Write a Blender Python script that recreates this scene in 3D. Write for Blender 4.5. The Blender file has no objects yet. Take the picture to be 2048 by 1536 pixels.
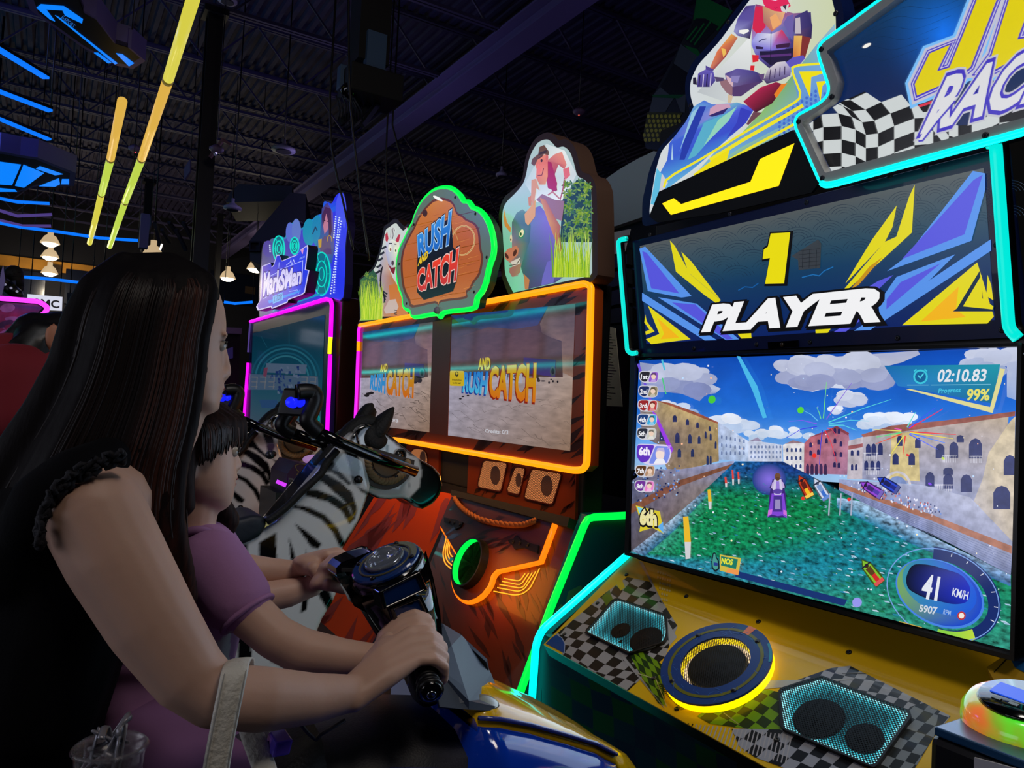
import bpy, bmesh, math, random
import numpy as np
from mathutils import Vector, Matrix, geometry, noise
random.seed(7)
V = Vector
SC = bpy.context.scene
COL = SC.collection

# ------------------------------------------------------------------ camera, world, light, exposure
CAMZ = 1.4
F, CX, CY = 1500.0, 1024.0, 768.0
MC = Matrix(((0.84792761, -0.05946361, -0.5267664),
             (-0.52775715, -0.00113253, -0.84939455),
             (0.04991149, 0.99822983, -0.03234265)))
cam_d = bpy.data.cameras.new('camera'); cam = bpy.data.objects.new('camera', cam_d); COL.objects.link(cam)
cam_d.sensor_width = 36; cam_d.lens = F / 2048 * 36; cam_d.clip_start = .02; cam_d.clip_end = 200
cam.matrix_world = Matrix.Translation((0, 0, CAMZ)) @ MC.to_4x4()
SC.camera = cam
SC.view_settings.view_transform = 'Standard'; SC.view_settings.look = 'None'
SC.view_settings.exposure = 0.0; SC.view_settings.gamma = 1; SC.view_settings.use_curve_mapping = False
wd = bpy.data.worlds.new('World'); SC.world = wd; wd.use_nodes = True
wd.node_tree.nodes['Background'].inputs[0].default_value = (.30, .28, .50, 1)
wd.node_tree.nodes['Background'].inputs[1].default_value = .010

def lamp(name, kind, loc, power, col=(1, 1, 1), size=.5, target=None, size_y=None, spread=None, spot=None):
    d = bpy.data.lights.new(name, kind); d.energy = power; d.color = col
    if kind == 'AREA':
        d.size = size
        if size_y: d.shape = 'RECTANGLE'; d.size_y = size_y
        if spread: d.spread = spread
    else: d.shadow_soft_size = size
    if kind == 'SPOT' and spot: d.spot_size = spot; d.spot_blend = .6
    o = bpy.data.objects.new(name, d); COL.objects.link(o); o.location = loc
    if target is not None:
        o.rotation_euler = (V(target) - V(loc)).to_track_quat('-Z', 'Y').to_euler()
    return o
# unseen fill lights added over aisle and cabinets; purple and blue ones tint the roof
lamp('fill_light_aisle', 'AREA', (1.0, -1.2, 4.8), 31, (1, .86, .74), 1.0, (.3, 1.3, 1.2))  # added soft fill for skin and faces, no fixture modelled
lamp('fill_spot_row', 'SPOT', (.5, -.4, 5.4), 165, (.92, .94, 1), .8, (1.5, 3.3, .7), spot=math.radians(44))  # spot added to brighten the zebra rides and savanna cabinet
lamp('fill_spot_race', 'SPOT', (.9, .6, 5.4), 60, (1, .95, .88), .3, (1.55, 1.3, .75), spot=math.radians(34))  # spot added to brighten the racing deck
lamp('opposite_row_fill', 'AREA', (-2.7, 1.6, 1.7), 26, (.84, .86, 1), 4.0, (1.7, 1.9, 1.7), size_y=1.3)  # added fill for cabinet fronts, stands in for machines across the aisle
lamp('roof_fill_purple', 'POINT', (5.0, 4.0, 3.6), 18, (.42, .33, .9), .4)  # invisible point added to tint the roof purple
lamp('roof_fill_violet', 'POINT', (3.0, 9.0, 3.9), 26, (.40, .33, .8), .5)  # invisible point added for the violet tint farther along the roof
lamp('roof_fill_blue', 'POINT', (-1.6, 8.5, 4.2), 55, (.16, .22, 1.0), .5)  # invisible point added for the bluish roof at left

# ------------------------------------------------------------------ helpers
def lin(c):
    return tuple((x / 12.92 if x <= .04045 else ((x + .055) / 1.055) ** 2.4) for x in (v / 255. for v in c[:3]))
def ray(px, py):
    return MC @ V(((px - CX) / F, (CY - py) / F, -1))
O = V((0, 0, CAMZ))
def PD(px, py, d): return O + ray(px, py) * d
def PY(px, py, y): r = ray(px, py); return O + r * (y / r.y)
def PXW(px, py, x): r = ray(px, py); return O + r * (x / r.x)
def PZ(px, py, z): r = ray(px, py); return O + r * ((z - CAMZ) / r.z)
WL = {}
class Plane:
    """a real plane: runs along the row (-Y = u), v climbs the panel, n faces the aisle"""
    def __init__(s, x, z, tilt=0.0, u=None):
        t = math.radians(tilt)
        s.n = V((-math.cos(t), 0, math.sin(t))); s.u = V((0, -1, 0)); s.v = V((math.sin(t), 0, math.cos(t)))
        s.p = V((x, 0, z))
    def uv(s, px, py):
        r = ray(px, py); q = O + r * ((s.p - O).dot(s.n) / r.dot(s.n)); d = q - s.p
        return d.dot(s.u), d.dot(s.v)
    def at(s, uv, off=0.0): return s.p + s.u * uv[0] + s.v * uv[1] + s.n * off
    def px(s, x, y, off=0.0): return s.at(s.uv(x, y), off)
class FreePlane(Plane):
    def __init__(s, p, u, v):
        s.p = V(p); s.u = V(u).normalized(); s.n = s.u.cross(V(v)).normalized(); s.v = s.n.cross(s.u)

MATS = {}
def mat(name, col=(128, 128, 128), rough=.5, metal=0.0, emis=None, es=0.0, attr=False, bump=0.0, bscale=60, bstretch=None,
        var=0.0, alpha=None, trans=0.0, ior=1.45, coat=0.0, spec=.5, vscale=8, sss=0.0):
    if name in MATS: return MATS[name]
    m = bpy.data.materials.new(name); m.use_nodes = True; nt = m.node_tree; b = nt.nodes['Principled BSDF']
    N, L = nt.nodes, nt.links
    c = lin(col); b.inputs['Base Color'].default_value = (*c, 1)
    b.inputs['Roughness'].default_value = rough; b.inputs['Metallic'].default_value = metal
    b.inputs['IOR'].default_value = ior; b.inputs['Transmission Weight'].default_value = trans
    b.inputs['Coat Weight'].default_value = coat; b.inputs['Specular IOR Level'].default_value = spec
    if sss: b.inputs['Subsurface Weight'].default_value = sss; b.inputs['Subsurface Radius'].default_value = (.02, .008, .004); b.inputs['Subsurface Scale'].default_value = .5
    if alpha is not None: b.inputs['Alpha'].default_value = alpha
    if emis is not None:
        b.inputs['Emission Color'].default_value = (*lin(emis), 1); b.inputs['Emission Strength'].default_value = es
    tc = N.new('ShaderNodeTexCoord')
    vec = tc.outputs['Object']
    if bstretch:
        mp = N.new('ShaderNodeMapping'); mp.inputs['Scale'].default_value = bstretch; L.new(vec, mp.inputs[0]); vec = mp.outputs[0]
    if attr:
        a = N.new('ShaderNodeAttribute'); a.attribute_name = 'Col'
        src = a.outputs['Color']
        if attr == 'emit':
            L.new(src, b.inputs['Emission Color']); b.inputs['Emission Strength'].default_value = es
            b.inputs['Base Color'].default_value = (.02, .02, .02, 1)
        else: L.new(src, b.inputs['Base Color'])
    if var:
        nz = N.new('ShaderNodeTexNoise'); nz.inputs['Scale'].default_value = vscale; nz.inputs['Detail'].default_value = 6; L.new(vec, nz.inputs['Vector'])
        rp = N.new('ShaderNodeMapRange'); rp.inputs[1].default_value = .3; rp.inputs[2].default_value = .7; rp.inputs[3].default_value = 1 - var; rp.inputs[4].default_value = 1 + var
        L.new(nz.outputs['Fac'], rp.inputs[0])
        mx = N.new('ShaderNodeVectorMath'); mx.operation = 'SCALE'; L.new(rp.outputs[0], mx.inputs['Scale'])
        tgt = 'Emission Color' if attr == 'emit' else 'Base Color'
        if attr: L.new(src, mx.inputs[0])
        else: mx.inputs[0].default_value = c
        L.new(mx.outputs[0], b.inputs[tgt])
    if bump:
        nz = N.new('ShaderNodeTexNoise'); nz.inputs['Scale'].default_value = bscale; nz.inputs['Detail'].default_value = 5; L.new(vec, nz.inputs['Vector'])
        bp = N.new('ShaderNodeBump'); bp.inputs['Strength'].default_value = bump; bp.inputs['Distance'].default_value = .01
        L.new(nz.outputs['Fac'], bp.inputs['Height']); L.new(bp.outputs[0], b.inputs['Normal'])
    MATS[name] = m; return m
def glow(name, col, s): return mat(name, (10, 10, 10), .3, emis=col, es=s)
ART = mat('backlit_art', rough=.22, attr='emit', es=1.0)
ART_DIM = mat('backlit_art_dim', rough=.2, attr='emit', es=.55)
ART_SCR = mat('lcd_art', rough=.12, attr='emit', es=1.0)
ART_SCR_DIM = mat('lcd_art_dim', rough=.06, attr='emit', es=.55)
PRINT = mat('printed_panel', rough=.32, attr=True, coat=.3)
PRINT_MATT = mat('printed_matt', rough=.55, attr=True)

class MB:
    def __init__(s): s.v = []; s.f = []; s.m = []; s.sm = []; s.c = None
    def add(s, vs, fs, mi=0, smooth=False, col=None):
        o = len(s.v); s.v += [V(p) for p in vs]
        for f in fs: s.f.append([i + o for i in f]); s.m.append(mi); s.sm.append(smooth)
        if col is not None:
            if s.c is None: s.c = [(1, 1, 1)] * o
            s.c += [col] * len(vs) if not isinstance(col, list) else col
        elif s.c is not None: s.c += [(1, 1, 1)] * len(vs)
        return s
    def box(s, lo, hi, mi=0):
        x0, y0, z0 = lo; x1, y1, z1 = hi
        return s.add([(x0, y0, z0), (x1, y0, z0), (x1, y1, z0), (x0, y1, z0), (x0, y0, z1), (x1, y0, z1), (x1, y1, z1), (x0, y1, z1)],
                     [(0, 3, 2, 1), (4, 5, 6, 7), (0, 1, 5, 4), (1, 2, 6, 5), (2, 3, 7, 6), (3, 0, 4, 7)], mi)
    def obox(s, c, ax, ay, az, mi=0):
        c = V(c); P = []
        for k in (-1, 1):
            for (i, j) in ((-1, -1), (1, -1), (1, 1), (-1, 1)): P.append(c + V(ax) * i + V(ay) * j + V(az) * k)
        return s.add(P, [(0, 3, 2, 1), (4, 5, 6, 7), (0, 1, 5, 4), (1, 2, 6, 5), (2, 3, 7, 6), (3, 0, 4, 7)], mi)
    def bar(s, a, b, w, h=None, up=(0, 0, 1), mi=0):
        a, b = V(a), V(b); d = (b - a); h = h or w
        sx = d.cross(V(up));
        if sx.length < 1e-6: sx = d.cross(V((1, 0, 0)))
        sx.normalize(); uz = sx.cross(d).normalized()
        return s.obox((a + b) / 2, d / 2, sx * w / 2, uz * h / 2, mi)
    def prism(s, front, ext, mi=0, hole=None):
        """front: list of 3D points, ext: extrusion vector (away from front)"""
        n = len(front); front = [V(p) for p in front]; ext = V(ext)
        tri = geometry.tessellate_polygon([front])
        s.add(front + [p + ext for p in front], [tuple(t) for t in tri] + [tuple(n + i for i in reversed(t)) for t in tri] + [(i, (i + 1) % n, n + (i + 1) % n, n + i) for i in range(n)], mi)
        return s
    def ringprism(s, outer, inner, ext, mi=0):
        n = len(outer); outer = [V(p) for p in outer]; inner = [V(p) for p in inner]; ext = V(ext); assert len(inner) == n
        P = outer + inner + [p + ext for p in outer] + [p + ext for p in inner]; fs = []
        for i in range(n):
            j = (i + 1) % n
            fs += [(i, j, n + j, n + i), (2 * n + i, 3 * n + i, 3 * n + j, 2 * n + j), (i, 2 * n + i, 2 * n + j, j), (n + i, n + j, 3 * n + j, 3 * n + i)]
        return s.add(P, fs, mi)
    def tube(s, pts, r, seg=10, closed=False, mi=0, flat=None, up=None, smooth=True):
        pts = [V(p) for p in pts]; n = len(pts)
        rs = r if isinstance(r, (list, tuple)) else [r] * n
        P = []; pn = None
        for i, p in enumerate(pts):
            if closed: t = (pts[(i + 1) % n] - pts[i - 1])
            else: t = pts[min(i + 1, n - 1)] - pts[max(i - 1, 0)]
            t.normalize()
            if up is not None: nn = V(up) - t * t.dot(V(up))
            elif pn is None: nn = t.cross(V((.3, .2, 1)) if abs(t.z) < .9 else V((1, .1, 0)))
            else: nn = pn - t * pn.dot(t)
            if nn.length < 1e-6: nn = t.orthogonal()
            nn.normalize(); pn = nn; bb = t.cross(nn)
            fx, fy = flat if flat else (1, 1)
            for k in range(seg):
                a = 2 * math.pi * k / seg
                P.append(p + nn * (math.cos(a) * rs[i] * fx) + bb * (math.sin(a) * rs[i] * fy))
        fs = []
        for i in range(n if closed else n - 1):
            j = (i + 1) % n
            for k in range(seg):
                l = (k + 1) % seg; fs.append((i * seg + k, i * seg + l, j * seg + l, j * seg + k))
        if not closed:
            fs.append(tuple(reversed(range(seg)))); fs.append(tuple(range((n - 1) * seg, n * seg)))
        return s.add(P, fs, mi, smooth)
    def ell(s, c, ax, ay, az, seg=18, rings=10, mi=0):
        c, ax, ay, az = V(c), V(ax), V(ay), V(az); P = [c + az]; fs = []
        for i in range(1, rings):
            t = math.pi * i / rings
            for k in range(seg):
                a = 2 * math.pi * k / seg
                P.append(c + az * math.cos(t) + (ax * math.cos(a) + ay * math.sin(a)) * math.sin(t))
        P.append(c - az); e = len(P) - 1
        for k in range(seg): fs.append((0, 1 + k, 1 + (k + 1) % seg))
        for i in range(rings - 2):
            for k in range(seg):
                a, b = 1 + i * seg + k, 1 + i * seg + (k + 1) % seg; fs.append((a, a + seg, b + seg, b))
        o = 1 + (rings - 2) * seg
        for k in range(seg): fs.append((o + k, e, o + (k + 1) % seg))
        return s.add(P, fs, mi, True)
    def ball(s, c, r, seg=14, rings=8, mi=0): return s.ell(c, (r, 0, 0), (0, r, 0), (0, 0, r), seg, rings, mi)
    def chain(s, pts, rs, seg=14):
        """tapered capsules, for fusing"""
        pts = [V(p) for p in pts]
        for i, p in enumerate(pts):
            s.ball(p, rs[i], seg, 8)
            if i + 1 < len(pts): s.tube([p, pts[i + 1]], [rs[i], rs[i + 1]], seg)
        return s
    def lathe(s, c, axis, prof, seg=28, mi=0, smooth=True, ux=None, caps=True):
        """prof: (radius, height) along axis"""
        c, axis = V(c), V(axis).normalized(); a = axis.orthogonal().normalized() if ux is None else V(ux); b = axis.cross(a); P = []; n = len(prof)
        for (r, h) in prof:
            for k in range(seg):
                t = 2 * math.pi * k / seg; P.append(c + axis * h + (a * math.cos(t) + b * math.sin(t)) * r)
        fs = [(i * seg + k, i * seg + (k + 1) % seg, (i + 1) * seg + (k + 1) % seg, (i + 1) * seg + k) for i in range(n - 1) for k in range(seg)]
        if caps and prof[0][0] > 1e-5: fs.append(tuple(reversed(range(seg))))
        if caps and prof[-1][0] > 1e-5: fs.append(tuple(range((n - 1) * seg, n * seg)))
        return s.add(P, fs, mi, smooth)
    def loft(s, loops, caps=True, mi=0, smooth=True):
        n = len(loops[0]); P = [V(p) for l in loops for p in l]
        fs = [(i * n + k, i * n + (k + 1) % n, (i + 1) * n + (k + 1) % n, (i + 1) * n + k) for i in range(len(loops) - 1) for k in range(n)]
        if caps: fs += [tuple(reversed(range(n))), tuple(range((len(loops) - 1) * n, len(loops) * n))]
        return s.add(P, fs, mi, smooth)
    def build(s, name, mats, parent=None, bevel=0, base=False, autosm=False):
        me = bpy.data.meshes.new(name)
        if not s.v: raise ValueError(name)
        xs = [p.x for p in s.v]; ys = [p.y for p in s.v]; zs = [p.z for p in s.v]
        c = V(((min(xs) + max(xs)) / 2, (min(ys) + max(ys)) / 2, min(zs) if parent is None else (min(zs) + max(zs)) / 2))
        me.from_pydata([tuple(p - c) for p in s.v], [], s.f)
        if not isinstance(mats, (list, tuple)): mats = [mats]
        for m in mats: me.materials.append(m)
        me.polygons.foreach_set('material_index', s.m); me.polygons.foreach_set('use_smooth', s.sm)
        if s.c is not None:
            a = me.color_attributes.new('Col', 'FLOAT_COLOR', 'POINT')
            a.data.foreach_set('color', [x for q in s.c for x in (*q, 1.0)])
        me.update()
        return link(name, me, c, parent, bevel)
def link(name, me, c, parent=None, bevel=0):
    o = bpy.data.objects.new(name, me); COL.objects.link(o)
    WL[o.name] = c; o.location = c
    if parent is not None: o.parent = parent; o.location = c - WL[parent.name]
    if bevel:
        b = o.modifiers.new('bevel', 'BEVEL'); b.width = bevel; b.segments = 2; b.limit_method = 'ANGLE'; b.angle_limit = math.radians(40)
    return o
def tag(o, label=None, cat=None, group=None, kind=None):
    for k, x in (('label', label), ('category', cat), ('group', group), ('kind', kind)):
        if x: o[k] = x
    return o
def thing(name, label, cat, loc, group=None):
    o = bpy.data.objects.new(name, None); COL.objects.link(o); o.location = loc; o.empty_display_size = .1
    WL[o.name] = V(loc); return tag(o, label, cat, group)
def dup(o, shift, label=None, parent=None):
    c = o.copy(); COL.objects.link(c)
    if parent is None: c.location = o.location + V(shift); WL[c.name] = WL[o.name] + V(shift)
    else: c.parent = parent; WL[c.name] = WL[o.name] + V(shift)
    if label: c['label'] = label
    for k in list(o.children): dup(k, shift, None, c)
    return c
def fuse(mb, voxel, name, mats, parent=None, smooth=4, paint=None, factor=.5):
    """weld overlapping solids into one continuous skin (voxel union + smoothing)"""
    me = bpy.data.meshes.new('tmp'); me.from_pydata([tuple(p) for p in mb.v], [], mb.f); me.update()
    t = bpy.data.objects.new('tmp', me); COL.objects.link(t)
    r = t.modifiers.new('r', 'REMESH'); r.mode = 'VOXEL'; r.voxel_size = voxel
    sm = t.modifiers.new('s', 'SMOOTH'); sm.factor = factor; sm.iterations = smooth
    dg = bpy.context.evaluated_depsgraph_get()
    m2 = bpy.data.meshes.new_from_object(t.evaluated_get(dg)); m2.name = name
    bpy.data.objects.remove(t); bpy.data.meshes.remove(me)
    n = len(m2.vertices); co = np.empty(n * 3, dtype=np.float32); m2.vertices.foreach_get('co', co); co = co.reshape(-1, 3)
    if paint is not None:
        a = m2.color_attributes.new('Col', 'FLOAT_COLOR', 'POINT'); cc = np.ones((n, 4), dtype=np.float32); cc[:, :3] = paint(co)
        a.data.foreach_set('color', cc.ravel())
    lo, hi = co.min(0), co.max(0); c = (lo + hi) / 2
    if parent is None: c[2] = lo[2]
    m2.vertices.foreach_set('co', (co - c).ravel().astype(np.float32))
    m2.materials.clear()
    for m in (mats if isinstance(mats, (list, tuple)) else [mats]): m2.materials.append(m)
    m2.polygons.foreach_set('use_smooth', [True] * len(m2.polygons)); m2.update()
    return link(name, m2, V([float(x) for x in c]), parent)
def inpoly(pts, x, y):
    """vectorised point in polygon"""
    ins = np.zeros(x.shape, bool); n = len(pts); j = n - 1
    for i in range(n):
        xi, yi = pts[i]; xj, yj = pts[j]
        if yi != yj:
            ins ^= ((yi > y) != (yj > y)) & (x < (xj - xi) * (y - yi) / (yj - yi) + xi)
        j = i
    return ins
def project(co):
    """world points -> photo pixels (used only to lay out printed patterns while building)"""
    q = (co - np.array(O)) @ np.array(MC); return CX - F * q[:, 0] / q[:, 2], CY + F * q[:, 1] / q[:, 2]
def smoothpath(pts, n=6, closed=False):
    """Catmull-Rom"""
    pts = [tuple(p) for p in pts]; out = []; m = len(pts)
    for i in range(m if closed else m - 1):
        p = [np.array(pts[(i + k) % m if closed else min(max(i + k, 0), m - 1)], float) for k in (-1, 0, 1, 2)]
        for t in np.linspace(0, 1, n, endpoint=False):
            out.append(tuple(.5 * ((2 * p[1]) + (p[2] - p[0]) * t + (2 * p[0] - 5 * p[1] + 4 * p[2] - p[3]) * t * t + (3 * p[1] - p[0] - 3 * p[2] + p[3]) * t ** 3)))
    if not closed: out.append(pts[-1])
    return out
def rounded(pts, r, n=4, closed=True):
    """round the corners of a 2D polyline"""
    out = []; m = len(pts)
    for i in range(m):
        p = np.array(pts[i], float)
        if not closed and i in (0, m - 1): out.append(tuple(p)); continue
        a, b = np.array(pts[i - 1], float), np.array(pts[(i + 1) % m], float)
        da, db = a - p, b - p; la, lb = np.linalg.norm(da), np.linalg.norm(db); k = min(r, la * .45, lb * .45)
        s0, s1 = p + da / la * k, p + db / lb * k
        for t in np.linspace(0, 1, n): out.append(tuple((1 - t) ** 2 * s0 + 2 * t * (1 - t) * p + t * t * s1))
    return out
def clip(poly, region):
    """Sutherland-Hodgman against a convex region (any winding)"""
    area = sum(region[i - 1][0] * region[i][1] - region[i][0] * region[i - 1][1] for i in range(len(region)))
    R = region if area > 0 else region[::-1]; out = list(poly)
    for i in range(len(R)):
        a, b = R[i - 1], R[i]; src, out = out, []
        def side(p): return (b[0] - a[0]) * (p[1] - a[1]) - (b[1] - a[1]) * (p[0] - a[0])
        for k in range(len(src)):
            p, q = src[k - 1], src[k]; sp, sq = side(p), side(q)
            if (sp >= 0) != (sq >= 0):
                t = sp / (sp - sq); out.append(tuple(a_ + (b_ - a_) * t for a_, b_ in zip(p, q)))
            if sq >= 0: out.append(q)
        if not out: return []
    return out
FONTS = {}
def glyphs(body, bold, shear):
    k = (body, bold, shear)
    if k not in FONTS:
        c = bpy.data.curves.new('t', 'FONT'); c.body = body; c.offset = bold; c.shear = shear; c.resolution_u = 3; c.fill_mode = 'FRONT'
        o = bpy.data.objects.new('t', c); COL.objects.link(o)
        me = o.evaluated_get(bpy.context.evaluated_depsgraph_get()).to_mesh()
        vs = [(p.co.x, p.co.y) for p in me.vertices]; fs = [tuple(p.vertices) for p in me.polygons]
        bpy.data.objects.remove(o); bpy.data.curves.remove(c)
        FONTS[k] = (vs, fs)
    return FONTS[k]
class Art:
    """flat print: layered coloured shapes lying on a panel, each layer a hair proud of the one below"""
    def __init__(s, plane, crop=(0, 0, 1.0), off=.0006, step=.00012):
        s.pl = plane; s.cr = crop; s.mb = MB(); s.z = off; s.step = step; s.mi = 0; s.clipr = None; s.gain = 1.0
    def crop(s, *c): s.cr = c; return s
    def uv(s, p): return s.pl.uv(s.cr[0] + p[0] / s.cr[2], s.cr[1] + p[1] / s.cr[2])
    def up(s): s.z += s.step
    def color(s, col, p):
        c = col(*p) if callable(col) else col
        return tuple(x * s.gain for x in lin(c))
    def poly(s, pts, col, up=True):
        if s.clipr:
            if isinstance(col, list): q = clip([tuple(p) + tuple(c) for p, c in zip(pts, col)], s.clipr); pts, col = [p[:2] for p in q], [p[2:] for p in q]
            else: pts = clip(pts, s.clipr)
        if len(pts) < 3: return s
        if up: s.up()
        if isinstance(col, list): cols = [tuple(x * s.gain for x in lin(c)) for c in col]
        else: cols = [s.color(col, p) for p in pts]
        uv = [s.uv(p) for p in pts]
        tri = geometry.tessellate_polygon([[V((a, b, 0)) for a, b in uv]])
        fs = []
        for t in tri:
            a, b, c = (uv[i] for i in t)
            fs.append(t if (b[0] - a[0]) * (c[1] - a[1]) - (b[1] - a[1]) * (c[0] - a[0]) > 0 else t[::-1])
        s.mb.add([s.pl.at(q, s.z) for q in uv], fs, s.mi, False, cols); return s
    def grid(s, corners, nx, ny, colf):
        """smooth gradient quad: corners TL,TR,BR,BL ; colf(u,v)"""
        s.up(); TL, TR, BR, BL = [np.array(c, float) for c in corners]; P = []; C = []
        for j in range(ny + 1):
            for i in range(nx + 1):
                u, v = i / nx, j / ny; p = (TL * (1 - u) + TR * u) * (1 - v) + (BL * (1 - u) + BR * u) * v
                P.append(s.pl.at(s.uv(p), s.z)); C.append(tuple(x * s.gain for x in lin(colf(u, v))))
        s.mb.add(P, [(j * (nx + 1) + i, (j + 1) * (nx + 1) + i, (j + 1) * (nx + 1) + i + 1, j * (nx + 1) + i + 1) for j in range(ny) for i in range(nx)], s.mi, False, C); return s
    def stroke(s, pts, w, col, closed=False, up=True, taper=None):
        pts = [np.array(p, float) for p in pts]; n = len(pts); L = []; R = []
        for i in range(n):
            a = pts[i - 1] if (i or closed) else None; b = pts[(i + 1) % n] if (i < n - 1 or closed) else None
            d1 = (pts[i] - a) if a is not None else (b - pts[i]); d2 = (b - pts[i]) if b is not None else d1
            d1 = d1 / (np.linalg.norm(d1) + 1e-9); d2 = d2 / (np.linalg.norm(d2) + 1e-9); t = d1 + d2; t = t / (np.linalg.norm(t) + 1e-9)
            nn = np.array((-t[1], t[0])); k = 1 / max(.45, abs(nn @ np.array((-d1[1], d1[0])))); ww = w / 2 * k
            if taper: ww *= taper[0] + (taper[1] - taper[0]) * i / (n - 1)
            L.append(pts[i] + nn * ww); R.append(pts[i] - nn * ww)
        if up: s.up()
        for i in range(n if closed else n - 1):
            j = (i + 1) % n; s.poly([tuple(L[i]), tuple(L[j]), tuple(R[j]), tuple(R[i])], col, up=False)
        return s
    def ell(s, cx, cy, rx, ry, col, rot=0, n=24, a0=0, a1=360, up=True):
        r = math.radians(rot); P = []
        for k in range(n if a1 - a0 >= 360 else n + 1):
            a = math.radians(a0 + (a1 - a0) * k / n); x, y = rx * math.cos(a), ry * math.sin(a)
            P.append((cx + x * math.cos(r) - y * math.sin(r), cy + x * math.sin(r) + y * math.cos(r)))
        if isinstance(col, tuple) and len(col) == 2 and isinstance(col[0], tuple):   # radial gradient
            s.up(); uvc = s.uv((cx, cy)); uv = [s.uv(p) for p in P]
            s.mb.add([s.pl.at(q, s.z) for q in [uvc] + uv], [(0, 1 + (k + 1) % len(P), 1 + k) for k in range(len(P))], s.mi, False,
                     [tuple(x * s.gain for x in lin(col[0]))] + [tuple(x * s.gain for x in lin(col[1]))] * len(P)); return s
        return s.poly(P, col, up)
    def arcpts(s, cx, cy, rx, ry, a0, a1, n=16, rot=0):
        r = math.radians(rot); P = []
        for k in range(n + 1):
            a = math.radians(a0 + (a1 - a0) * k / n); x, y = rx * math.cos(a), ry * math.sin(a)
            P.append((cx + x * math.cos(r) - y * math.sin(r), cy + x * math.sin(r) + y * math.cos(r)))
        return P
    def arc(s, cx, cy, rx, ry, a0, a1, w, col, n=16, rot=0, up=True): return s.stroke(s.arcpts(cx, cy, rx, ry, a0, a1, n, rot), w, col, up=up)
    def text(s, body, quad, col, bold=.01, shear=0.0, grow=None):
        """quad BL,BR,TR,TL in crop pixels; grow widens strokes without moving the box"""
        s.up(); vs, fs = glyphs(body, bold, shear); v0 = vs
        if grow: v1, fs = glyphs(body, bold + grow, shear); vs = v1
        xs = [p[0] for p in v0]; ys = [p[1] for p in v0]; x0, x1, y0, y1 = min(xs), max(xs), min(ys), max(ys)
        BL, BR, TR, TL = [np.array(s.uv(q)) for q in quad]; P = []; C = []
        for (x, y) in vs:
            a, b = (x - x0) / (x1 - x0), (y - y0) / (y1 - y0)
            q = (BL * (1 - a) + BR * a) * (1 - b) + (TL * (1 - a) + TR * a) * b
            P.append(s.pl.at(q, s.z)); C.append(tuple(c * s.gain for c in lin(col(a, b) if callable(col) else col)))
        s.mb.add(P, fs, s.mi, False, C); return s
    def build(s, name, mats=None, parent=None): return s.mb.build(name, mats or ART, parent)
def pxs(plane, pts, off=0.0, crop=(0, 0, 1.0)): return [plane.px(crop[0] + x / crop[2], crop[1] + y / crop[2], off) for x, y in pts]
def shift(P, d): return [p + V(d) for p in P]
def perf(name, metal_col, scale, radius, rough=.45):
    """perforated sheet: procedural round holes (transparent) in dark metal"""
    m = bpy.data.materials.new(name); m.use_nodes = True; nt = m.node_tree; N, L = nt.nodes, nt.links; b = N['Principled BSDF']
    b.inputs['Base Color'].default_value = (*lin(metal_col), 1); b.inputs['Roughness'].default_value = rough; b.inputs['Metallic'].default_value = .6
    uvn = N.new('ShaderNodeUVMap'); mp = N.new('ShaderNodeMapping'); mp.inputs['Rotation'].default_value = (0, 0, math.radians(45)); mp.inputs['Scale'].default_value = (scale,) * 3
    vo = N.new('ShaderNodeTexVoronoi'); vo.voronoi_dimensions = '2D'; vo.inputs['Randomness'].default_value = 0; vo.inputs['Scale'].default_value = 1
    lt = N.new('ShaderNodeMath'); lt.operation = 'GREATER_THAN'; lt.inputs[1].default_value = radius
    L.new(uvn.outputs[0], mp.inputs[0]); L.new(mp.outputs[0], vo.inputs['Vector']); L.new(vo.outputs['Distance'], lt.inputs[0]); L.new(lt.outputs[0], b.inputs['Alpha'])
    return m
def sheet(plane, pts, name, m, parent, off=0.0, crop=(0, 0, 1.0)):
    """flat sheet with metre UVs on a plane"""
    uv = [plane.uv(crop[0] + x / crop[2], crop[1] + y / crop[2]) for x, y in pts]
    tri = geometry.tessellate_polygon([[V((a, b, 0)) for a, b in uv]]); mb = MB(); mb.add([plane.at(q, off) for q in uv], tri)
    o = mb.build(name, m, parent); l = o.data.uv_layers.new(name='UVMap')
    for lp in o.data.loops: l.data[lp.index].uv = uv[lp.vertex_index]
    return o

BLACK = mat('black_plastic', (14, 14, 17), .38)
BLACK_MATT = mat('black_matt', (9, 9, 12), .7)
BLACK_GLOSS = mat('black_gloss', (6, 6, 9), .10, coat=.6)
DARK_STEEL = mat('painted_steel_dark', (46, 44, 56), .6)
SCREW = mat('screw_steel', (60, 60, 66), .35, metal=.8)
def bolt(plane, px, py, parent, r=.0045, off=.0, m=None, crop=(0, 0, 1.0)):
    c = plane.px(crop[0] + px / crop[2], crop[1] + py / crop[2], off); b = MB(); b.lathe(c, plane.n, [(r, -.001), (r, .0012), (r * .72, .003), (r * .3, .0032), (r * .28, .0018), (0, .0018)], 12)
    return b.build('bolt', m or SCREW, parent)
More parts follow.
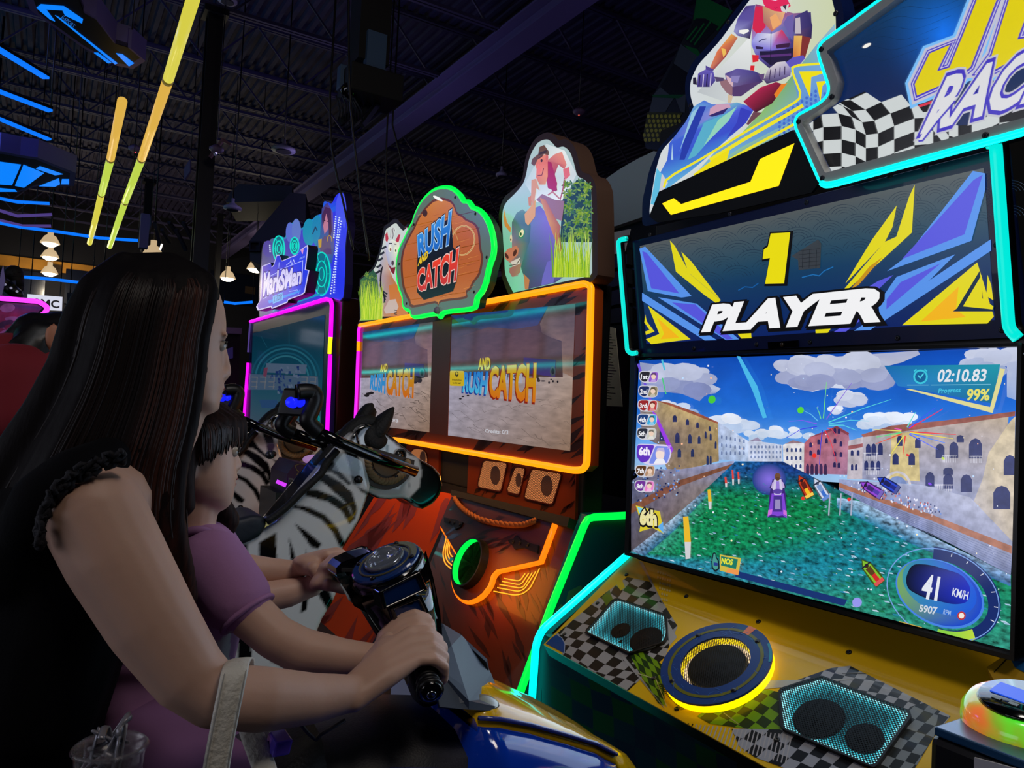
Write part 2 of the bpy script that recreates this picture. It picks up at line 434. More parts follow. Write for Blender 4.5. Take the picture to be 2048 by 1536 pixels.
# ------------------------------------------------------------------ the hall
M_FLOOR = mat('dark_carpet', (16, 15, 24), .85, bump=.3, bscale=90, var=.35, vscale=20)
M_CEIL = mat('dark_steel_deck', (52, 46, 78), .75, var=.25, vscale=3)
M_JOIST = mat('dark_joist_paint', (64, 58, 92), .6)
M_BEAM = mat('girder_paint', (112, 100, 150), .55)
M_WALL = mat('dark_wall_paint', (22, 21, 30), .8, var=.15, vscale=2)
def struct(o): o['kind'] = 'structure'; return o
struct(MB().box((-9, -5, -.06), (16, 26, 0)).build('floor', M_FLOOR))
CEIL = 6.5
m = MB(); px = -9.0; P = []; pr = [(0, 0), (.05, 0), (.07, -.045), (.13, -.045), (.15, 0)]
while px < 16:
    for (a, b) in pr[:-1]: P.append((px + a, b))
    px += .15
n = len(P); vs = [(a, -5, CEIL + b) for a, b in P] + [(a, 26, CEIL + b) for a, b in P]
m.add(vs, [(i, i + 1, n + i + 1, n + i) for i in range(n - 1)]); ceiling = struct(m.build('ceiling', M_CEIL))
ceiling['label'] = 'dark corrugated steel roof deck over the hall'
def joist(y, z0=5.75, z1=6.42, step=.62, name='joist'):
    m = MB()
    for z in (z0, z1): m.box((-9, y - .05, z - .02), (16, y - .012, z + .02)); m.box((-9, y + .012, z - .02), (16, y + .05, z + .02))
    x = -9.0; k = 0
    while x < 15.4:
        m.bar((x, y, z0 if k % 2 else z1), (x + step, y, z1 if k % 2 else z0), .022); x += step; k += 1
    return m.build(name, M_JOIST, ceiling)
y = 1.2
while y < 25: joist(y); y += 1.55
# girders run along the row under the joists
for gx in (4.30, -4.2, 12.0):
    m = MB(); m.box((gx - .14, -5, 5.50), (gx + .14, 26, 5.525)); m.box((gx - .012, -5, 5.52), (gx + .012, 26, 5.73)); m.box((gx - .14, -5, 5.72), (gx + .14, 26, 5.745)); m.build('girder', M_BEAM, ceiling)
def wall(name, lo, hi): return struct(MB().box(lo, hi).build(name, M_WALL))
wf = wall('wall_far', (-9, 24, 0), (16, 24.2, CEIL)); wall('wall_right', (16, -5, 0), (16.2, 26, CEIL)); wall('wall_left', (-9.2, -5, 0), (-9, 26, CEIL)); wall('wall_back', (-9, -5.2, 0), (16, -5, CEIL))
# warm upper band of the far wall with its vents
z0, z1 = PY(100, 543, 24).z, PY(100, 522, 24).z
band = MB().box((-9, 23.93, z0), (16, 24, z1)).build('wall_band', mat('ochre_wall_paint', (205, 140, 45), .7, var=.15, vscale=3), wf)
for q in (112, 500):
    a = PY(q - 10, 536 + (q - 100) * .11, 23.9); b = PY(q + 10, 536 + (q - 100) * .11, 23.9)
    m = MB(); m.box((a.x, 23.88, a.z - .1), (b.x, 23.93, a.z + .12))
    for k in range(5): m.box((a.x + .02, 23.86, a.z - .07 + k * .035), (b.x - .02, 23.88, a.z - .055 + k * .035))
    m.build('vent', mat('vent_brown', (70, 50, 30), .7), wf)
for q0, q1 in ((0, 90), (130, 330), (420, 520)):   # dark mezzanine glazing under the band
    a, b = PY(q0, 570, 23.9), PY(q1, 570, 23.9)
    m = MB(); m.box((a.x, 23.9, a.z - .5), (b.x, 23.95, a.z + .45)); m.build('window_pane', mat('dark_glass', (20, 26, 44), .15), wf)
def column(name, px0, px1, y, label):
    a, b = PY(px0, 300, y), PY(px1, 300, y); w = b.x - a.x; cx = (a.x + b.x) / 2
    m = MB(); m.box((cx - w / 2, y, 0), (cx + w / 2, y + .03, CEIL - .8)); m.box((cx - w / 2, y + w, 0), (cx + w / 2, y + w + .03, CEIL - .8)); m.box((cx - .03, y + .02, 0), (cx + .03, y + w + .02, CEIL - .8))
    m.box((cx - w * .8, y - .05, CEIL - .85), (cx + w * .8, y + w + .08, CEIL - .78))
    o = struct(m.build(name, mat('column_black', (12, 12, 16), .5))); o['label'] = label; return o
column('column', 400, 431, 8.9, 'dark steel column behind the yellow light tubes'); column('column', 296, 312, 17, 'far dark steel column beside the tube ends')
column('column', 1099, 1126, 9.8, 'dark steel column above the cowboy sign'); column('column', 446, 456, 19, 'thin far column right of the hair of the woman')

# ---- high bay lamps
M_HB = glow('high_bay_bulb', (255, 244, 225), 9); M_HBG = mat('lamp_reflector', (150, 140, 125), .35, emis=(255, 220, 170), es=.55)
HB = [(100, 487, 20, 'high bay lamp highest of the column of three at far left'), (100, 515, 21.5, 'high bay lamp hanging before the ochre band, middle of the column of three'), (99, 547, 23, 'high bay lamp lowest of the column of three under the ochre band'),
      (306, 510, 17, 'high bay lamp glowing just above the head of the woman'), (455, 557, 20, 'high bay lamp hanging beside the thin far column'), (511, 539, 18, 'high bay lamp left of the blue target game sign')]
for q, w, yy, lab in HB:
    c = PY(q, w, yy); t = thing('high_bay_lamp', lab, 'lamp', c, 'high bay lamps over the far hall'); s = .19
    MB().lathe(c, (0, 0, 1), [(.2 * s / .19, 0), (.19, .03), (.12, .16), (.06, .2), (.06, .3), (0, .3)], 16).build('reflector', M_HBG, t)
    MB().ell(c + V((0, 0, .02)), (.17, 0, 0), (0, .17, 0), (0, 0, .10), 14, 6).build('bulb', M_HB, t)
    lamp('high_bay_light', 'POINT', c + V((0, -.1, -.35)), 30, (1, .85, .62), .15)
    MB().tube([c + V((0, 0, .3)), V((c.x, c.y, 6.46))], .01, 6).build('cable', BLACK, t)
# ---- round ceiling speakers / domes
M_GREY = mat('grey_white_plastic', (150, 145, 165), .5)
for q, w, d, r, lab in ((567, 302, 9, .14, 'round pale ceiling speaker hanging above the green sign'), (465, 419, 9.5, .11, 'round pale ceiling speaker above the blue target game'), (1003, 352, 11, .085, 'small round pale ceiling lamp left of the cowboy sign'), (455, 3, 8, .1, 'round pale fitting at the top edge beside the column')):
    c = PD(q, w, d); t = thing('ceiling_speaker', lab, 'speaker', c)
    MB().lathe(c, (0, 0, 1), [(0, -.01), (r * .62, -.01), (r * .64, 0), (r, .0), (r, .03), (r * .5, .06), (.02, .09), (.02, .14), (0, .14)], 20).build('housing', M_GREY, t)
    MB().lathe(c, (0, 0, 1), [(r * .6, -.014), (r * .66, -.014), (r * .66, -.004), (r * .6, -.004)], 20).build('rim', DARK_STEEL, t)
    MB().tube([c + V((0, 0, .13)), V((c.x, c.y, 6.46))], .008, 6).build('hanger', BLACK, t)
for q, w, d, colr, lab in ((270, 299, 9, (255, 60, 90), 'small pale sensor with a red light between the yellow tubes'), (1158, 225, 9, (150, 60, 50), 'dim red smoke detector on the dark roof'), (433, 300, 8, (200, 190, 255), 'small white lamp on a bracket beside the dark column')):
    c = PD(q, w, d); t = thing('detector', lab, 'detector', c)
    MB().lathe(c, (0, 0, 1), [(0, -.03), (.04, -.03), (.075, 0), (.075, .02), (.02, .06), (0, .06)], 14).build('housing', mat('detector_shell', (110, 90, 110), .5), t)
    MB().ball(c + V((0, 0, -.03)), .012, 8, 6).build('light', glow('detector_glow_%d' % q, colr, 1.5), t)
    MB().tube([c + V((0, 0, .05)), V((c.x, c.y, 6.46))], .006, 6).build('hanger', BLACK, t)
# ---- two hanging runs of yellow light tubes
def light_tubes(pts, z, r, label, cols):
    W = [PZ(x, y, z) for x, y in pts]; t = thing('light_tube', label, 'light', W[0])
    for i in range(len(W) - 1):
        a, b = W[i], W[i + 1]; d = (b - a).normalized(); g = .03
        MB().tube([a + d * g, b - d * g], r, 14).build('tube_segment', glow('tube_glow_%d_%d_%d' % cols[i], cols[i], 1.0), t)
        if i: MB().tube([a - d * g, a + d * g], r * 1.03, 14).build('joint', mat('tube_joint', (120, 105, 50), .3, emis=(120, 100, 30), es=.6), t)
        if i % 2 == 0:
            mid = (a + b) / 2; MB().tube([mid, V((mid.x, mid.y, 6.46))], .005, 6).build('wire', BLACK, t)
YG, YO, YL = (214, 205, 72), (222, 176, 74), (190, 214, 78)
light_tubes([(398, -40), (336, 160), (283, 318), (250, 404), (219, 494)], 3.6, .036, 'longer run of glowing yellow hanging light tubes nearest the column', [YG, YO, YL, YL])
light_tubes([(245, 200), (221, 318), (203, 388), (179, 487)], 3.6, .036, 'shorter run of glowing yellow hanging light tubes to its left', [YO, YL, YG])

# ---- hanging ship-shaped lamps of a game zone
M_SHIP = mat('ship_shell_violet', (96, 88, 150), .5); M_SHIPD = mat('ship_underside', (14, 16, 26), .5)
def ship(label, shell, panels, z, th, tilt=0):
    pl = FreePlane((0, 0, z), (1, 0, 0), (0, -1, 0))    # horizontal, seen from below
    pl.n = V((0, 0, -1)); pl.u = V((1, 0, 0)); pl.v = V((0, 1, 0))
    F3 = [pl.px(x, y) for x, y in shell]; c = sum(F3, V()) / len(F3); t = thing('ship_lamp', label, 'lamp', c)
    inner = [p + (c - p) * .12 for p in F3]; m = MB(); m.prism(inner, (0, 0, .03)); m.build('underside', M_SHIPD, t)
    m = MB(); m.ringprism(F3, inner, (0, 0, th)); m.prism([p + V((0, 0, th)) for p in F3], (0, 0, .02)); m.build('shell', M_SHIP, t)
    for k, pn in enumerate(panels):
        P3 = [pl.px(x, y, .004) for x, y in pn]; MB().prism(P3, (0, 0, .012)).build('light_panel', glow('led_blue', (10, 130, 255), 1.0), t)
    for q in (F3[0], F3[len(F3) // 2]): MB().tube([q + V((0, 0, th)), V((q.x, q.y, 6.46))], .006, 6).build('wire', BLACK, t)
    return t, pl
t, pl = ship('long angular ship lamp with blue light strips at top left', [(45, -20), (150, -25), (165, 20), (192, 35), (232, 88), (262, 97), (291, 122), (266, 138), (235, 132), (165, 95), (60, 20)],
     [[(73, 15), (82, 8), (128, 12), (166, 38), (164, 46), (130, 30), (125, 20), (92, 18), (110, 42), (100, 38)], [(110, 30), (118, 34), (235, 126), (230, 128)], [(188, 105), (196, 105), (223, 125), (216, 126)], [(232, 106), (245, 108), (268, 126), (258, 132), (250, 124)]], 3.9, .14)
a = Art(pl, (0, 0, 1), off=.004); a.z = .02
a.text('E-SPORT', [(122, 30), (148, 50), (152, 45), (128, 25)], (40, 110, 200), .0); a.build('lettering', ART, t)
ship('wide ship lamp with glowing blue windows at the left edge', [(-60, 300), (0, 302), (40, 310), (75, 315), (152, 346), (148, 372), (130, 373), (75, 372), (35, 385), (-60, 380)],
     [[(-40, 318), (42, 329), (24, 370), (-40, 366)], [(47, 329), (88, 346), (48, 375), (30, 371)], [(80, 332), (126, 348), (110, 350), (72, 337)], [(78, 372), (118, 356), (120, 368), (110, 373)], [(124, 358), (138, 358), (138, 368), (122, 368)], [(-40, 372), (30, 379), (34, 383), (-40, 383)]], 3.6, .16)
BLUE = glow('led_line_blue', (10, 120, 255), 1.0); PURP = glow('led_line_purple', (90, 70, 150), .7)
for pts, z, w, lab in (([(-25, 85), (92, 156)], 4.3, .07, 'uppermost straight blue light bar at the left edge'), ([(-25, 174), (101, 222)], 4.1, .07, 'middle straight blue light bar at the left edge'), ([(-25, 228), (98, 279)], 3.9, .06, 'lowest straight blue light bar at the left edge')):
    A = [PZ(x, y, z) for x, y in pts]; t = thing('light_bar', lab, 'light', A[0], 'straight blue bars at the left edge')
    MB().bar(A[0], A[1], w, .02).build('diffuser', BLUE, t); MB().bar(A[0] + V((0, 0, .025)), A[1] + V((0, 0, .025)), w * 1.1, .03).build('housing', BLACK, t)
    for q in A: MB().tube([q, V((q.x, q.y, 6.46))], .006, 6).build('wire', BLACK, t)
for pts, mm, lab in (([(-20, 393), (35, 404), (99, 407)], BLUE, 'bent blue light line below the wide ship lamp'), ([(-20, 415), (35, 432), (104, 429)], PURP, 'dim violet bent light line, upper of two'), ([(-20, 436), (45, 452), (102, 452)], PURP, 'dim violet bent light line, lower of two'),
                     ([(-20, 442), (40, 454), (112, 463), (200, 476), (276, 481)], BLUE, 'long wavy blue light line above the far lamps'), ([(36, 553), (100, 558), (185, 568)], BLUE, 'thin blue light line under the ochre band'), ([(448, 604), (470, 607), (505, 604)], BLUE, 'short blue light line left of the target game sign')):
    A = [PY(x, y, 12.5) for x, y in pts]; t = thing('light_line', lab, 'light', A[0]); MB().tube(A, .022, 6).build('tube', mm, t)
    for q in (A[0], A[-1]): MB().tube([q, V((q.x, q.y, 6.46))], .005, 6).build('wire', BLACK, t)

# ---- ducts, projector rig, cables, roof hardware
M_DUCT = mat('duct_dark', (44, 42, 52), .6)
def slab(pts, d, ext): return [PD(x, y, d) for x, y in pts], ext
t = thing('air_duct', 'large dark angular air duct under the roof above the blue game sign', 'duct', PD(560, 430, 11))
MB().prism([PD(x, y, 11) for x, y in ((500, 480), (580, 385), (612, 388), (610, 470), (540, 540), (500, 520))], V((.5, 1.4, 0))).build('elbow', M_DUCT, t)
MB().prism([PD(x, y, 11.5) for x, y in ((460, 385), (478, 368), (585, 372), (582, 402), (452, 405))], V((.4, 1.2, 0))).build('trunk', M_DUCT, t)
m = MB()
for k in range(2): m.ringprism([PD(x, y, 10.9) for x, y in ((498, 482), (520, 482), (520, 502), (498, 502))], [PD(x, y, 10.9) for x, y in ((501, 485), (517, 485), (517, 499), (501, 499))], V((.05, .12, 0)))
m.build('collar', DARK_STEEL, t)
t = thing('projector_rig', 'blue lit projector rig on a dark ceiling post in the middle', 'projector', PD(735, 150, 5))
M_RIG = mat('rig_blue_lit', (58, 86, 120), .5)  # blue light from the left is put into this colour
c0 = PD(742, 60, 5.0); MB().box((c0.x - .11, c0.y - .1, c0.z - .25), (c0.x + .1, c0.y + .1, 5.75)).build('post', BLACK_MATT, t)
c1 = PD(725, 130, 5); MB().box((c1.x - .03, c1.y - .16, c1.z - .17), (c1.x + .1, c1.y - .1, c1.z + .17)).build('bracket', M_RIG, t)
c2 = PD(745, 180, 5); MB().box((c2.x - .2, c2.y - .15, c2.z - .09), (c2.x + .16, c2.y + .12, c2.z + .09)).build('housing', BLACK_MATT, t, .008)
c3 = PD(700, 180, 4.9); m = MB().lathe(c3, (-.3, -.5, -.4), [(.05, -.05), (.055, .05), (.04, .07), (0, .065)], 16); m.build('lens', BLACK_GLOSS, t)
c4 = PD(690, 160, 4.95); MB().box((c4.x - .05, c4.y - .05, c4.z - .08), (c4.x + .05, c4.y + .02, c4.z + .08)).build('side_box', M_RIG, t, .006)
for k in range(3):
    a, b = PD(680 + k * 22, 245 + k * 3, 4.9), PD(745 + k * 14, 185, 5.1); MB().bar(a, b, .03).build('strut', mat('rig_steel', (60, 64, 76), .4, metal=.6), t)
m = MB()
for k in range(8): m.tube([PD(672 + k * 5, 190 + 6 * math.sin(k * 2.1), 4.8), PD(680 + k * 6, 215 + 8 * math.cos(k), 4.85), PD(676 + k * 7, 240, 4.9)], .006, 6)
m.build('wiring', mat('cable_blue_black', (20, 26, 44), .5), t)
for pts, d, lab in (([(660, 190), (664, 300), (690, 420), (706, 500)], 4.8, 'black cable hanging left of the projector rig'), ([(697, 0), (700, 190), (716, 350), (738, 520)], 4.5, 'black cable dropping beside the blue lit post'), ([(775, 240), (772, 330), (778, 460)], 6, 'thin dark cable hanging above the zebra sign'), ([(785, 250), (806, 330), (834, 420)], 6, 'thin dark cable slanting behind the green sign')):
    P = [PD(x, y, d) for x, y in smoothpath(pts, 5)]; P = [V((P[0].x, P[0].y, 6.46)), P[0] + V((0, 0, .05))] + P; o = MB().tube(P, .007, 6).build('hanging_cable', BLACK); tag(o, lab, 'cable')
for q0, w0, q1, w1, d, lab in ((410, 225, 416, 262, 9, 'small grey plate sign on the dark column'), (368, 318, 380, 352, 10, 'small grey plate sign left of the dark column'), (296, 430, 302, 460, 13, 'small grey plate sign above the far lamp')):
    F3 = [PD(x, y, d) for x, y in ((q0, w0 + 18), (q1, w0), (q1, w1 - 10), (q0, w1 + 8))]; t = thing('plate_sign', lab, 'sign', F3[0]); MB().prism(F3, V((.02, .03, 0))).build('plate', mat('plate_grey', (90, 88, 104), .6), t); q = F3[1] + V((.01, .015, 0)); MB().tube([q, V((q.x, q.y, 6.46))], .006, 6).build('wire', BLACK, t)
t = thing('roof_flood_lamp', 'pale bulb flood lamp on a rusty bracket right of the column', 'lamp', PD(432, 300, 8.2))
MB().bar(PD(420, 315, 8.3), PD(447, 278, 8.3), .03).build('arm', mat('rust_bracket', (110, 70, 60), .7), t); MB().bar(PD(447, 280, 8.3), PD(462, 290, 8.3), .03).build('bracket', mat('rust_bracket'), t)
MB().ell(PD(431, 303, 8.15), (.025, 0, 0), (0, .025, 0), (0, 0, .05), 12, 8).build('bulb', mat('frosted_bulb', (190, 190, 215), .3), t)
# clutter of suspended hardware over the far hall
t = thing('suspended_rack', 'dark suspended equipment rack above the head of the woman', 'rack', PD(330, 470, 12))
for k in range(5): MB().bar(PD(310 + k * 14, 445 + (k % 2) * 14, 12), PD(324 + k * 16, 500 - (k % 3) * 16, 12.4), .05).build('strut', DARK_STEEL, t)
MB().box(PD(285, 490, 12) - V((.05, .05, .05)), PD(285, 440, 12) + V((.1, .1, .1))).build('box', mat('rack_violet', (92, 88, 130), .6), t)
MB().bar(PD(320, 500, 11.8), PD(324, 488, 11.8), .02).build('tube_lamp', glow('far_tube', (255, 240, 220), 3), t)

q = PD(310, 445, 12); MB().tube([q, V((q.x, q.y, 6.46))], .012, 6).build('hanger', BLACK, t)
# ---- signs and dark machines along the far left
def panel_y(name, pts, y, depth, m, parent=None): return MB().prism([PY(a, b, y) for a, b in pts], V((0, depth, 0))).build(name, m, parent)
pfar = FreePlane((0, 13, 1.4), (1, 0, 0), (0, 0, 1))
t = thing('sponsor_board', 'white board with black capital letters at far left', 'sign', PY(90, 604, 13))
MB().prism([pfar.px(x, y) for x, y in ((55, 588), (125, 594), (124, 621), (54, 618))], V((0, .05, 0))).build('board', mat('board_white', (240, 240, 245), .5, emis=(235, 235, 245), es=.75), t)
a = Art(pfar, off=.002); a.text('GMC', [(62, 614), (119, 616.5), (119, 601), (62, 596)], (12, 12, 14), .03); a.build('lettering', ART, t)
for q in (60, 120): q = pfar.px(q, 594) + V((0, .025, 0)); MB().tube([q, V((q.x, q.y, 6.46))], .008, 6).build('wire', BLACK, t)
t = thing('small_board', 'dark board with white letters and emblem beside the white sponsor board', 'sign', PY(160, 604, 13))
MB().prism([pfar.px(x, y) for x, y in ((134, 585), (215, 590), (214, 625), (134, 621))], V((0, .05, 0))).build('board', mat('board_navy', (14, 14, 22), .5), t)
a = Art(pfar, off=.002); a.text('THE', [(153, 597), (172, 598), (172, 589), (153, 588)], (225, 225, 235), .02); a.poly([(138, 600), (172, 602), (172, 618), (138, 616)], (96, 96, 128)); a.poly([(143, 607), (152, 612), (158, 606), (155, 612), (150, 616), (144, 612)], (30, 30, 50)); a.build('lettering', ART_DIM, t)
for q in (140, 205): q = pfar.px(q, 590) + V((0, .025, 0)); MB().tube([q, V((q.x, q.y, 6.46))], .008, 6).build('wire', BLACK, t)
t = thing('neon_game', 'pink neon edged game side panel at the left edge behind the person in red', 'arcade machine', V((PY(20, 640, 3.6).x, 3.6, 0)))
pn = FreePlane((0, 3.6, 1.4), (1, 0, 0), (0, 0, 1)); ol = rounded([(-80, 590), (78, 603), (95, 614), (92, 624), (70, 640), (55, 800), (40, 1000), (-80, 1000)], 8, 4)
F3 = [pn.px(x, y) for x, y in ol]; MB().prism(F3, V((0, .5, 0))).build('side_panel', BLACK, t)
MB().tube(F3[:26], .010, 8).build('neon_trim', glow('neon_pink', (235, 60, 235), 1.6), t)
a = Art(pn, off=.002); a.mi = 0; a.poly([(-80, 600), (74, 609), (85, 616), (60, 640), (45, 800), (-80, 800)], [(70, 20, 66), (110, 40, 100), (60, 30, 90), (120, 20, 70), (40, 10, 30), (30, 10, 30)])
for k in range(14): x, y = random.uniform(-40, 60), random.uniform(612, 680); a.ell(x, y, random.uniform(6, 22), random.uniform(4, 9), random.choice([(120, 60, 120), (150, 110, 160), (96, 16, 60), (60, 20, 70)]), random.uniform(-40, 20))
a.build('artwork', mat('nebula_art', rough=.3, attr='emit', es=.6, var=.8, vscale=14), t)
t = thing('robot_arm', 'dark dotted mechanical arm above the pink neon game', 'figure', PY(15, 560, 5))
MB().chain([PY(-10, 555, 5), PY(12, 570, 5), PY(34, 588, 5)], [.03, .035, .03]).build('arm', BLACK, t)
MB().chain([PY(10, 552, 5.1), PY(28, 548, 5.1), PY(36, 575, 5.1)], [.03, .05, .03]).build('hand', BLACK_MATT, t)
MB().prism([PY(x, y, 5) for x, y in ((20, 562), (31, 561), (31, 587), (21, 588))], V((0, .05, 0))).build('plate', mat('plate_blue', (60, 70, 110), .5), t)
MB().prism([PY(x, y, 4.9) for x, y in ((2, 545), (6, 530), (10, 560), (4, 590), (-6, 590))], V((0, .04, 0))).build('blade', mat('blade_lilac', (150, 140, 210), .4), t)
m = MB()
for k in range(4): m.ball(PY(-2 + k * 12, 562 + k * 7, 4.95), .007, 8, 6)
m.build('dots', mat('dot_white', (200, 200, 210), .4, emis=(160, 160, 190), es=.5), t)
t = thing('dark_kiosk', 'dark kiosk with a pale ledge behind the face of the woman', 'kiosk', V((PY(462, 700, 9).x, 9, 0)))
MB().prism([PY(435, 662, 9), PY(480, 664, 9), V((PY(478, 1000, 9).x, 9, 0)), V((PY(436, 1000, 9).x, 9, 0))], V((0, .5, 0))).build('body', BLACK_MATT, t)
MB().prism([PY(x, y, 8.9) for x, y in ((433, 654), (484, 656), (483, 668), (433, 666))], V((0, .6, 0))).build('ledge', mat('ledge_grey', (110, 105, 120), .5), t)
MB().prism([PY(x, y, 8.88) for x, y in ((448, 700), (466, 694), (466, 716), (449, 720))], V((0, .05, 0))).build('poster', mat('poster_violet', (40, 34, 84), .5, emis=(40, 34, 90), es=.3), t)
# ------------------------------------------------------------------ jet ski racing cabinet (right)
SCR = Plane(1.73, 1.4, 6); MARQ = Plane(1.754, 1.611, -10); HEADP = Plane(1.60, 1.95, -10); RIDP = Plane(1.70, 2.0, -10); WINGP = Plane(2.05, 1.4, 0)
DECK = FreePlane((1.768, 0, .91), (0, -1, 0), (.368, 0, .225)); FRONT = Plane(1.40, .5, 0)
jet = thing('racing_cabinet', 'big blue and yellow jet ski racing cabinet with a glowing canal race on its screen', 'arcade machine', V((1.9, 1.36, 0)))
NAVY = mat('cabinet_navy', (10, 30, 84), .35, coat=.3); CYAN = glow('neon_cyan', (0, 245, 232), 1.7); CYAN_SOFT = glow('neon_cyan_soft', (0, 235, 220), 1.0)
MB().box((1.86, .70, 0), (2.55, 2.06, 2.45)).build('body', BLACK_MATT, jet, .01)
MB().box((1.79, .73, .5), (1.86, 2.03, 1.62)).build('screen_housing', BLACK, jet)
# screen
q = [(1275, 715), (2040, 695), (2025, 1310), (1262, 1105)]
qo = [(1266, 709), (2049, 688), (2034, 1322), (1254, 1110)]
MB().ringprism(pxs(SCR, qo, .012), pxs(SCR, q, .012), SCR.n * -.05).build('bezel', mat('bezel_black', (10, 10, 12), .3), jet)
screen = MB().prism(pxs(SCR, q, -.004), SCR.n * -.03).build('screen', BLACK_GLOSS, jet)
A = Art(SCR, (1220, 680, 2.4734), off=-.003); A.step = .00005
MSKY = mat('lcd_sky', rough=.12, attr='emit', es=1.0, var=.12, vscale=9, bstretch=(1, 1, 2))
MWAT = mat('lcd_water', rough=.12, attr='emit', es=1.0, var=.8, vscale=62, bstretch=(1, 1, 2.0))
MSTN = mat('lcd_stone', rough=.12, attr='emit', es=1.0, var=.28, vscale=45)
def mixc(a, b, t): return tuple(a[i] + (b[i] - a[i]) * t for i in range(3))
A.mi = 1
A.grid([(140, 100), (2025, 35), (2010, 760), (118, 640)], 6, 10, lambda u, v: mixc((14, 74, 178), mixc((36, 120, 224), (160, 200, 238), max(0, (v - .45) / .55)), min(1, v * 1.6)))
def cloud(cx, cy, w, h, n, c0, c1, seed=1):
    r = random.Random(seed)
    for k in range(n):
        t = k / n; x = cx + r.uniform(-w, w) * (1 - .3 * t); y = cy + r.uniform(-h, h) - (.3 * h * (1 - abs(x - cx) / w)); s = r.uniform(.3, .62) * h + 8
        A.ell(x, y, s * 1.9, s, mixc(c0, c1, min(1, max(0, .5 + (cy - y) / h * .6))), r.uniform(-10, 10), 12)
A.poly([(145, 110), (330, 135), (430, 185), (545, 240), (520, 262), (470, 270), (440, 302), (350, 265), (150, 245)], [(150, 160, 196), (165, 172, 205), (176, 184, 214), (190, 200, 226), (150, 160, 200), (140, 150, 196), (130, 140, 188), (120, 130, 182), (120, 130, 180)])
A.poly([(845, 150), (900, 100), (1130, 80), (1520, 52), (1530, 70), (1440, 110), (1360, 130), (1440, 150), (1410, 175), (1300, 205), (1210, 242), (1080, 235), (1000, 255), (900, 238), (850, 200)], [(140, 150, 196)] + [(172, 178, 208)] * 4 + [(188, 192, 216)] * 4 + [(205, 212, 232)] * 6)
A.poly([(1700, 130), (1830, 75), (2025, 38), (2015, 300), (1960, 280), (1960, 130)], [(190, 198, 222), (178, 184, 212), (184, 190, 216), (150, 170, 214), (140, 165, 215), (176, 186, 216)])
cloud(330, 205, 170, 50, 22, (128, 138, 186), (185, 192, 218), 3); cloud(1120, 165, 270, 62, 40, (142, 150, 192), (196, 202, 224), 5); cloud(1200, 290, 55, 30, 12, (180, 190, 220), (215, 222, 240), 6)
cloud(1880, 120, 120, 50, 14, (150, 165, 205), (195, 202, 225), 7); cloud(620, 425, 110, 38, 20, (165, 190, 228), (225, 232, 246), 8); cloud(1400, 415, 130, 34, 20, (170, 195, 232), (225, 232, 246), 9); cloud(1110, 350, 25, 12, 6, (200, 210, 236), (230, 236, 248), 10); cloud(330, 340, 90, 22, 12, (150, 180, 224), (215, 224, 242), 11); cloud(860, 470, 170, 22, 18, (180, 205, 236), (225, 232, 246), 12)
A.mi = 3
A.clipr = [(140, 100), (2025, 35), (1990, 1533), (105, 1050)]
# palaces along the canal
A.poly([(690, 500), (735, 482), (760, 505), (860, 520), (860, 605), (690, 600)], (196, 205, 228)); A.poly([(700, 500), (735, 482), (758, 502)], (150, 140, 170))
A.poly([(535, 408), (560, 418), (600, 445), (690, 500), (692, 602), (538, 592)], [(176, 190, 220), (180, 194, 224), (186, 200, 228), (196, 208, 232), (170, 190, 222), (150, 172, 210)])
A.poly([(232, 300), (300, 318), (430, 365), (540, 412), (545, 600), (440, 628), (292, 655), (250, 520), (165, 480), (150, 300)], [(176, 150, 104), (184, 158, 110), (190, 164, 112), (170, 146, 98), (150, 128, 92), (146, 124, 92), (140, 118, 96), (120, 104, 96), (96, 90, 104), (130, 120, 130)])
A.poly([(225, 298), (300, 312), (430, 358), (542, 408), (540, 416), (300, 324)], (150, 82, 62))
A.poly([(862, 520), (910, 500), (970, 512), (968, 660), (866, 652)], (214, 212, 216)); A.poly([(872, 515), (912, 497), (965, 510)], (150, 120, 130))
A.poly([(968, 512), (1000, 480), (1085, 450), (1130, 430), (1188, 470), (1192, 500), (1180, 668), (966, 660)], [(176, 96, 110), (180, 96, 110), (172, 90, 108), (160, 84, 110), (170, 110, 134), (176, 120, 142), (164, 118, 150), (168, 100, 124)])
A.poly([(985, 485), (1085, 446), (1128, 426), (1190, 462), (1185, 474), (1125, 440), (1080, 462)], (140, 66, 80))
A.poly([(1186, 500), (1260, 480), (1262, 690), (1180, 690)], (188, 180, 190)); A.poly([(1186, 525), (1262, 512), (1262, 530), (1186, 545)], (150, 86, 90))
A.poly([(1258, 470), (1660, 402), (1980, 370), (1960, 560), (1885, 930), (1790, 780), (1560, 720), (1255, 690)], [(170, 162, 168), (176, 162, 158), (190, 172, 150), (168, 160, 166), (160, 158, 180), (150, 156, 190), (150, 154, 184), (150, 154, 186)])
A.poly([(1400, 470), (1530, 450), (1540, 700), (1390, 690)], (206, 188, 134))
A.poly([(1250, 470), (1400, 425), (1660, 400), (2012, 355), (2010, 378), (1660, 425), (1260, 482)], (150, 92, 84))
A.poly([(1990, 400), (2012, 380), (2000, 1010), (1770, 890), (1850, 690), (1880, 560)], [(206, 190, 160), (214, 198, 166), (196, 184, 172), (180, 176, 186), (188, 178, 168), (200, 186, 160)])
def win(x, y, w, h, c=(34, 48, 92), arch=True, sk=0.0):
    A.poly([(x - w, y + h), (x - w, y - h * .4)] + ([(x - w * .6, y - h * .85), (x, y - h), (x + w * .6, y - h * .85)] if arch else [(x - w, y - h), (x + w, y - h + sk)]) + [(x + w, y - h * .4), (x + w, y + h)], c, up=False)
A.up()
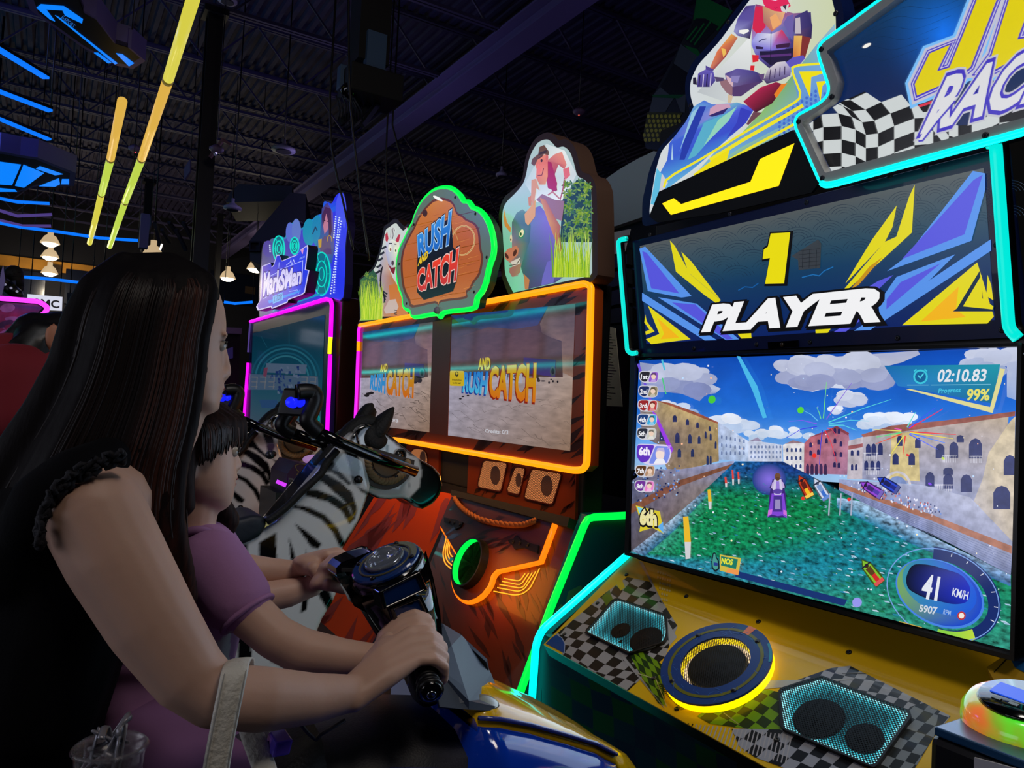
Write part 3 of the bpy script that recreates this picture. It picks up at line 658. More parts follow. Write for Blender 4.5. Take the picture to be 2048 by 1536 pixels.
for x, y, w, h in ((327, 390, 10, 17), (390, 408, 8, 15), (440, 422, 7, 14), (500, 440, 5, 12), (265, 470, 13, 30), (340, 485, 11, 26), (402, 490, 9, 24), (448, 495, 7, 20), (350, 560, 9, 22), (415, 560, 8, 20), (480, 470, 5, 18), (505, 480, 5, 18), (490, 600, 6, 28), (505, 598, 5, 26), (530, 520, 5, 18)): win(x, y, w, h)
for x in range(560, 690, 22):
    for y in (480 + (x - 560) * .2, 520 + (x - 560) * .14, 560): win(x, y, 4, 9, (110, 128, 170))
for x in range(706, 860, 18):
    for y in (530, 556, 580): win(x, y, 4, 7, (120, 136, 176))
for x in range(884, 966, 22):
    for y in (545, 585, 625): win(x, y, 5, 10, (50, 66, 120))
for x, y in ((1000, 520), (1040, 505), (1078, 500), (1000, 560), (1038, 555), (1120, 500), (1150, 515), (1120, 565), (1150, 568), (1118, 618), (1140, 620), (1120, 450), (1140, 452)): win(x, y, 7, 13, (48, 40, 92))
for k in range(5): win(985 + k * 22, 640, 8, 28, (60, 40, 80))
for x, y, w, h in ((1285, 545, 12, 30), (1312, 543, 12, 30), (1345, 540, 12, 30), (1275, 622, 10, 24), (1305, 622, 10, 24), (1335, 622, 10, 24), (1440, 500, 14, 26), (1530, 510, 14, 26), (1500, 590, 16, 30), (1420, 590, 15, 28), (1640, 550, 22, 36), (1708, 545, 22, 40), (1815, 538, 32, 50), (1590, 690, 22, 36), (1680, 700, 24, 38), (1770, 710, 28, 44), (1740, 490, 18, 18), (1680, 650, 24, 18), (1205, 560, 7, 14), (1235, 560, 7, 14), (1205, 630, 6, 16), (1225, 630, 6, 16), (1985, 620, 30, 50), (1945, 780, 42, 58)): win(x, y, w, h, (44, 52, 104))
for x, y, w in ((1300, 578, 70), (1310, 652, 66), (1690, 592, 70), (1820, 594, 60), (1660, 735, 90)):   # balcony balusters
    for k in range(8): A.stroke([(x - w / 2 + k * w / 8, y - 16), (x - w / 2 + k * w / 8, y + 16)], 3, (206, 206, 220), up=False)
    A.stroke([(x - w / 2 - 4, y - 17), (x + w / 2, y - 17)], 5, (216, 216, 228), up=False)
A.stroke(A.arcpts(1428, 730, 65, 75, 190, 350), 12, (200, 196, 204)); A.ell(1428, 735, 52, 60, (120, 140, 190), 0, 20, 180, 360)
# embankments, crowds
A.poly([(110, 700), (200, 640), (360, 640), (620, 598), (632, 650), (480, 745), (300, 900), (112, 1045)], [(90, 96, 130), (120, 120, 150), (140, 140, 170), (150, 160, 200), (120, 120, 150), (130, 118, 118), (110, 96, 96), (80, 74, 84)])
A.poly([(112, 815), (350, 695), (618, 612), (622, 626), (360, 722), (112, 860)], (124, 78, 58))
A.poly([(1140, 690), (1560, 720), (1790, 780), (2000, 1000), (1990, 1165), (1600, 960), (1140, 778)], [(150, 160, 200), (170, 176, 206), (176, 180, 206), (160, 164, 192), (120, 130, 168), (128, 140, 184), (120, 130, 180)])
A.poly([(1140, 706), (1230, 740), (1600, 865), (1996, 1020), (1994, 1058), (1600, 895), (1140, 730)], (168, 112, 92))
for k in range(9):
    y0 = 790 + k * 22; A.stroke([(1150, 742 + k * 6), (1600, 905 + k * 10), (1992, 1070 + k * 13)], 1.6, (96, 106, 150), up=False)
A.up(); rr = random.Random(4)
for k in range(170):
    t = rr.random(); x = 1235 + t * 410; y = 690 + t * 140 + rr.uniform(0, 55); A.ell(x, y, 4, 6, rr.choice([(220, 225, 240), (60, 70, 120), (200, 120, 120), (120, 150, 220), (230, 230, 250)]), 0, 6, up=False)
for k in range(90):
    x = rr.uniform(122, 350); y = rr.uniform(650, 800) - (x - 122) * .12; A.ell(x, y, 5, 5, rr.choice([(40, 60, 120), (90, 130, 200), (20, 30, 70), (150, 180, 220)]), 0, 6, up=False)
# water
A.mi = 2
def wcol(u, v):
    c = mixc((22, 56, 124), (10, 126, 62), min(1, max(0, v - .10) * 3.4)); e = abs(u - .5) * 2
    return mixc(mixc(c, (24, 118, 168), .55 * max(0, math.sin(v * 7 + u * 5)) + .25 * v), (150, 186, 216), max(0, e - .78) * 2.2)
A.grid([(628, 602), (862, 602), (1250, 800), (470, 750)], 12, 8, lambda u, v: wcol(.25 + u * .5, v * .35))
A.grid([(470, 750), (1250, 800), (1992, 1165), (130, 1045)], 18, 14, lambda u, v: wcol(u, .35 + v * .4))
A.grid([(118, 1045), (1992, 1165), (1990, 1534), (105, 1051)], 18, 8, lambda u, v: mixc(wcol(u * .8 + .1, .75 + v * .25), (120, 160, 190), .25 * v))
A.poly([(1130, 780), (1250, 800), (1990, 1165), (1991, 1220), (1500, 1010), (1130, 830)], [(150, 178, 214), (160, 190, 220), (120, 150, 190), (40, 90, 140), (30, 110, 150), (30, 120, 150)])
A.poly([(112, 1045), (300, 900), (470, 750), (500, 760), (330, 940), (180, 1070)], [(120, 140, 170), (160, 180, 205), (110, 140, 180), (30, 110, 120), (40, 110, 140), (30, 90, 130)])
A.mi = 0
A.ell(796, 690, 84, 78, ((134, 112, 226), (24, 62, 132)), 0, 24)
for k in range(420):
    t = rr.random() ** .7; v = rr.random(); y = 640 + 760 * t; xl, xr = 560 - 470 * t, 900 + 1080 * min(1, t * 1.15); x = xl + (xr - xl) * v
    if y > 1045 + (x - 105) * .245 or y < 640 + max(0, x - 1000) * .5: continue
    e = abs(v - .5) * 2; s = 3 + 9 * t; c = mixc((20, 110, 60), (40, 140, 190), rr.random()) if rr.random() > .25 + .5 * e else mixc((120, 170, 206), (214, 228, 240), rr.random())
    A.poly([(x, y), (x + s * 2.2, y + s * .2), (x + s * 3.2, y + s * 1.1), (x + s * .8, y + s * .7)], c, up=False)
for k in range(150):
    x = rr.uniform(200, 1980); y = rr.uniform(120, 1450)
    if y > 1060 + (x - 105) * .25: continue
    A.ell(x, y, *(2 * [rr.choice([2, 3, 3, 5])]), rr.choice([(235, 240, 255), (235, 240, 255), (190, 220, 255), (255, 240, 200), (255, 190, 150)]), 0, 7, up=False)
A.up()
# jet skis
def ski(x, y, s, rot, c, c2, rider):
    r = math.radians(rot)
    def T(p): return [(x + s * (a * math.cos(r) - b * math.sin(r)), y + s * (a * math.sin(r) + b * math.cos(r))) for a, b in p]
    A.poly(T([(0, -1.05), (.35, -.5), (.42, .5), (.36, 1), (-.36, 1), (-.42, .5), (-.35, -.5)]), mixc(c, (0, 0, 0), .55)); A.poly(T([(0, -.95), (.28, -.45), (.3, .8), (-.3, .8), (-.28, -.45)]), c); A.poly(T([(-.14, .1), (.14, .1), (.16, .9), (-.16, .9)]), c2)
    A.poly(T([(-.36, .7), (.36, .7), (.34, .95), (-.34, .95)]), mixc(c2, (255, 255, 255), .2)); A.poly(T([(-.2, -.35), (.2, -.35), (.17, .2), (-.17, .2)]), rider); A.ell(*T([(0, -.5)])[0], .14 * s, .15 * s, mixc(rider, (20, 10, 10), .4), 0, 10); A.stroke(T([(-.36, -.55), (.36, -.55)]), .09 * s, (30, 26, 50))
for pts, c in (([(812, 690), (862, 690), (878, 770), (884, 880), (790, 878), (796, 770)], (60, 36, 120)), ([(808, 760), (868, 760), (880, 850), (884, 882), (862, 868), (838, 872), (806, 864), (786, 880), (794, 845)], (126, 70, 210)), ([(818, 772), (858, 772), (862, 850), (814, 850)], (70, 50, 140)), ([(826, 790), (850, 790), (852, 838), (824, 838)], (150, 140, 190)), ([(792, 842), (812, 838), (808, 862), (788, 872)], (206, 110, 220)), ([(866, 840), (882, 846), (884, 872), (866, 862)], (206, 110, 220)), ([(804, 716), (872, 712), (880, 730), (866, 738), (810, 740), (798, 732)], (40, 30, 80)),
               ([(820, 692), (856, 690), (864, 730), (854, 768), (822, 768), (812, 734)], (206, 200, 226)), ([(830, 700), (846, 700), (850, 765), (828, 765)], (150, 120, 214)), ([(812, 706), (822, 700), (814, 738), (804, 734)], (190, 170, 220)), ([(856, 698), (866, 706), (874, 730), (862, 736)], (190, 170, 220))): A.poly(pts, c)
A.ell(838, 676, 15, 17, (112, 76, 54)); A.ell(838, 688, 11, 9, (90, 60, 44)); A.ell(838, 750, 24, 12, (90, 66, 160))
ski(972, 725, 62, -28, (196, 62, 30), (240, 190, 40), (90, 30, 24)); ski(1052, 738, 62, -32, (206, 214, 236), (60, 110, 200), (120, 150, 200)); ski(1302, 738, 64, -58, (150, 70, 214), (84, 60, 170), (60, 40, 110)); ski(1386, 715, 62, -58, (40, 70, 206), (30, 40, 130), (24, 30, 90)); ski(1304, 1148, 76, -38, (130, 190, 50), (206, 40, 40), (90, 60, 30))
# posts and streamers
for x, y0, y1, w in ((385, 875, 1000, 26), (500, 742, 800, 14), (582, 680, 710, 9), (645, 655, 690, 8), (617, 645, 690, 8)):
    c = (232, 184, 44) if w > 9 else (220, 70, 60); A.poly([(x - w / 2, y0), (x + w / 2, y0 - 2), (x + w / 2 + w * .5, y1), (x - w / 2 + w * .3, y1)], c); A.poly([(x - w / 2 + w * .3, y1), (x + w / 2 + w * .5, y1), (x + w * .9, y1 + (y1 - y0) * .65), (x, y1 + (y1 - y0) * .68)], (206, 206, 210))
for x in (1155, 1210, 1100): A.stroke([(x, 760), (x - 6, 870)], 7, (170, 176, 200))
A.poly([(638, 82), (655, 84), (740, 230), (788, 386), (768, 390), (715, 250)], (74, 184, 232)); A.poly([(215, 345), (240, 370), (325, 545), (312, 566), (260, 450)], (150, 60, 226)); A.stroke([(150, 120), (225, 340)], 12, (110, 80, 214)); A.stroke([(268, 100), (282, 152)], 9, (80, 190, 220)); A.stroke([(270, 190), (288, 270)], 6, (70, 200, 120))
for a0, ln, c in ((5, 250, (240, 50, 60)), (12, 240, (240, 220, 60)), (22, 210, (70, 130, 255)), (38, 200, (90, 110, 250)), (95, 160, (240, 60, 60)), (115, 170, (240, 230, 80)), (150, 170, (230, 80, 60)), (165, 150, (90, 220, 130)), (-40, 240, (235, 40, 80)), (-48, 220, (60, 90, 240)), (-70, 140, (90, 220, 210)), (200, 60, (240, 90, 200)), (185, 160, (230, 220, 110))):
    r = math.radians(a0); A.stroke([(1475 + 22 * math.cos(r), 455 + 22 * math.sin(r)), (1475 + ln * math.cos(r), 455 + ln * .72 * math.sin(r))], 6, c, taper=(1, .45), up=False)
A.up()
for a0, ln, c in ((-20, 360, (90, 220, 220)), (-4, 230, (90, 210, 230)), (10, 170, (100, 220, 230)), (215, 120, (100, 190, 240)), (185, 170, (130, 90, 240)), (250, 90, (110, 220, 150)), (-55, 250, (130, 90, 220)), (40, 90, (230, 70, 90)), (70, 200, (240, 60, 80)), (95, 200, (30, 60, 220)), (160, 190, (60, 60, 230)), (275, 210, (120, 230, 110))):
    r = math.radians(a0); A.stroke([(1065 + 30 * math.cos(r), 420 + 30 * math.sin(r)), (1065 + ln * .6 * math.cos(r), 420 + ln * .55 * math.sin(r) - 12), (1065 + ln * math.cos(r), 420 + ln * math.sin(r))], 5, c, taper=(1, .4), up=False)
A.up()
for x, y, rx, ry, c in ((955, 350, 16, 17, (90, 214, 60)), (516, 297, 18, 20, (70, 200, 60)), (1023, 574, 11, 11, (236, 50, 40)), (1195, 790, 9, 9, (236, 60, 50)), (967, 785, 9, 9, (226, 60, 40)), (1595, 714, 10, 6, (120, 60, 230)), (1485, 572, 9, 6, (230, 60, 60)), (1660, 588, 9, 6, (190, 220, 80)), (1235, 1298, 24, 24, (150, 150, 236))): A.ell(x, y, rx, ry, c, 30, 14, up=False)
# rank list
BAD = [(185, 'st', '1', (40, 36, 44), (140, 90, 200)), (257, 'nd', '2', (30, 44, 96), (150, 140, 110)), (327, 'rd', '3', (150, 34, 40), (190, 60, 60)), (397, 'th', '4', (26, 60, 120), (60, 170, 220)), (466, 'th', '5', (40, 44, 60), (200, 200, 190)), (650, 'th', '7', (90, 56, 30), (180, 140, 110)), (725, 'th', '8', (110, 50, 150), (230, 130, 200))]
for y, sf, nb, c, pc in BAD:
    x = 205 - (y - 185) * .034; A.poly([(a, b) for a, b in rounded([(x - 50, y - 30), (x + 50, y - 28), (x + 44, y + 30), (x - 30, y + 30), (x - 52, y + 10)], 22, 4)], (205, 205, 216)); A.poly(rounded([(x - 46, y - 26), (x + 8, y - 26), (x - 12, y + 24), (x - 30, y + 24), (x - 48, y + 8)], 14, 3), c)
    A.poly(rounded([(x + 12, y - 24), (x + 46, y - 24), (x + 40, y + 26), (x - 6, y + 26)], 12, 3), pc); A.ell(x + 22, y - 2, 12, 14, (235, 206, 186), 0, 12); A.poly([(x + 8, y - 8), (x + 14, y - 20), (x + 32, y - 20), (x + 37, y - 4), (x + 24, y - 12)], mixc(pc, (40, 30, 20), .5)); A.poly([(x + 6, y + 25), (x + 14, y + 12), (x + 30, y + 12), (x + 36, y + 25)], mixc(pc, (255, 255, 255), .4))
    A.text(nb + sf, [(x - 42, y + 12), (x - 8, y + 12), (x - 6, y - 12), (x - 40, y - 12)], (240, 240, 245), .03)
A.poly(rounded([(145, 515), (300, 520), (322, 560), (300, 618), (200, 622), (148, 590)], 22, 4), (214, 206, 236)); A.poly(rounded([(148, 520), (236, 522), (205, 600), (170, 612), (146, 580)], 14, 4), (96, 50, 190)); A.poly(rounded([(240, 526), (306, 530), (312, 565), (296, 612), (206, 614)], 10, 4), (120, 140, 230)); A.ell(262, 568, 22, 28, (240, 220, 214)); A.poly([(240, 560), (250, 536), (280, 536), (290, 570), (280, 556), (256, 548)], (190, 180, 220)); A.poly([(230, 614), (244, 590), (280, 590), (292, 614)], (236, 236, 244))
A.text('6th', [(156, 574), (212, 574), (212, 530), (158, 530)], (240, 236, 250), .05); A.text('1P', [(300, 540), (318, 540), (318, 524), (302, 524)], (200, 150, 250), .04)
A.poly([(142, 820), (190, 832), (262, 850), (282, 960), (225, 930), (160, 950), (168, 905)], (214, 196, 40)); A.poly([(150, 826), (180, 836), (160, 860)], (120, 210, 230)); A.poly([(250, 925), (278, 900), (280, 958)], (96, 170, 230))
A.text('6th', [(160, 918), (248, 926), (246, 840), (166, 832)], (20, 18, 22), .08, grow=.09); A.text('6th', [(160, 916), (248, 924), (246, 840), (166, 832)], (230, 222, 160), .06)
# clock panel
A.poly([(1372, 132), (1946, 126), (1905, 318), (1440, 232)], [(24, 104, 170), (34, 150, 168), (28, 110, 150), (40, 120, 196)]); A.poly([(1946, 146), (1970, 150), (1908, 366), (1480, 248), (1500, 246), (1896, 336)], (222, 216, 150))
A.ell(1552, 187, 36, 36, (60, 196, 220)); A.ell(1552, 187, 27, 27, (24, 96, 150)); A.stroke([(1540, 180), (1550, 192), (1568, 170)], 6, (80, 210, 230)); A.stroke([(1520, 160), (1532, 150)], 7, (60, 196, 220)); A.stroke([(1572, 150), (1584, 160)], 7, (60, 196, 220))
A.text('02:10.83', [(1632, 214), (1872, 210), (1884, 148), (1644, 150)], (225, 228, 236), .025); A.stroke([(1486, 228), (1592, 228)], 3, (120, 190, 216)); A.stroke([(1604, 228), (1900, 224)], 3, (120, 190, 216))
A.text('Progress', [(1638, 276), (1748, 270), (1754, 240), (1644, 244)], (70, 196, 226), .02); A.text('99%', [(1776, 306), (1892, 306), (1898, 246), (1786, 246)], (228, 222, 110), .03)
# boost bar
A.poly([(640, 1142), (1190, 1286), (1176, 1316), (636, 1172)], (22, 50, 112)); A.poly([(560, 1062), (665, 1080), (652, 1164), (560, 1142)], (206, 184, 70)); A.poly([(566, 1070), (650, 1086), (640, 1134), (566, 1116)], (30, 120, 100)); A.text('NOS', [(566, 1106), (622, 1116), (628, 1086), (570, 1078)], (226, 226, 60), .05); A.poly([(600, 1130), (655, 1140), (650, 1164), (590, 1150)], (236, 150, 80))
A.poly(rounded([(527, 1052), (540, 1052), (544, 1075), (556, 1090), (560, 1135), (536, 1148), (520, 1130), (518, 1090)], 8, 3), (16, 30, 40)); A.poly(rounded([(530, 1058), (538, 1058), (540, 1078), (550, 1092), (553, 1130), (537, 1140), (526, 1126), (524, 1094)], 7, 3), (70, 150, 140)); A.poly([(530, 1100), (550, 1104), (551, 1118), (530, 1116)], (40, 60, 140))
# speedometer
A.arc(1665, 1262, 268, 190, -120, 78, 62, (18, 40, 104), 30, 26); A.arc(1665, 1262, 268, 190, 34, 78, 54, lambda x, y: mixc((214, 220, 60), (140, 210, 70), min(1, max(0, (1890 - x) / 200))), 12, 26); A.arc(1665, 1262, 290, 214, -130, 230, 5, (120, 160, 226), 40, 26)
for a in (-100, -82, -62, -38, -18, 2): p = A.arcpts(1665, 1262, 285, 206, a, a + 1, 1, 26)[0]; w = A.arcpts(1665, 1262, 265, 190, a, a + 1, 1, 26)[0]; A.stroke([p, w], 4, (220, 224, 236), up=False)
A.ell(1650, 1255, 232, 156, (70, 130, 226), 26, 40); A.ell(1648, 1252, 222, 148, lambda x, y: mixc((120, 170, 90), (24, 70, 200), min(1, max(0, (x - 1430) / 260))), 26, 40); A.ell(1648, 1225, 196, 120, lambda x, y: mixc((60, 150, 160), (30, 90, 216), min(1, max(0, (x - 1440) / 300))), 26, 40)
A.poly(rounded([(1480, 1180), (1510, 1108), (1600, 1112), (1760, 1160), (1806, 1230), (1790, 1300), (1720, 1310), (1560, 1272), (1490, 1232)], 60, 6), lambda x, y: mixc((8, 18, 40), (24, 44, 190), min(1, max(0, (x - 1560) / 240))))
A.text('41', [(1552, 1276), (1636, 1292), (1654, 1172), (1578, 1156)], (226, 230, 240), .03); A.text('KM/H', [(1708, 1266), (1786, 1288), (1794, 1246), (1716, 1226)], (220, 226, 240), .02); A.text('5907', [(1546, 1344), (1632, 1362), (1640, 1322), (1552, 1308)], (206, 214, 226), .03); A.text('RPM', [(1665, 1356), (1702, 1364), (1706, 1340), (1670, 1332)], (150, 180, 226), .01)
A.ell(1757, 1364, 21, 21, (190, 50, 50)); A.ell(1757, 1364, 14, 14, (240, 230, 220)); A.poly([(1410, 1440), (1450, 1390), (1560, 1420), (1600, 1460), (1560, 1505)], [(90, 110, 90), (190, 170, 70), (226, 170, 60), (206, 150, 60), (120, 110, 80)])
A.build('race_picture', [ART_SCR, MSKY, MWAT, MSTN], jet)
lamp('race_screen_light', 'AREA', SCR.px(1650, 960, .03), 5, (.62, .78, 1), 1.2, SCR.px(1650, 960, 1.0), size_y=.66)

# marquee
mo = [(1266, 484), (1990, 298), (2030, 672), (1280, 708)]
MB().prism(pxs(MARQ, mo), MARQ.n * -.06).build('marquee_panel', NAVY, jet, .003)
A = Art(MARQ, (1220, 380, 2.4734)); A.gain = .92
MB_IN = [(1280, 492), (1968, 336), (1990, 640), (1293, 688)]; A.crop(0, 0, 1)
A.grid(MB_IN, 10, 10, lambda u, v: mixc(mixc((84, 90, 92), (20, 66, 96), min(1, v * 2.1)), (8, 34, 100), max(0, v * 1.6 - .6)))
A.crop(1220, 380, 2.4734)
for r_ in range(4):
    for k in range(12):
        cx = 260 + k * 150 + (r_ % 2) * 75; cy = 330 + r_ * 62 - (cx - 260) * .22
        if cy < -40: continue
        for q in range(4): A.stroke(A.arcpts(cx, cy, 84 - q * 18, 60 - q * 13, 195, 345, 9), 2.2, (22, 40, 62), up=False)
A.up()
LB, PU, YE, OG = (88, 150, 240), (88, 88, 226), (232, 220, 22), (250, 186, 26)
for pts, c in (([(146, 290), (175, 280), (405, 525), (355, 532), (188, 500)], LB), ([(160, 302), (182, 310), (345, 512), (205, 486)], PU), ([(160, 508), (160, 548), (470, 744), (530, 742)], LB), ([(238, 530), (430, 562), (640, 738), (575, 742)], LB), ([(308, 556), (424, 566), (610, 737), (578, 740)], PU),
               ([(298, 250), (322, 276), (398, 416), (550, 545), (530, 562), (470, 520), (328, 404)], YE), ([(355, 305), (405, 355), (500, 480), (548, 542), (482, 486), (390, 408)], YE), ([(190, 572), (400, 738), (206, 762), (180, 738), (246, 712)], YE), ([(235, 630), (345, 730), (252, 738), (270, 710)], OG),
               ([(176, 615), (184, 650), (222, 700), (180, 716), (176, 700), (198, 692), (172, 655)], YE), ([(575, 640), (700, 700), (702, 732), (652, 734)], YE), ([(1018, 676), (1112, 660), (1080, 706), (1020, 708)], YE),
               ([(1886, 244), (1888, 300), (1290, 692), (1210, 696)], LB), ([(1712, 318), (1590, 440), (1340, 640), (1330, 560), (1420, 430)], LB), ([(1640, 362), (1370, 590), (1372, 540), (1440, 456)], PU), ([(1405, 420), (1300, 520), (1280, 480), (1330, 450)], PU), ([(1110, 702), (1240, 620), (1300, 600), (1170, 700)], PU),
               ([(1820, 358), (1902, 625), (1870, 660), (1448, 668)], YE), ([(1728, 478), (1715, 590), (1765, 628), (1540, 650)], OG), ([(1832, 400), (1850, 545), (1905, 572), (1900, 600), (1700, 600), (1720, 585)], (20, 44, 70)), ([(1842, 420), (1845, 535), (1900, 575), (1896, 590), (1750, 575)], YE), ([(1872, 420), (1866, 525), (1900, 545), (1890, 470)], YE)): A.poly(pts, c)
A.crop(1280, 0, 2.6667)
for pts, c in (([(1780, 912), (1845, 925), (1846, 1010), (1772, 1284), (1322, 1446), (1420, 1372)], LB), ([(1784, 960), (1832, 932), (1735, 1250), (1402, 1382)], PU), ([(1470, 985), (1455, 1240), (1280, 1400), (1120, 1536), (1060, 1580), (1310, 1290), (1372, 1262), (1440, 1050)], YE), ([(1374, 1096), (1352, 1210), (1310, 1292), (1100, 1512), (1240, 1282)], YE), ([(1230, 1420), (1300, 1370), (1170, 1520), (1130, 1540)], (206, 150, 20))): A.poly(pts, c)
A.crop(1220, 380, 2.4734)
one = [(800, 215), (896, 210), (866, 462), (772, 464), (796, 336), (760, 342), (766, 294), (786, 280)]
A.poly([(a + (10 if a > 820 else -10) + 6, b + (12 if b > 330 else -8)) for a, b in one], (8, 8, 12)); A.poly(one, (240, 226, 10))
PQ = [(455, 704), (1344, 652), (1356, 476), (470, 570)]
PQ2 = [(460, 712), (1352, 660), (1364, 482), (478, 578)]
A.text('PLAYER', PQ2, (8, 8, 12), .06, .25, grow=.055); A.text('PLAYER', PQ, (8, 8, 12), .06, .25, grow=.05); A.text('PLAYER', PQ, (250, 250, 252), .06, .25)
A.stroke([(640, 496), (672, 478), (710, 482), (740, 460)], 5, (20, 90, 160)); A.stroke([(955, 432), (1010, 418), (1040, 424), (1065, 400), (1110, 380)], 5, (30, 110, 180))
A.build('player_artwork', ART, jet)
for x, y in ((1300, 470), (1460, 428), (1613, 405), (1780, 352), (1388, 697), (1513, 689), (1620, 684), (1795, 676), (1994, 490), (2004, 660), (1850, 337)): bolt(MARQ, x, y, jet, .007)
m = MB(); m.prism(pxs(MARQ, [(1539, 684), (1597, 680), (1598, 693), (1540, 697)], .008), MARQ.n * -.008); m.build('sensor_slot', BLACK_GLOSS, jet); MB().lathe(MARQ.px(1568, 689, .009), MARQ.n, [(.006, -.002), (.006, .001), (.004, .002), (0, .002)], 14).build('camera_lens', mat('lens_brown', (60, 46, 30), .2), jet)
def lightbar(pts, pl, r, name, m, off=.03, back=True, seg=10):
    P = [pl.px(x, y, off) for x, y in pts]; o = MB().tube(P, r, seg, up=pl.n).build(name, m, jet)
    if back: MB().tube([p - pl.n * r * 1.2 for p in P], r * 1.45, 8, up=pl.n).build('bar_backing', BLACK, jet)
    return o
lightbar(rounded([(1266, 477), (1250, 480), (1256, 560), (1268, 700), (1276, 706), (1286, 704)], 10, 4, False), MARQ, .0085, 'light_bar', CYAN_SOFT)
lightbar(rounded([(1992, 288), (2006, 289), (2018, 460), (2032, 655), (2050, 674)], 12, 4, False), MARQ, .0125, 'light_bar', CYAN_SOFT)

# taped paper scrap
pp = MB().prism(pxs(MARQ, [(1586, 512), (1639, 479), (1645, 487), (1643, 536), (1600, 540), (1599, 520)], .006, (0, 0, 1)), MARQ.n * -.001).build('paper_note', mat('paper_grey', (150, 156, 160), .8)); tag(pp, 'torn paper scrap with a printed grid taped right of the yellow number', 'paper')
A = Art(MARQ, (1220, 380, 2.4734), off=.0064)
for k in range(5): A.stroke([(942, 300 + k * 20), (1046, 290 + k * 20)], 2, (90, 96, 104), up=False)
for k in range(3): A.stroke([(962 + k * 34, 296), (958 + k * 34, 386)], 2, (90, 96, 104), up=False)
o = A.build('printed_grid', PRINT_MATT, pp)

# side wing and rider sign
A = Art(WINGP, (1280, 0, 4.876)); wing = [(560, -60), (905, 110), (1100, 400), (900, 1300), (300, 1470), (60, 1450), (30, 1330), (130, 930), (330, 560), (500, 230)]
MB().prism([WINGP.px(1280 + x / 4.876, y / 4.876) for x, y in wing], WINGP.n * -.05).build('side_wing', mat('wing_dark', (16, 20, 26), .4), jet)
for pts, c in (([(560, -60), (905, 108), (760, 300), (560, 180), (520, 200)], (10, 74, 36)), ([(545, 180), (640, 180), (770, 260), (560, 470), (440, 380)], (14, 18, 22)), ([(430, 440), (560, 480), (600, 540), (560, 570)], (10, 74, 36)), ([(400, 430), (580, 560), (480, 720), (330, 620)], (44, 52, 66)), ([(330, 620), (480, 730), (450, 900), (330, 960), (200, 850)], (14, 15, 18)), ([(200, 850), (330, 960), (250, 1090), (90, 1100), (130, 930)], (50, 58, 72)), ([(350, 960), (450, 920), (440, 1100), (400, 1090)], (50, 58, 72)), ([(120, 925), (440, 925), (380, 960), (130, 950)], (12, 62, 34)), ([(75, 1095), (420, 1100), (300, 1300), (60, 1400), (30, 1340)], (44, 48, 20))): A.poly(pts, c)
for k in range(3): A.stroke([(700 - k * 70, 200 + k * 30), (530 - k * 36, 440 - k * 26)], 16, (12, 80, 40), up=False)
A.up()
for i in range(8):
    for j in range(6): x, y = 85 + i * 42 + (j % 2) * 20 - j * 10, 1135 + j * 46; A.ell(x, y, 15, 19, (120, 120, 40), 0, 10, up=False) if y < 1430 - (x - 40) * .42 else None
A.build('wing_print', PRINT, jet)
ro = rounded([(20, 2216), (22, 1960), (90, 1660), (180, 1440), (330, 1290), (440, 1180), (492, 1090), (440, 930), (440, 780), (500, 620), (720, 380), (905, 130), (1080, -100), (1150, -420), (1560, -560), (1900, -260), (1985, 120), (1985, 600), (1700, 1800), (1300, 1860), (800, 2030)], 60, 4)
RC = (1280, 0, 4.876)
MB().prism(pxs(RIDP, ro, 0, RC), RIDP.n * -.05).build('rider_sign', NAVY, jet)
A = Art(RIDP, RC); A.gain = .95
ri = rounded([(90, 2120), (100, 1990), (150, 1680), (210, 1470), (360, 1310), (490, 1190), (540, 1090), (490, 930), (490, 800), (560, 640), (780, 400), (960, 150), (1130, -80), (1200, -360), (1540, -480), (1820, -220), (1910, 140), (1915, 600), (1640, 1790), (800, 1960)], 60, 4)
A.poly(ri, lambda x, y: mixc((214, 220, 224), (206, 214, 176), min(1, max(0, (x - 1500) / 300))))
A.poly([(560, 900), (1080, 350), (1090, 700), (880, 1010)], [(190, 196, 200), (236, 238, 238), (214, 218, 218), (206, 212, 214)])
# background swoosh
A.poly([(1905, 230), (1720, 440), (1500, 720), (1190, 1090), (880, 1420), (400, 1860), (1000, 1800), (1500, 1500), (1900, 900)], [(150, 190, 206), (130, 176, 206), (120, 170, 120), (140, 190, 110), (150, 196, 130), (110, 160, 210), (100, 160, 214), (96, 150, 210), (110, 160, 214)])
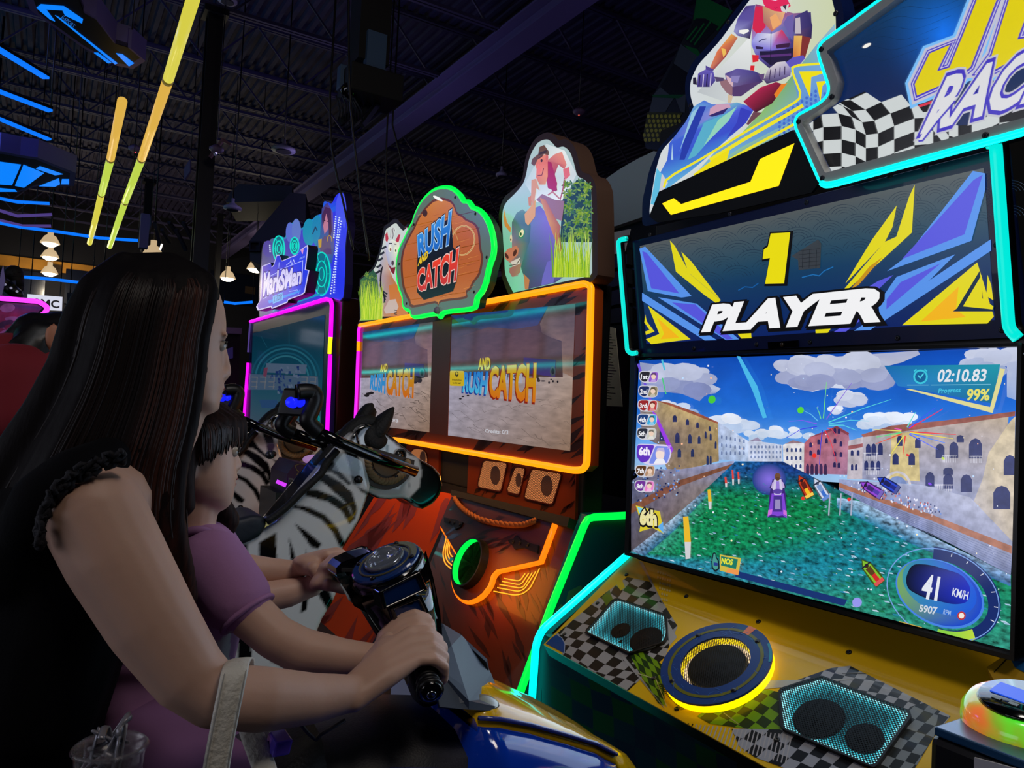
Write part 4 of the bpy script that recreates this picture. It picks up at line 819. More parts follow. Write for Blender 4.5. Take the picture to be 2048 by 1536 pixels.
# rider: legs, torso, arms
for pts, c in (([(1010, 990), (1180, 850), (1330, 800), (1420, 830), (1290, 1010), (1130, 1100), (1080, 1060)], [(170, 40, 76), (190, 40, 80), (150, 30, 70), (110, 24, 50), (70, 24, 40), (60, 24, 36), (130, 30, 60)]), ([(1310, 920), (1380, 820), (1440, 810), (1330, 960)], (236, 130, 40)),
               ([(1110, 1090), (1190, 1100), (1060, 1220), (1040, 1210)], (110, 70, 80)), ([(1130, 40), (1210, 60), (1500, 130), (1670, 120), (1680, 300), (1500, 640), (1280, 680), (1140, 560), (1090, 440), (1100, 220)], [(120, 70, 130), (200, 60, 100), (150, 100, 150), (60, 50, 110), (56, 48, 110), (50, 40, 84), (40, 30, 60), (96, 84, 170), (150, 150, 226), (170, 60, 110)]),
               ([(1130, 60), (1200, 70), (1230, 260), (1180, 320), (1150, 340), (1100, 280)], (214, 40, 80)), ([(1400, 230), (1440, 160), (1500, 140), (1490, 400), (1440, 300)], (110, 96, 170)), ([(1200, 60), (1420, 120), (1380, 240), (1290, 310), (1210, 220)], [(196, 150, 110), (236, 180, 130), (220, 160, 120), (200, 110, 90), (170, 110, 110)]), ([(1270, 170), (1330, 130), (1380, 230), (1300, 290)], (240, 170, 110)),
               ([(1150, 320), (1290, 330), (1280, 490), (1110, 470), (1090, 410)], [(170, 170, 226), (226, 226, 240), (130, 120, 220), (110, 100, 210), (150, 150, 230)]), ([(1290, 330), (1390, 290), (1480, 420), (1420, 480), (1280, 490)], [(216, 216, 240), (214, 60, 90), (96, 60, 130), (110, 90, 190), (130, 120, 220)]), ([(1170, 500), (1280, 500), (1500, 470), (1490, 600), (1280, 640), (1180, 560)], (36, 28, 62)), ([(1180, 540), (1480, 520), (1480, 545), (1180, 562)], (90, 50, 120)),
               ([(1130, 450), (1210, 460), (1205, 480), (1140, 480)], (50, 36, 80)), ([(1330, 440), (1420, 425), (1470, 420), (1460, 460), (1340, 476)], (60, 30, 66)), ([(1100, 535), (1165, 540), (1160, 600), (1105, 610)], (220, 40, 50)), ([(1085, 640), (1125, 640), (1118, 690), (1080, 685)], (220, 40, 50)),
               ([(1040, 60), (1130, 50), (1110, 200), (1080, 380), (960, 350), (920, 310), (960, 180)], [(64, 50, 110), (90, 76, 150), (96, 84, 160), (40, 30, 60), (110, 100, 176), (150, 150, 206), (90, 80, 160)]), ([(975, 295), (1060, 285), (1075, 305), (1020, 335), (975, 325)], (244, 244, 240)), ([(900, 330), (960, 370), (840, 560), (720, 690), (690, 660), (760, 500)], [(232, 170, 80), (196, 110, 80), (160, 70, 70), (150, 60, 80), (214, 130, 100), (226, 120, 76)]), ([(800, 470), (840, 480), (850, 520), (820, 560)], (240, 190, 90)),
               ([(1520, 160), (1640, 100), (1690, 250), (1680, 380), (1540, 350), (1500, 300)], [(76, 66, 130), (60, 50, 110), (50, 42, 100), (40, 34, 80), (96, 70, 110), (84, 70, 130)]), ([(1510, 350), (1590, 350), (1570, 560), (1500, 560)], [(232, 180, 90), (236, 190, 100), (236, 150, 70), (206, 110, 60)]), ([(1590, 350), (1675, 370), (1620, 560), (1570, 560)], (130, 50, 50)), ([(1500, 560), (1600, 540), (1620, 570), (1560, 640), (1470, 690), (1430, 610)], (96, 86, 190)), ([(1525, 180), (1570, 170), (1580, 330), (1520, 330)], (196, 186, 196)),
               ([(650, 640), (730, 680), (700, 720), (650, 690)], (84, 70, 150)), ([(1200, -20), (1440, -20), (1480, 60), (1400, 120), (1320, 110), (1230, 70)], (226, 40, 92)), ([(1360, -20), (1490, -60), (1440, 130), (1390, 110)], (214, 214, 216)), ([(1380, 30), (1450, 10), (1430, 100)], (60, 56, 70)), ([(1240, 10), (1380, 60), (1330, 90)], (180, 24, 70))): A.poly(pts, c)
# scarf, helmet (out of frame above)
A.ell(1330, -130, 170, 170, (230, 230, 236)); A.ell(1320, -110, 120, 80, (40, 40, 66)); A.poly([(1200, -20), (1330, 10), (1440, -30), (1470, 40), (1330, 80), (1220, 50)], (226, 40, 92))
A.stroke([(1290, 310), (1282, 640)], 5, (30, 24, 50)); A.stroke([(1170, 410), (1200, 390), (1245, 380)], 9, (60, 60, 110))
# handlebar, gloves, ski
for pts, c in (([(840, 720), (960, 670), (1110, 690), (1180, 720), (1210, 800), (920, 940), (860, 840)], [(84, 70, 140), (96, 84, 160), (76, 66, 140), (66, 56, 120), (60, 46, 100), (110, 80, 130), (120, 110, 160)]), ([(845, 730), (920, 780), (920, 850), (870, 800)], (214, 180, 190)), ([(780, 760), (860, 780), (920, 860), (910, 940), (850, 900), (800, 830)], (150, 110, 120)), ([(915, 850), (1210, 790), (1000, 940), (915, 940)], (84, 60, 110)), ([(870, 920), (920, 940), (900, 1010), (870, 1005)], (214, 190, 160)), ([(905, 745), (990, 740), (965, 810), (905, 800)], (140, 130, 190)),
               ([(530, 760), (560, 755), (570, 830), (530, 822)], (36, 30, 56)), ([(580, 720), (650, 680), (730, 700), (750, 790), (700, 850), (570, 850)], [(96, 84, 170), (110, 96, 190), (96, 84, 180), (80, 70, 150), (60, 50, 110), (70, 60, 130)]), ([(1260, 680), (1350, 610), (1430, 600), (1490, 680), (1480, 740), (1370, 790), (1250, 820), (1220, 780)], [(206, 196, 206), (226, 216, 220), (206, 200, 216), (150, 140, 190), (110, 96, 150), (90, 76, 120), (60, 46, 90), (96, 80, 120)]), ([(740, 750), (830, 760), (830, 790), (760, 800)], (84, 70, 110)), ([(1170, 730), (1230, 720), (1220, 790), (1190, 770)], (96, 70, 120))): A.poly(pts, c)
for k in range(4): A.stroke([(600 + k * 36, 735 - k * 6), (590 + k * 36, 848)], 10, (206, 196, 226) if k % 2 else (40, 30, 70), up=False); A.stroke([(1290 + k * 46, 680 - k * 10), (1276 + k * 50, 780 - k * 16)], 9, (64, 50, 90), up=False)
A.poly([(280, 1560), (300, 1400), (460, 1190), (540, 1040), (640, 980), (720, 1020), (900, 1010), (960, 1000), (1060, 1030), (1120, 1080), (1050, 1200), (900, 1330), (640, 1560), (520, 1660), (200, 1900), (150, 1960), (170, 1760)], [(60, 96, 210), (64, 100, 214), (84, 120, 214), (110, 170, 220), (70, 110, 220), (90, 130, 214), (150, 150, 216), (110, 176, 206), (84, 96, 220), (70, 80, 206), (60, 76, 206), (66, 110, 214), (70, 140, 214), (90, 160, 220), (110, 190, 226), (150, 206, 230), (80, 150, 224)])
for pts, c in (([(700, 1060), (760, 1020), (890, 1020), (900, 1050), (690, 1130)], (206, 160, 186)), ([(680, 1130), (880, 1050), (830, 1110), (720, 1140)], (52, 40, 110)), ([(470, 1250), (600, 1040), (660, 1040), (450, 1560), (400, 1560)], (40, 60, 170)), ([(520, 1100), (590, 1040), (480, 1290), (400, 1480)], (150, 200, 226)), ([(640, 1200), (960, 1060), (860, 1180), (560, 1520), (480, 1560)], (90, 176, 206)), ([(780, 1170), (960, 1040), (880, 1180), (640, 1420)], (150, 214, 190)), ([(330, 1400), (340, 1560), (320, 1560)], (180, 214, 236)), ([(1000, 1050), (1110, 1090), (1020, 1230), (860, 1350), (960, 1200)], (56, 64, 190)), ([(180, 1640), (280, 1760), (160, 2000), (120, 1990)], (96, 190, 226)), ([(230, 1690), (290, 1780), (190, 1960)], (206, 206, 214))): A.poly(pts, c)
# yellow piping and lower blue
A.poly([(1480, 660), (1780, 640), (1880, 900), (1800, 1010), (1500, 1180), (1000, 1440), (700, 1640), (500, 1760), (760, 1470), (1570, 990)], [(110, 160, 210), (120, 170, 220), (100, 150, 220), (90, 140, 220), (90, 140, 216), (110, 170, 214), (130, 190, 220), (140, 200, 220), (120, 170, 200), (100, 150, 214)])
A.up()
for i in range(11):
    for j in range(5): x, y = 1380 + i * 44, 1210 - i * 32 + j * 44 - 60; A.ell(x, y, 14, 17, (70, 110, 206), 0, 9, up=False) if y > 880 and x + y < 2800 else None
for pts, w in (([(1800, 622), (1560, 640), (1505, 662), (1510, 720), (1580, 900), (1576, 960), (1530, 1000), (960, 1340), (640, 1536), (350, 1700), (270, 1760), (250, 1830)], 22), ([(1610, 1030), (1000, 1380), (700, 1560)], 34), ([(1520, 1215), (1100, 1440), (860, 1580)], 26)): A.stroke(pts, w, (244, 232, 40))
for pts in ([(1570, 700), (1800, 696), (1800, 720), (1690, 756), (1680, 960)], [(1740, 800), (1850, 790), (1800, 840), (1780, 1000)], [(760, 1536), (900, 1450), (860, 1580), (560, 1760), (540, 1700)]): A.poly(pts, (244, 226, 20))
A.build('rider_artwork', ART, jet)
MB().prism(pxs(RIDP, [(195, 2170), (115, 2110), (210, 1870), (1520, 1270), (1790, 1760), (1700, 1880), (800, 2080)], .012, RC), RIDP.n * -.011).build('lower_band', BLACK_MATT, jet)
A = Art(RIDP, (1280, 0, 2.6667), off=.0126); A.poly([(133, 1086), (195, 1057), (235, 1089), (605, 970), (655, 850), (840, 765), (756, 992), (180, 1146)], (250, 214, 10)); A.build('lower_chevron', mat('chevron_lit', rough=.3, attr='emit', es=1.3), jet)
for x, y in ((860, 214), (490, 1028), (1910, 132)): bolt(RIDP, x, y, jet, .006, 0, crop=RC)

# header sign
HC = (1580, 0, 4.0)
ho = rounded([(930, -160), (250, 338), (222, 400), (232, 460), (312, 700), (300, 765), (240, 824), (60, 920), (38, 965), (44, 1020), (230, 1440), (265, 1478), (330, 1476), (2500, 880), (2600, 400), (2500, -700), (1700, -700)], 36, 4)
hi = rounded([(960, -90), (300, 402), (292, 420), (322, 462), (382, 650), (376, 690), (340, 805), (98, 978), (94, 990), (122, 1045), (272, 1370), (282, 1382), (300, 1378), (2380, 800), (2480, 400), (2380, -560), (1720, -600)], 36, 4)
MB().ringprism(pxs(HEADP, ho, 0, HC), pxs(HEADP, hi, 0, HC), HEADP.n * -.04).build('header_frame', mat('header_grey', (200, 198, 194), .5), jet)
MB().prism(pxs(HEADP, ho, -.03, HC), HEADP.n * -.06).build('header_box', BLACK, jet)
A = Art(HEADP, HC, off=-.028); A.gain = .95
A.poly(hi, lambda x, y: mixc(mixc((14, 56, 92), (6, 34, 84), min(1, max(0, y / 700))), (10, 90, 214), max(0, 1 - math.hypot(x - 1150, y - 300) / 480)))
HR1 = [(960, -90), (322, 440), (382, 660), (700, 1250), (2380, 800), (2480, 400), (2380, -560), (1720, -600)]
hcol = lambda x, y: mixc(mixc((14, 56, 92), (6, 34, 84), min(1, max(0, y / 700))), (16, 120, 250), max(0, 1 - math.hypot(x - 1180, (y - 250) * .9) / 560) ** 1.5)
A.up()
for i in range(31):
    for j in range(27): P = clip([(300 + i * 72, -600 + j * 72), (372 + i * 72, -600 + j * 72), (372 + i * 72, -528 + j * 72), (300 + i * 72, -528 + j * 72)], HR1); A.poly(P, hcol, up=False) if len(P) > 2 else None
for k in range(7):
    A.stroke(smoothpath([(330 + k * 60, 520 - k * 72), (520 + k * 70, 440 - k * 80), (700 + k * 80, 470 - k * 84), (960 + k * 90, 380 - k * 90)], 6), 3, (8, 34, 62), up=False)
A.up()
xs = [98, 130, 210, 357, 468, 551, 650, 778, 940, 1090, 1215, 1290, 1400, 1620, 1830, 2060, 2300]; ys = [1060, 1036, 1012, 1002, 1030, 1074, 1062, 1002, 940, 930, 1080, 1100, 1090, 975, 950, 900, 840]
def flag(i, r):
    x, y = xs[i], ys[i] + r * 108; t = max(0, -r); b = 1 if 3 <= i <= 8 else (.5 if i in (2,) else 0)
    return (x - b * (8 * t + 22 * t * t), y + (6 * t * t if i >= 2 else 0))
top = [(345, 822), (430, 802), (550, 765), (620, 702), (780, 645), (880, 600)]
region = [(96, 985), (345, 812), (420, 795), (560, 740), (700, 665), (870, 598), (2500, 598), (2500, 760), (282, 1380)]
for i in range(len(xs) - 1):
    for r in range(-4, 6):
        P = [flag(i, r), flag(i + 1, r), flag(i + 1, r + 1), flag(i, r + 1)]
        if r < -2 and (i < 3 or i > 6): continue
        if r == -2 and i < 3: continue
        if r < -1 and i > 7: continue
        P = clip(clip(P, [(96, 985), (345, 812), (900, 560), (2500, 200), (2500, 760), (282, 1380)]), [(-50, 900), (860, 600), (2500, 400), (2500, 1500), (-50, 1500)])
        A.poly(P, (10, 10, 12) if (i + r) % 2 == 0 else (206, 212, 212), up=False)
J = [(1445, -30), (1604, -30), (1392, 522), (1300, 606), (962, 757), (943, 665), (1064, 415), (1226, 346), (1122, 560), (1222, 530), (1330, 265)]
E_ = [(1702, -30), (2160, -130), (2120, 70), (1838, 108), (1766, 302), (2060, 250), (2000, 430), (1760, 452), (1560, 560), (1462, 562), (1560, 430)]
T_ = [(2260, -200), (2600, -300), (2560, -100), (2400, -60), (2200, 420), (2060, 440), (2240, -20)]
for w, c in ((150, (120, 190, 250)), (104, (196, 196, 214)), (64, (74, 60, 196)), (44, (206, 200, 232)), (28, (70, 54, 190))):
    A.up()
    for g in (J, E_, T_): A.stroke(g, w, c, True, up=False)
A.poly([(965, 830), (1180, 765), (1160, 880), (1010, 890)], (14, 12, 18)); A.poly([(972, 836), (1168, 766), (1160, 792), (984, 852)], (220, 50, 76))
for g in (J, E_, T_): A.poly(g, (226, 208, 8))
RQ = [(985, 1075), (2700, 560), (2860, 60), (1150, 615)]
A.text('RACING', RQ, (196, 196, 206), .03, .2, grow=.085); A.text('RACING', RQ, (66, 52, 190), .03, .2, grow=.055); A.text('RACING', RQ, (222, 222, 226), .035, .2)
A.poly([(975, 1120), (1040, 1000), (1200, 800), (1290, 760), (1130, 960), (1010, 1118)], (222, 222, 226)); A.stroke([(975, 1124), (1010, 1120), (1130, 962), (1270, 800)], 14, (66, 52, 190))
A.ell(562, 354, 38, 14, (250, 246, 236), -28, 14)
A.build('header_artwork', ART, jet)
sheet(HEADP, hi, 'header_glass', mat('clear_acrylic', (255, 255, 255), .03, trans=1.0, ior=1.3, alpha=.12), jet, -.012, HC)
P = [HEADP.px(1580 + x / 4, y / 4, -.002) for x, y in ho]; n = len(P)
k0 = 0; edge = P[0:4 * 12]
MB().tube(edge, .0045, 8, up=HEADP.n).build('edge_light', CYAN, jet); MB().tube(P[4 * 11:4 * 14], .0085, 8, up=HEADP.n).build('edge_light', CYAN, jet)
for x, y in ((250, 394), (335, 775), (68, 972), (258, 1426), (1564, 1084), (366, 108)): bolt(HEADP if x != 366 else RIDP, x, y, jet, .007, 0, crop=HC)

# deck: sloping control panel with speakers
dk = [(1284, 1122), (1262, 1112), (1087, 1289), (1650, 1600), (2080, 1500), (2060, 1400), (2024, 1322)]
MB().prism(pxs(DECK, dk, -.004), DECK.n * -.04).build('deck_base', BLACK, jet); MB().prism(pxs(DECK, dk), DECK.n * -.004).build('deck_panel', mat('deck_yellow', (214, 168, 8), .38, coat=.25), jet)
A = Art(DECK, (1020, 1080, 4.518)); A.step = .00008
dclip = lambda c: [((x - c[0]) * c[2], (y - c[1]) * c[2]) for x, y in ((1284, 1124), (1262, 1113), (1089, 1290), (1650, 1599), (2080, 1500), (2060, 1400), (2024, 1324))]
A.clipr = dclip(A.cr)
def checker(region, o0, e1, e2, n1, n2, wave, ca, cb):
    A.up()
    def pt(i, j):
        x = o0[0] + e1[0] * i + e2[0] * j; y = o0[1] + e1[1] * i + e2[1] * j; dx, dy = wave(i, j); return (x + dx, y + dy)
    for i in range(n1):
        for j in range(n2):
            P = clip([pt(i, j), pt(i + 1, j), pt(i + 1, j + 1), pt(i, j + 1)], region)
            if len(P) > 2: A.poly(P, ca if (i + j) % 2 else cb, up=False)
DKC, LTC = (30, 25, 22), (150, 144, 140)
checker([(420, 850), (860, 480), (1060, 335), (1270, 380), (1515, 780), (1400, 1060), (1060, 1370), (480, 1050)], (60, 932), (76, 34), (60, -66), 24, 24, lambda i, j: (22 * math.sin(j * .8 + i * .5), 20 * math.sin(i * .9 - j * .35)), DKC, LTC)
A.poly([(310, 930), (420, 855), (470, 885), (495, 940), (490, 1025)], (14, 60, 124)); A.stroke([(425, 858), (470, 885), (497, 940), (492, 1025)], 6, (150, 160, 176))
A.poly([(1150, 170), (1190, 180), (1395, 600), (1385, 590)], (150, 140, 126)); A.poly([(1330, 570), (1400, 690), (1510, 880), (1440, 960), (1420, 740)], (160, 154, 148))
A.poly([(830, 520), (900, 450), (940, 570), (880, 615)], (84, 108, 20)); A.poly([(930, 350), (1000, 330), (1040, 430), (1000, 460)], (206, 168, 20))
gr = [(1085, 1045), (1330, 960), (1390, 1040), (1400, 1500), (1340, 1475), (1180, 1220)]
checker(gr, (1020, 900), (62, 40), (30, 80), 12, 12, lambda i, j: (8 * math.sin(j), 6 * math.sin(i)), (30, 52, 16), (104, 140, 16))
for k in range(22): A.stroke([(980 + k * 17, 985 + k * 22), (1040 + k * 17, 1100 + k * 20)], 6, (160, 154, 150), up=False)
A.up(); A.stroke([(1160, 1210), (1320, 1260), (1420, 1510)], 7, (176, 170, 130))
for k in range(16): A.stroke([(1330 + k * 14, 1320 + k * 14), (1400 + k * 12, 1300 + k * 15)], 7, (24, 20, 14), up=False)
A.up()
for i in range(10):
    for j in range(8):
        x, y = 1300 + i * 22 - j * 2, 190 + j * 46 + i * 6
        if abs(x - 1400) < 95 - j * 9 and y < 570: A.ell(x, y, 9, 13, (196, 176, 110), 0, 6, up=False)
A.build('left_deck_print', PRINT, jet); A = Art(DECK, (1400, 1050, 3.1605), off=.0006); A.step = .00008; A.clipr = dclip(A.cr)
checker([(830, 905), (1040, 880), (1500, 955), (1650, 1060), (1640, 1140), (1480, 1340), (1300, 1400), (560, 1000)], (500, 1060), (64, 18), (50, -64), 24, 12, lambda i, j: (12 * math.sin(j * .8), 16 * math.sin(i * .5)), (24, 22, 22), (158, 156, 156))
checker([(1330, 1150), (1650, 1060), (1480, 1340), (1430, 1600), (1100, 1600), (1150, 1400)], (900, 1560), (62, 26), (48, -56), 18, 14, lambda i, j: (10 * math.sin(j * .9), 10 * math.sin(i * .8)), (22, 24, 22), (120, 124, 124))
checker([(200, 1290), (560, 1285), (1090, 1560), (1000, 1700), (560, 1620), (250, 1400)], (40, 1330), (76, 34), (62, -56), 24, 16, lambda i, j: (14 * math.sin(j * .7 + i * .3), 10 * math.sin(i * .6)), (20, 20, 24), (150, 150, 156))
checker([(90, 1130), (420, 1040), (510, 1060), (540, 1295), (300, 1290), (-60, 1240)], (-60, 1180), (60, 34), (52, -46), 16, 14, lambda i, j: (8 * math.sin(j), 8 * math.sin(i)), (34, 52, 18), (108, 150, 16))
for k in range(36): A.stroke([(-330 + k * 26, 1225 + k * 3), (-370 + k * 26, 1265 + k * 7)], 8, (22, 20, 16) if k < 12 else (166, 160, 160), up=False)
A.up()
A.poly([(440, 985), (1010, 972), (700, 1010), (400, 1040)], (170, 166, 158)); A.poly([(920, 938), (1880, 890), (1910, 930), (1500, 944)], (160, 150, 120)); A.stroke([(900, 942), (1880, 940)], 3, (40, 36, 20)); A.stroke([(150, 1190), (250, 1265)], 6, (150, 150, 90)); A.poly([(1460, 1160), (1560, 1110), (1640, 1130), (1500, 1170)], (150, 128, 40))
A.up()
for i in range(26):
    for j in range(6):
        x, y = 930 + i * 26 + (j % 2) * 13, 872 - i * 5 + j * 17
        if y > 876 - (x - 910) * .28 and y < 882 - max(0, x - 1330) * .1: A.ell(x, y, 9, 6, (206, 190, 120), 0, 6, up=False)
A.build('right_deck_print', PRINT, jet)
for x, y in ((1373, 1193), (1517, 1244), (1698, 1305), (1242, 1284), (1129, 1269), (1253, 1150), (1354, 1418), (1554, 1480), (1308, 1357), (1195, 1207)): bolt(DECK, x, y, jet, .007, .001, BLACK)
# outer speakers: lit well, two cones, perforated grille, rubber rim
GR = perf('perforated_grille', (16, 20, 22), 190, .33)
M_CONE = mat('speaker_cone', (10, 10, 10), .7)
def speaker(pl, pts, crop, cones, lcol, rim=.006, depth=.022, name='speaker'):
    R = rounded(pts, 26, 4); P0 = pxs(pl, R, .010, crop); c = sum(P0, V()) / len(P0)
    outer = [p + (p - c).normalized() * rim for p in P0]
    sp = MB().ringprism(outer, P0, pl.n * -.012).build(name, BLACK, jet)
    A = Art(pl, crop, off=.0022); cx = sum(x for x, y in R) / len(R); cy = sum(y for x, y in R) / len(R)
    A.up(); n = len(R); rings = []
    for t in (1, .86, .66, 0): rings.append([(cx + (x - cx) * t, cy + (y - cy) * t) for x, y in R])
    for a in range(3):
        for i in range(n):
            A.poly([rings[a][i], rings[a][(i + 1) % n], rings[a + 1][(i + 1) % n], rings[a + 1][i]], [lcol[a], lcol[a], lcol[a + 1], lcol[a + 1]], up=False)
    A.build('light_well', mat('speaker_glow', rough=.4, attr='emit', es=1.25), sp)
    for (x, y, r) in cones:
        q = pl.px(crop[0] + x / crop[2], crop[1] + y / crop[2], .003); MB().lathe(q, pl.n, [(r, 0), (r, .004), (r * .9, .005), (r * .3, .001), (r * .25, .004), (0, .005)], 26).build('cone', M_CONE, sp)
    sheet(pl, R, 'grille', GR, sp, .0095, crop); return sp
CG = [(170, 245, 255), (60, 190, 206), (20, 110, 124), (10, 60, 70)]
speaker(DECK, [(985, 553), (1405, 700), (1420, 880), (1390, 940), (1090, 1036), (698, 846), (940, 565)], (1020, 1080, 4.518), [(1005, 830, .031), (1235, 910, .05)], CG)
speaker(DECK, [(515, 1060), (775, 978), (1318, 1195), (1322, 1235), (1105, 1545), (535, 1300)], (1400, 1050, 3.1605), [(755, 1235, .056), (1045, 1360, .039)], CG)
# centre speaker: raised blue ring plate over a glowing yellow ring
DECK2 = FreePlane(DECK.p + DECK.n * .03, DECK.u, DECK.v)
l, r = V(DECK2.uv(1325, 1328)), V(DECK2.uv(1543, 1314)); t_, b_ = V(DECK2.uv(1440, 1247)), V(DECK2.uv(1417, 1411)); cu = (l + r + t_ + b_) / 4; R = ((l - r).length + (t_ - b_).length) / 4
cc = DECK2.at(cu); Ri = R * .63
sp = MB().lathe(cc, DECK.n, [(Ri, -.006), (Ri, .0), (R, .0), (R, -.006), (Ri, -.006)], 64, smooth=False, ux=DECK.u, caps=False).build('centre_speaker', mat('ring_plate_blue', (14, 52, 112), .4, coat=.3), jet)
MB().lathe(cc, DECK.n, [(R * .985, -.0285), (R * .985, -.0065), (Ri, -.0065), (Ri, -.0285)], 64, ux=DECK.u, caps=False).build('glow_ring', glow('ring_yellow', (255, 214, 0), 1.6), sp)
A = Art(DECK2, off=.0005)
class _C(FreePlane): pass
def cring(r0, r1, col, a0=0, a1=360, n=64):
    A.up(); P = []; C = []
    for k in range(n + 1):
        a = math.radians(a0 + (a1 - a0) * k / n)
        for rr_ in (r0, r1): P.append(DECK2.at((cu[0] + rr_ * math.cos(a), cu[1] + rr_ * math.sin(a)), A.z)); C.append(lin(col))
    A.mb.add(P, [(2 * k, 2 * k + 1, 2 * k + 3, 2 * k + 2) for k in range(n)], 0, False, C)
cring(R * .80, R * .86, (104, 100, 28)); cring(R * .80, R * 1.0, (226, 110, 60), 80, 90); cring(R * .95, R * 1.0, (30, 130, 150), 25, 52)
rr = random.Random(3)
for k in range(46):
    a = rr.uniform(0, 6.28); q = rr.uniform(.68, .97) * R; a2 = a + rr.uniform(-.16, .16); q2 = min(.99 * R, max(.65 * R, q + rr.uniform(-.1, .1) * R)); p0, p1 = [V((cu[0] + u_ * math.cos(v_), cu[1] + u_ * math.sin(v_))) for u_, v_ in ((q, a), (q2, a2))]; d = (p1 - p0); w = V((-d.y, d.x)).normalized() * .0007
    A.mb.add([DECK2.at(z, A.z) for z in (p0 - w, p1 - w, p1 + w, p0 + w)], [(0, 1, 2, 3)], 0, False, [lin((50, 96, 160))] * 4)
A.build('ring_print', PRINT, sp)
for k in range(4):
    a = math.radians(62 + 90 * k); MB().lathe(DECK2.at((cu[0] + R * .83 * math.cos(a), cu[1] + R * .83 * math.sin(a))), DECK.n, [(.007, -.001), (.007, .001), (.005, .003), (0, .003)], 12).build('bolt', BLACK, sp)
MB().lathe(DECK.at(DECK.uv(1432, 1328), .001), DECK.n, [(0, 0), (Ri * 1.05, 0)], 40).build('well_floor', M_CONE, sp)
MB().lathe(cc - DECK.n * .0275, DECK.n, [(Ri * .99, 0), (Ri * .99, .003), (Ri * .86, .003), (Ri * .86, 0)], 48, caps=False).build('well_light', glow('well_warm', (255, 216, 170), 1.5), sp)
MB().lathe(cc - DECK.n * .02, DECK.n, [(Ri * .85, 0), (Ri * .82, .008), (Ri * .3, .001), (Ri * .26, .008), (0, .009)], 40).build('cone', M_CONE, sp)
GR2 = perf('perforated_grille_fine', (14, 10, 8), 215, .33)
m = MB(); P = [DECK2.at((cu[0] + Ri * 1.01 * math.cos(k * .1309), cu[1] + Ri * 1.01 * math.sin(k * .1309)), -.001) for k in range(48)]; m.add(P, [tuple(range(48))]); g = m.build('grille', GR2, sp)
ul = g.data.uv_layers.new(name='UVMap')
for lp in g.data.loops: k = lp.vertex_index; ul.data[lp.index].uv = (Ri * math.cos(k * .1309), Ri * math.sin(k * .1309))
# front apron below the deck
y0, y1 = 2.0, .5
MB().box((1.40, .5, 0), (1.46, 1.985, .682)).build('front_panel', mat('apron_dark', (6, 20, 20), .42), jet)
A = Art(FRONT, (850, 1240, 4.551), off=.0015)
for i in range(9):
    for j in range(8):
        def q(a, b): return (1085 + a * 190 + b * 26 + 20 * math.sin(b * 1.2), 225 + a * 98 + b * 185 + 24 * math.sin(a * 1.1))
        A.poly([q(i, j), q(i + 1, j), q(i + 1, j + 1), q(i, j + 1)], ((4, 84, 44), (6, 60, 74))[(i + j) % 2] if (i + j) % 3 else (10, 46, 70), up=False)
A.build('front_print', PRINT, jet)
# side panels and their glowing trims
tr = [PY(x, y, 2.0) for x, y in rounded([(1272, 1108), (1258, 1112), (1088, 1262), (1076, 1290), (1068, 1402)], 26, 4, False)]; tr.append(V((tr[-1].x - .01, 2.0, .02)))
tr = [V((p.x, 2.012, p.z)) for p in tr]
prof = [(p.x + .016, p.z - .006) for p in tr]; prof[-1] = (prof[-1][0], 0); prof += [(2.3, 0), (2.3, .9)]
MB().prism([V((x, 1.985, z)) for x, z in prof], (0, .055, 0)).build('side_panel', BLACK, jet)
MB().tube(tr, .0125, 8, up=(0, 1, 0)).build('side_light', CYAN, jet)
# right-hand arm with wing
MB().prism(pxs(DECK, [(1985, 1372), (2060, 1322), (2100, 1420), (2000, 1400)], .05), DECK.n * -.05).build('corner_wing', mat('wing_yellow', (176, 134, 24), .4), jet)
A = Art(DECK, off=.0515); A.poly([(2030, 1352), (2060, 1324), (2090, 1400), (2042, 1375)], (12, 74, 130)); A.stroke([(2000, 1384), (2030, 1352)], 2, (20, 20, 20)); A.build('wing_print', PRINT, jet)
MB().box((1.30, -.1, 0), (1.60, .705, .885)).build('reader_pedestal', BLACK, jet, .012)
MB().box((1.305, -.1, .885), (1.60, .70, .9)).build('pedestal_top', mat('pedestal_blue', (18, 70, 112), .35, coat=.3), jet, .003)
# card reader
c = PZ(2046, 1456, .902); ax = V((-.22, -.05, 1)).normalized(); t = thing('card_reader', 'round card reader glowing green and red with a blue display on the right pedestal', 'card reader', c)
MR = bpy.data.materials.new('reader_shell_glow'); MR.use_nodes = True; nt = MR.node_tree; b = nt.nodes['Principled BSDF']; b.inputs['Base Color'].default_value = (.3, .5, .1, 1); b.inputs['Roughness'].default_value = .15; b.inputs['Coat Weight'].default_value = .5
nz = nt.nodes.new('ShaderNodeTexNoise'); nz.inputs['Scale'].default_value = 11; tc = nt.nodes.new('ShaderNodeTexCoord'); nt.links.new(tc.outputs['Object'], nz.inputs[0]); cr = nt.nodes.new('ShaderNodeValToRGB'); nt.links.new(nz.outputs['Fac'], cr.inputs[0])
cr.color_ramp.elements[0].position = .36; cr.color_ramp.elements[0].color = (*lin((30, 230, 20)), 1); cr.color_ramp.elements[1].position = .66; cr.color_ramp.elements[1].color = (*lin((235, 60, 30)), 1); e = cr.color_ramp.elements.new(.5); e.color = (*lin((130, 160, 10)), 1)
nt.links.new(cr.outputs[0], b.inputs['Emission Color']); b.inputs['Emission Strength'].default_value = .75
MB().lathe(c, ax, [(.084, 0), (.092, .008), (.09, .026), (.08, .042), (.062, .05), (0, .05)], 40).build('glowing_shell', MR, t)
MB().lathe(c + ax * .049, ax, [(.066, 0), (.062, .005), (0, .006)], 36).build('display_bezel', BLACK_GLOSS, t)
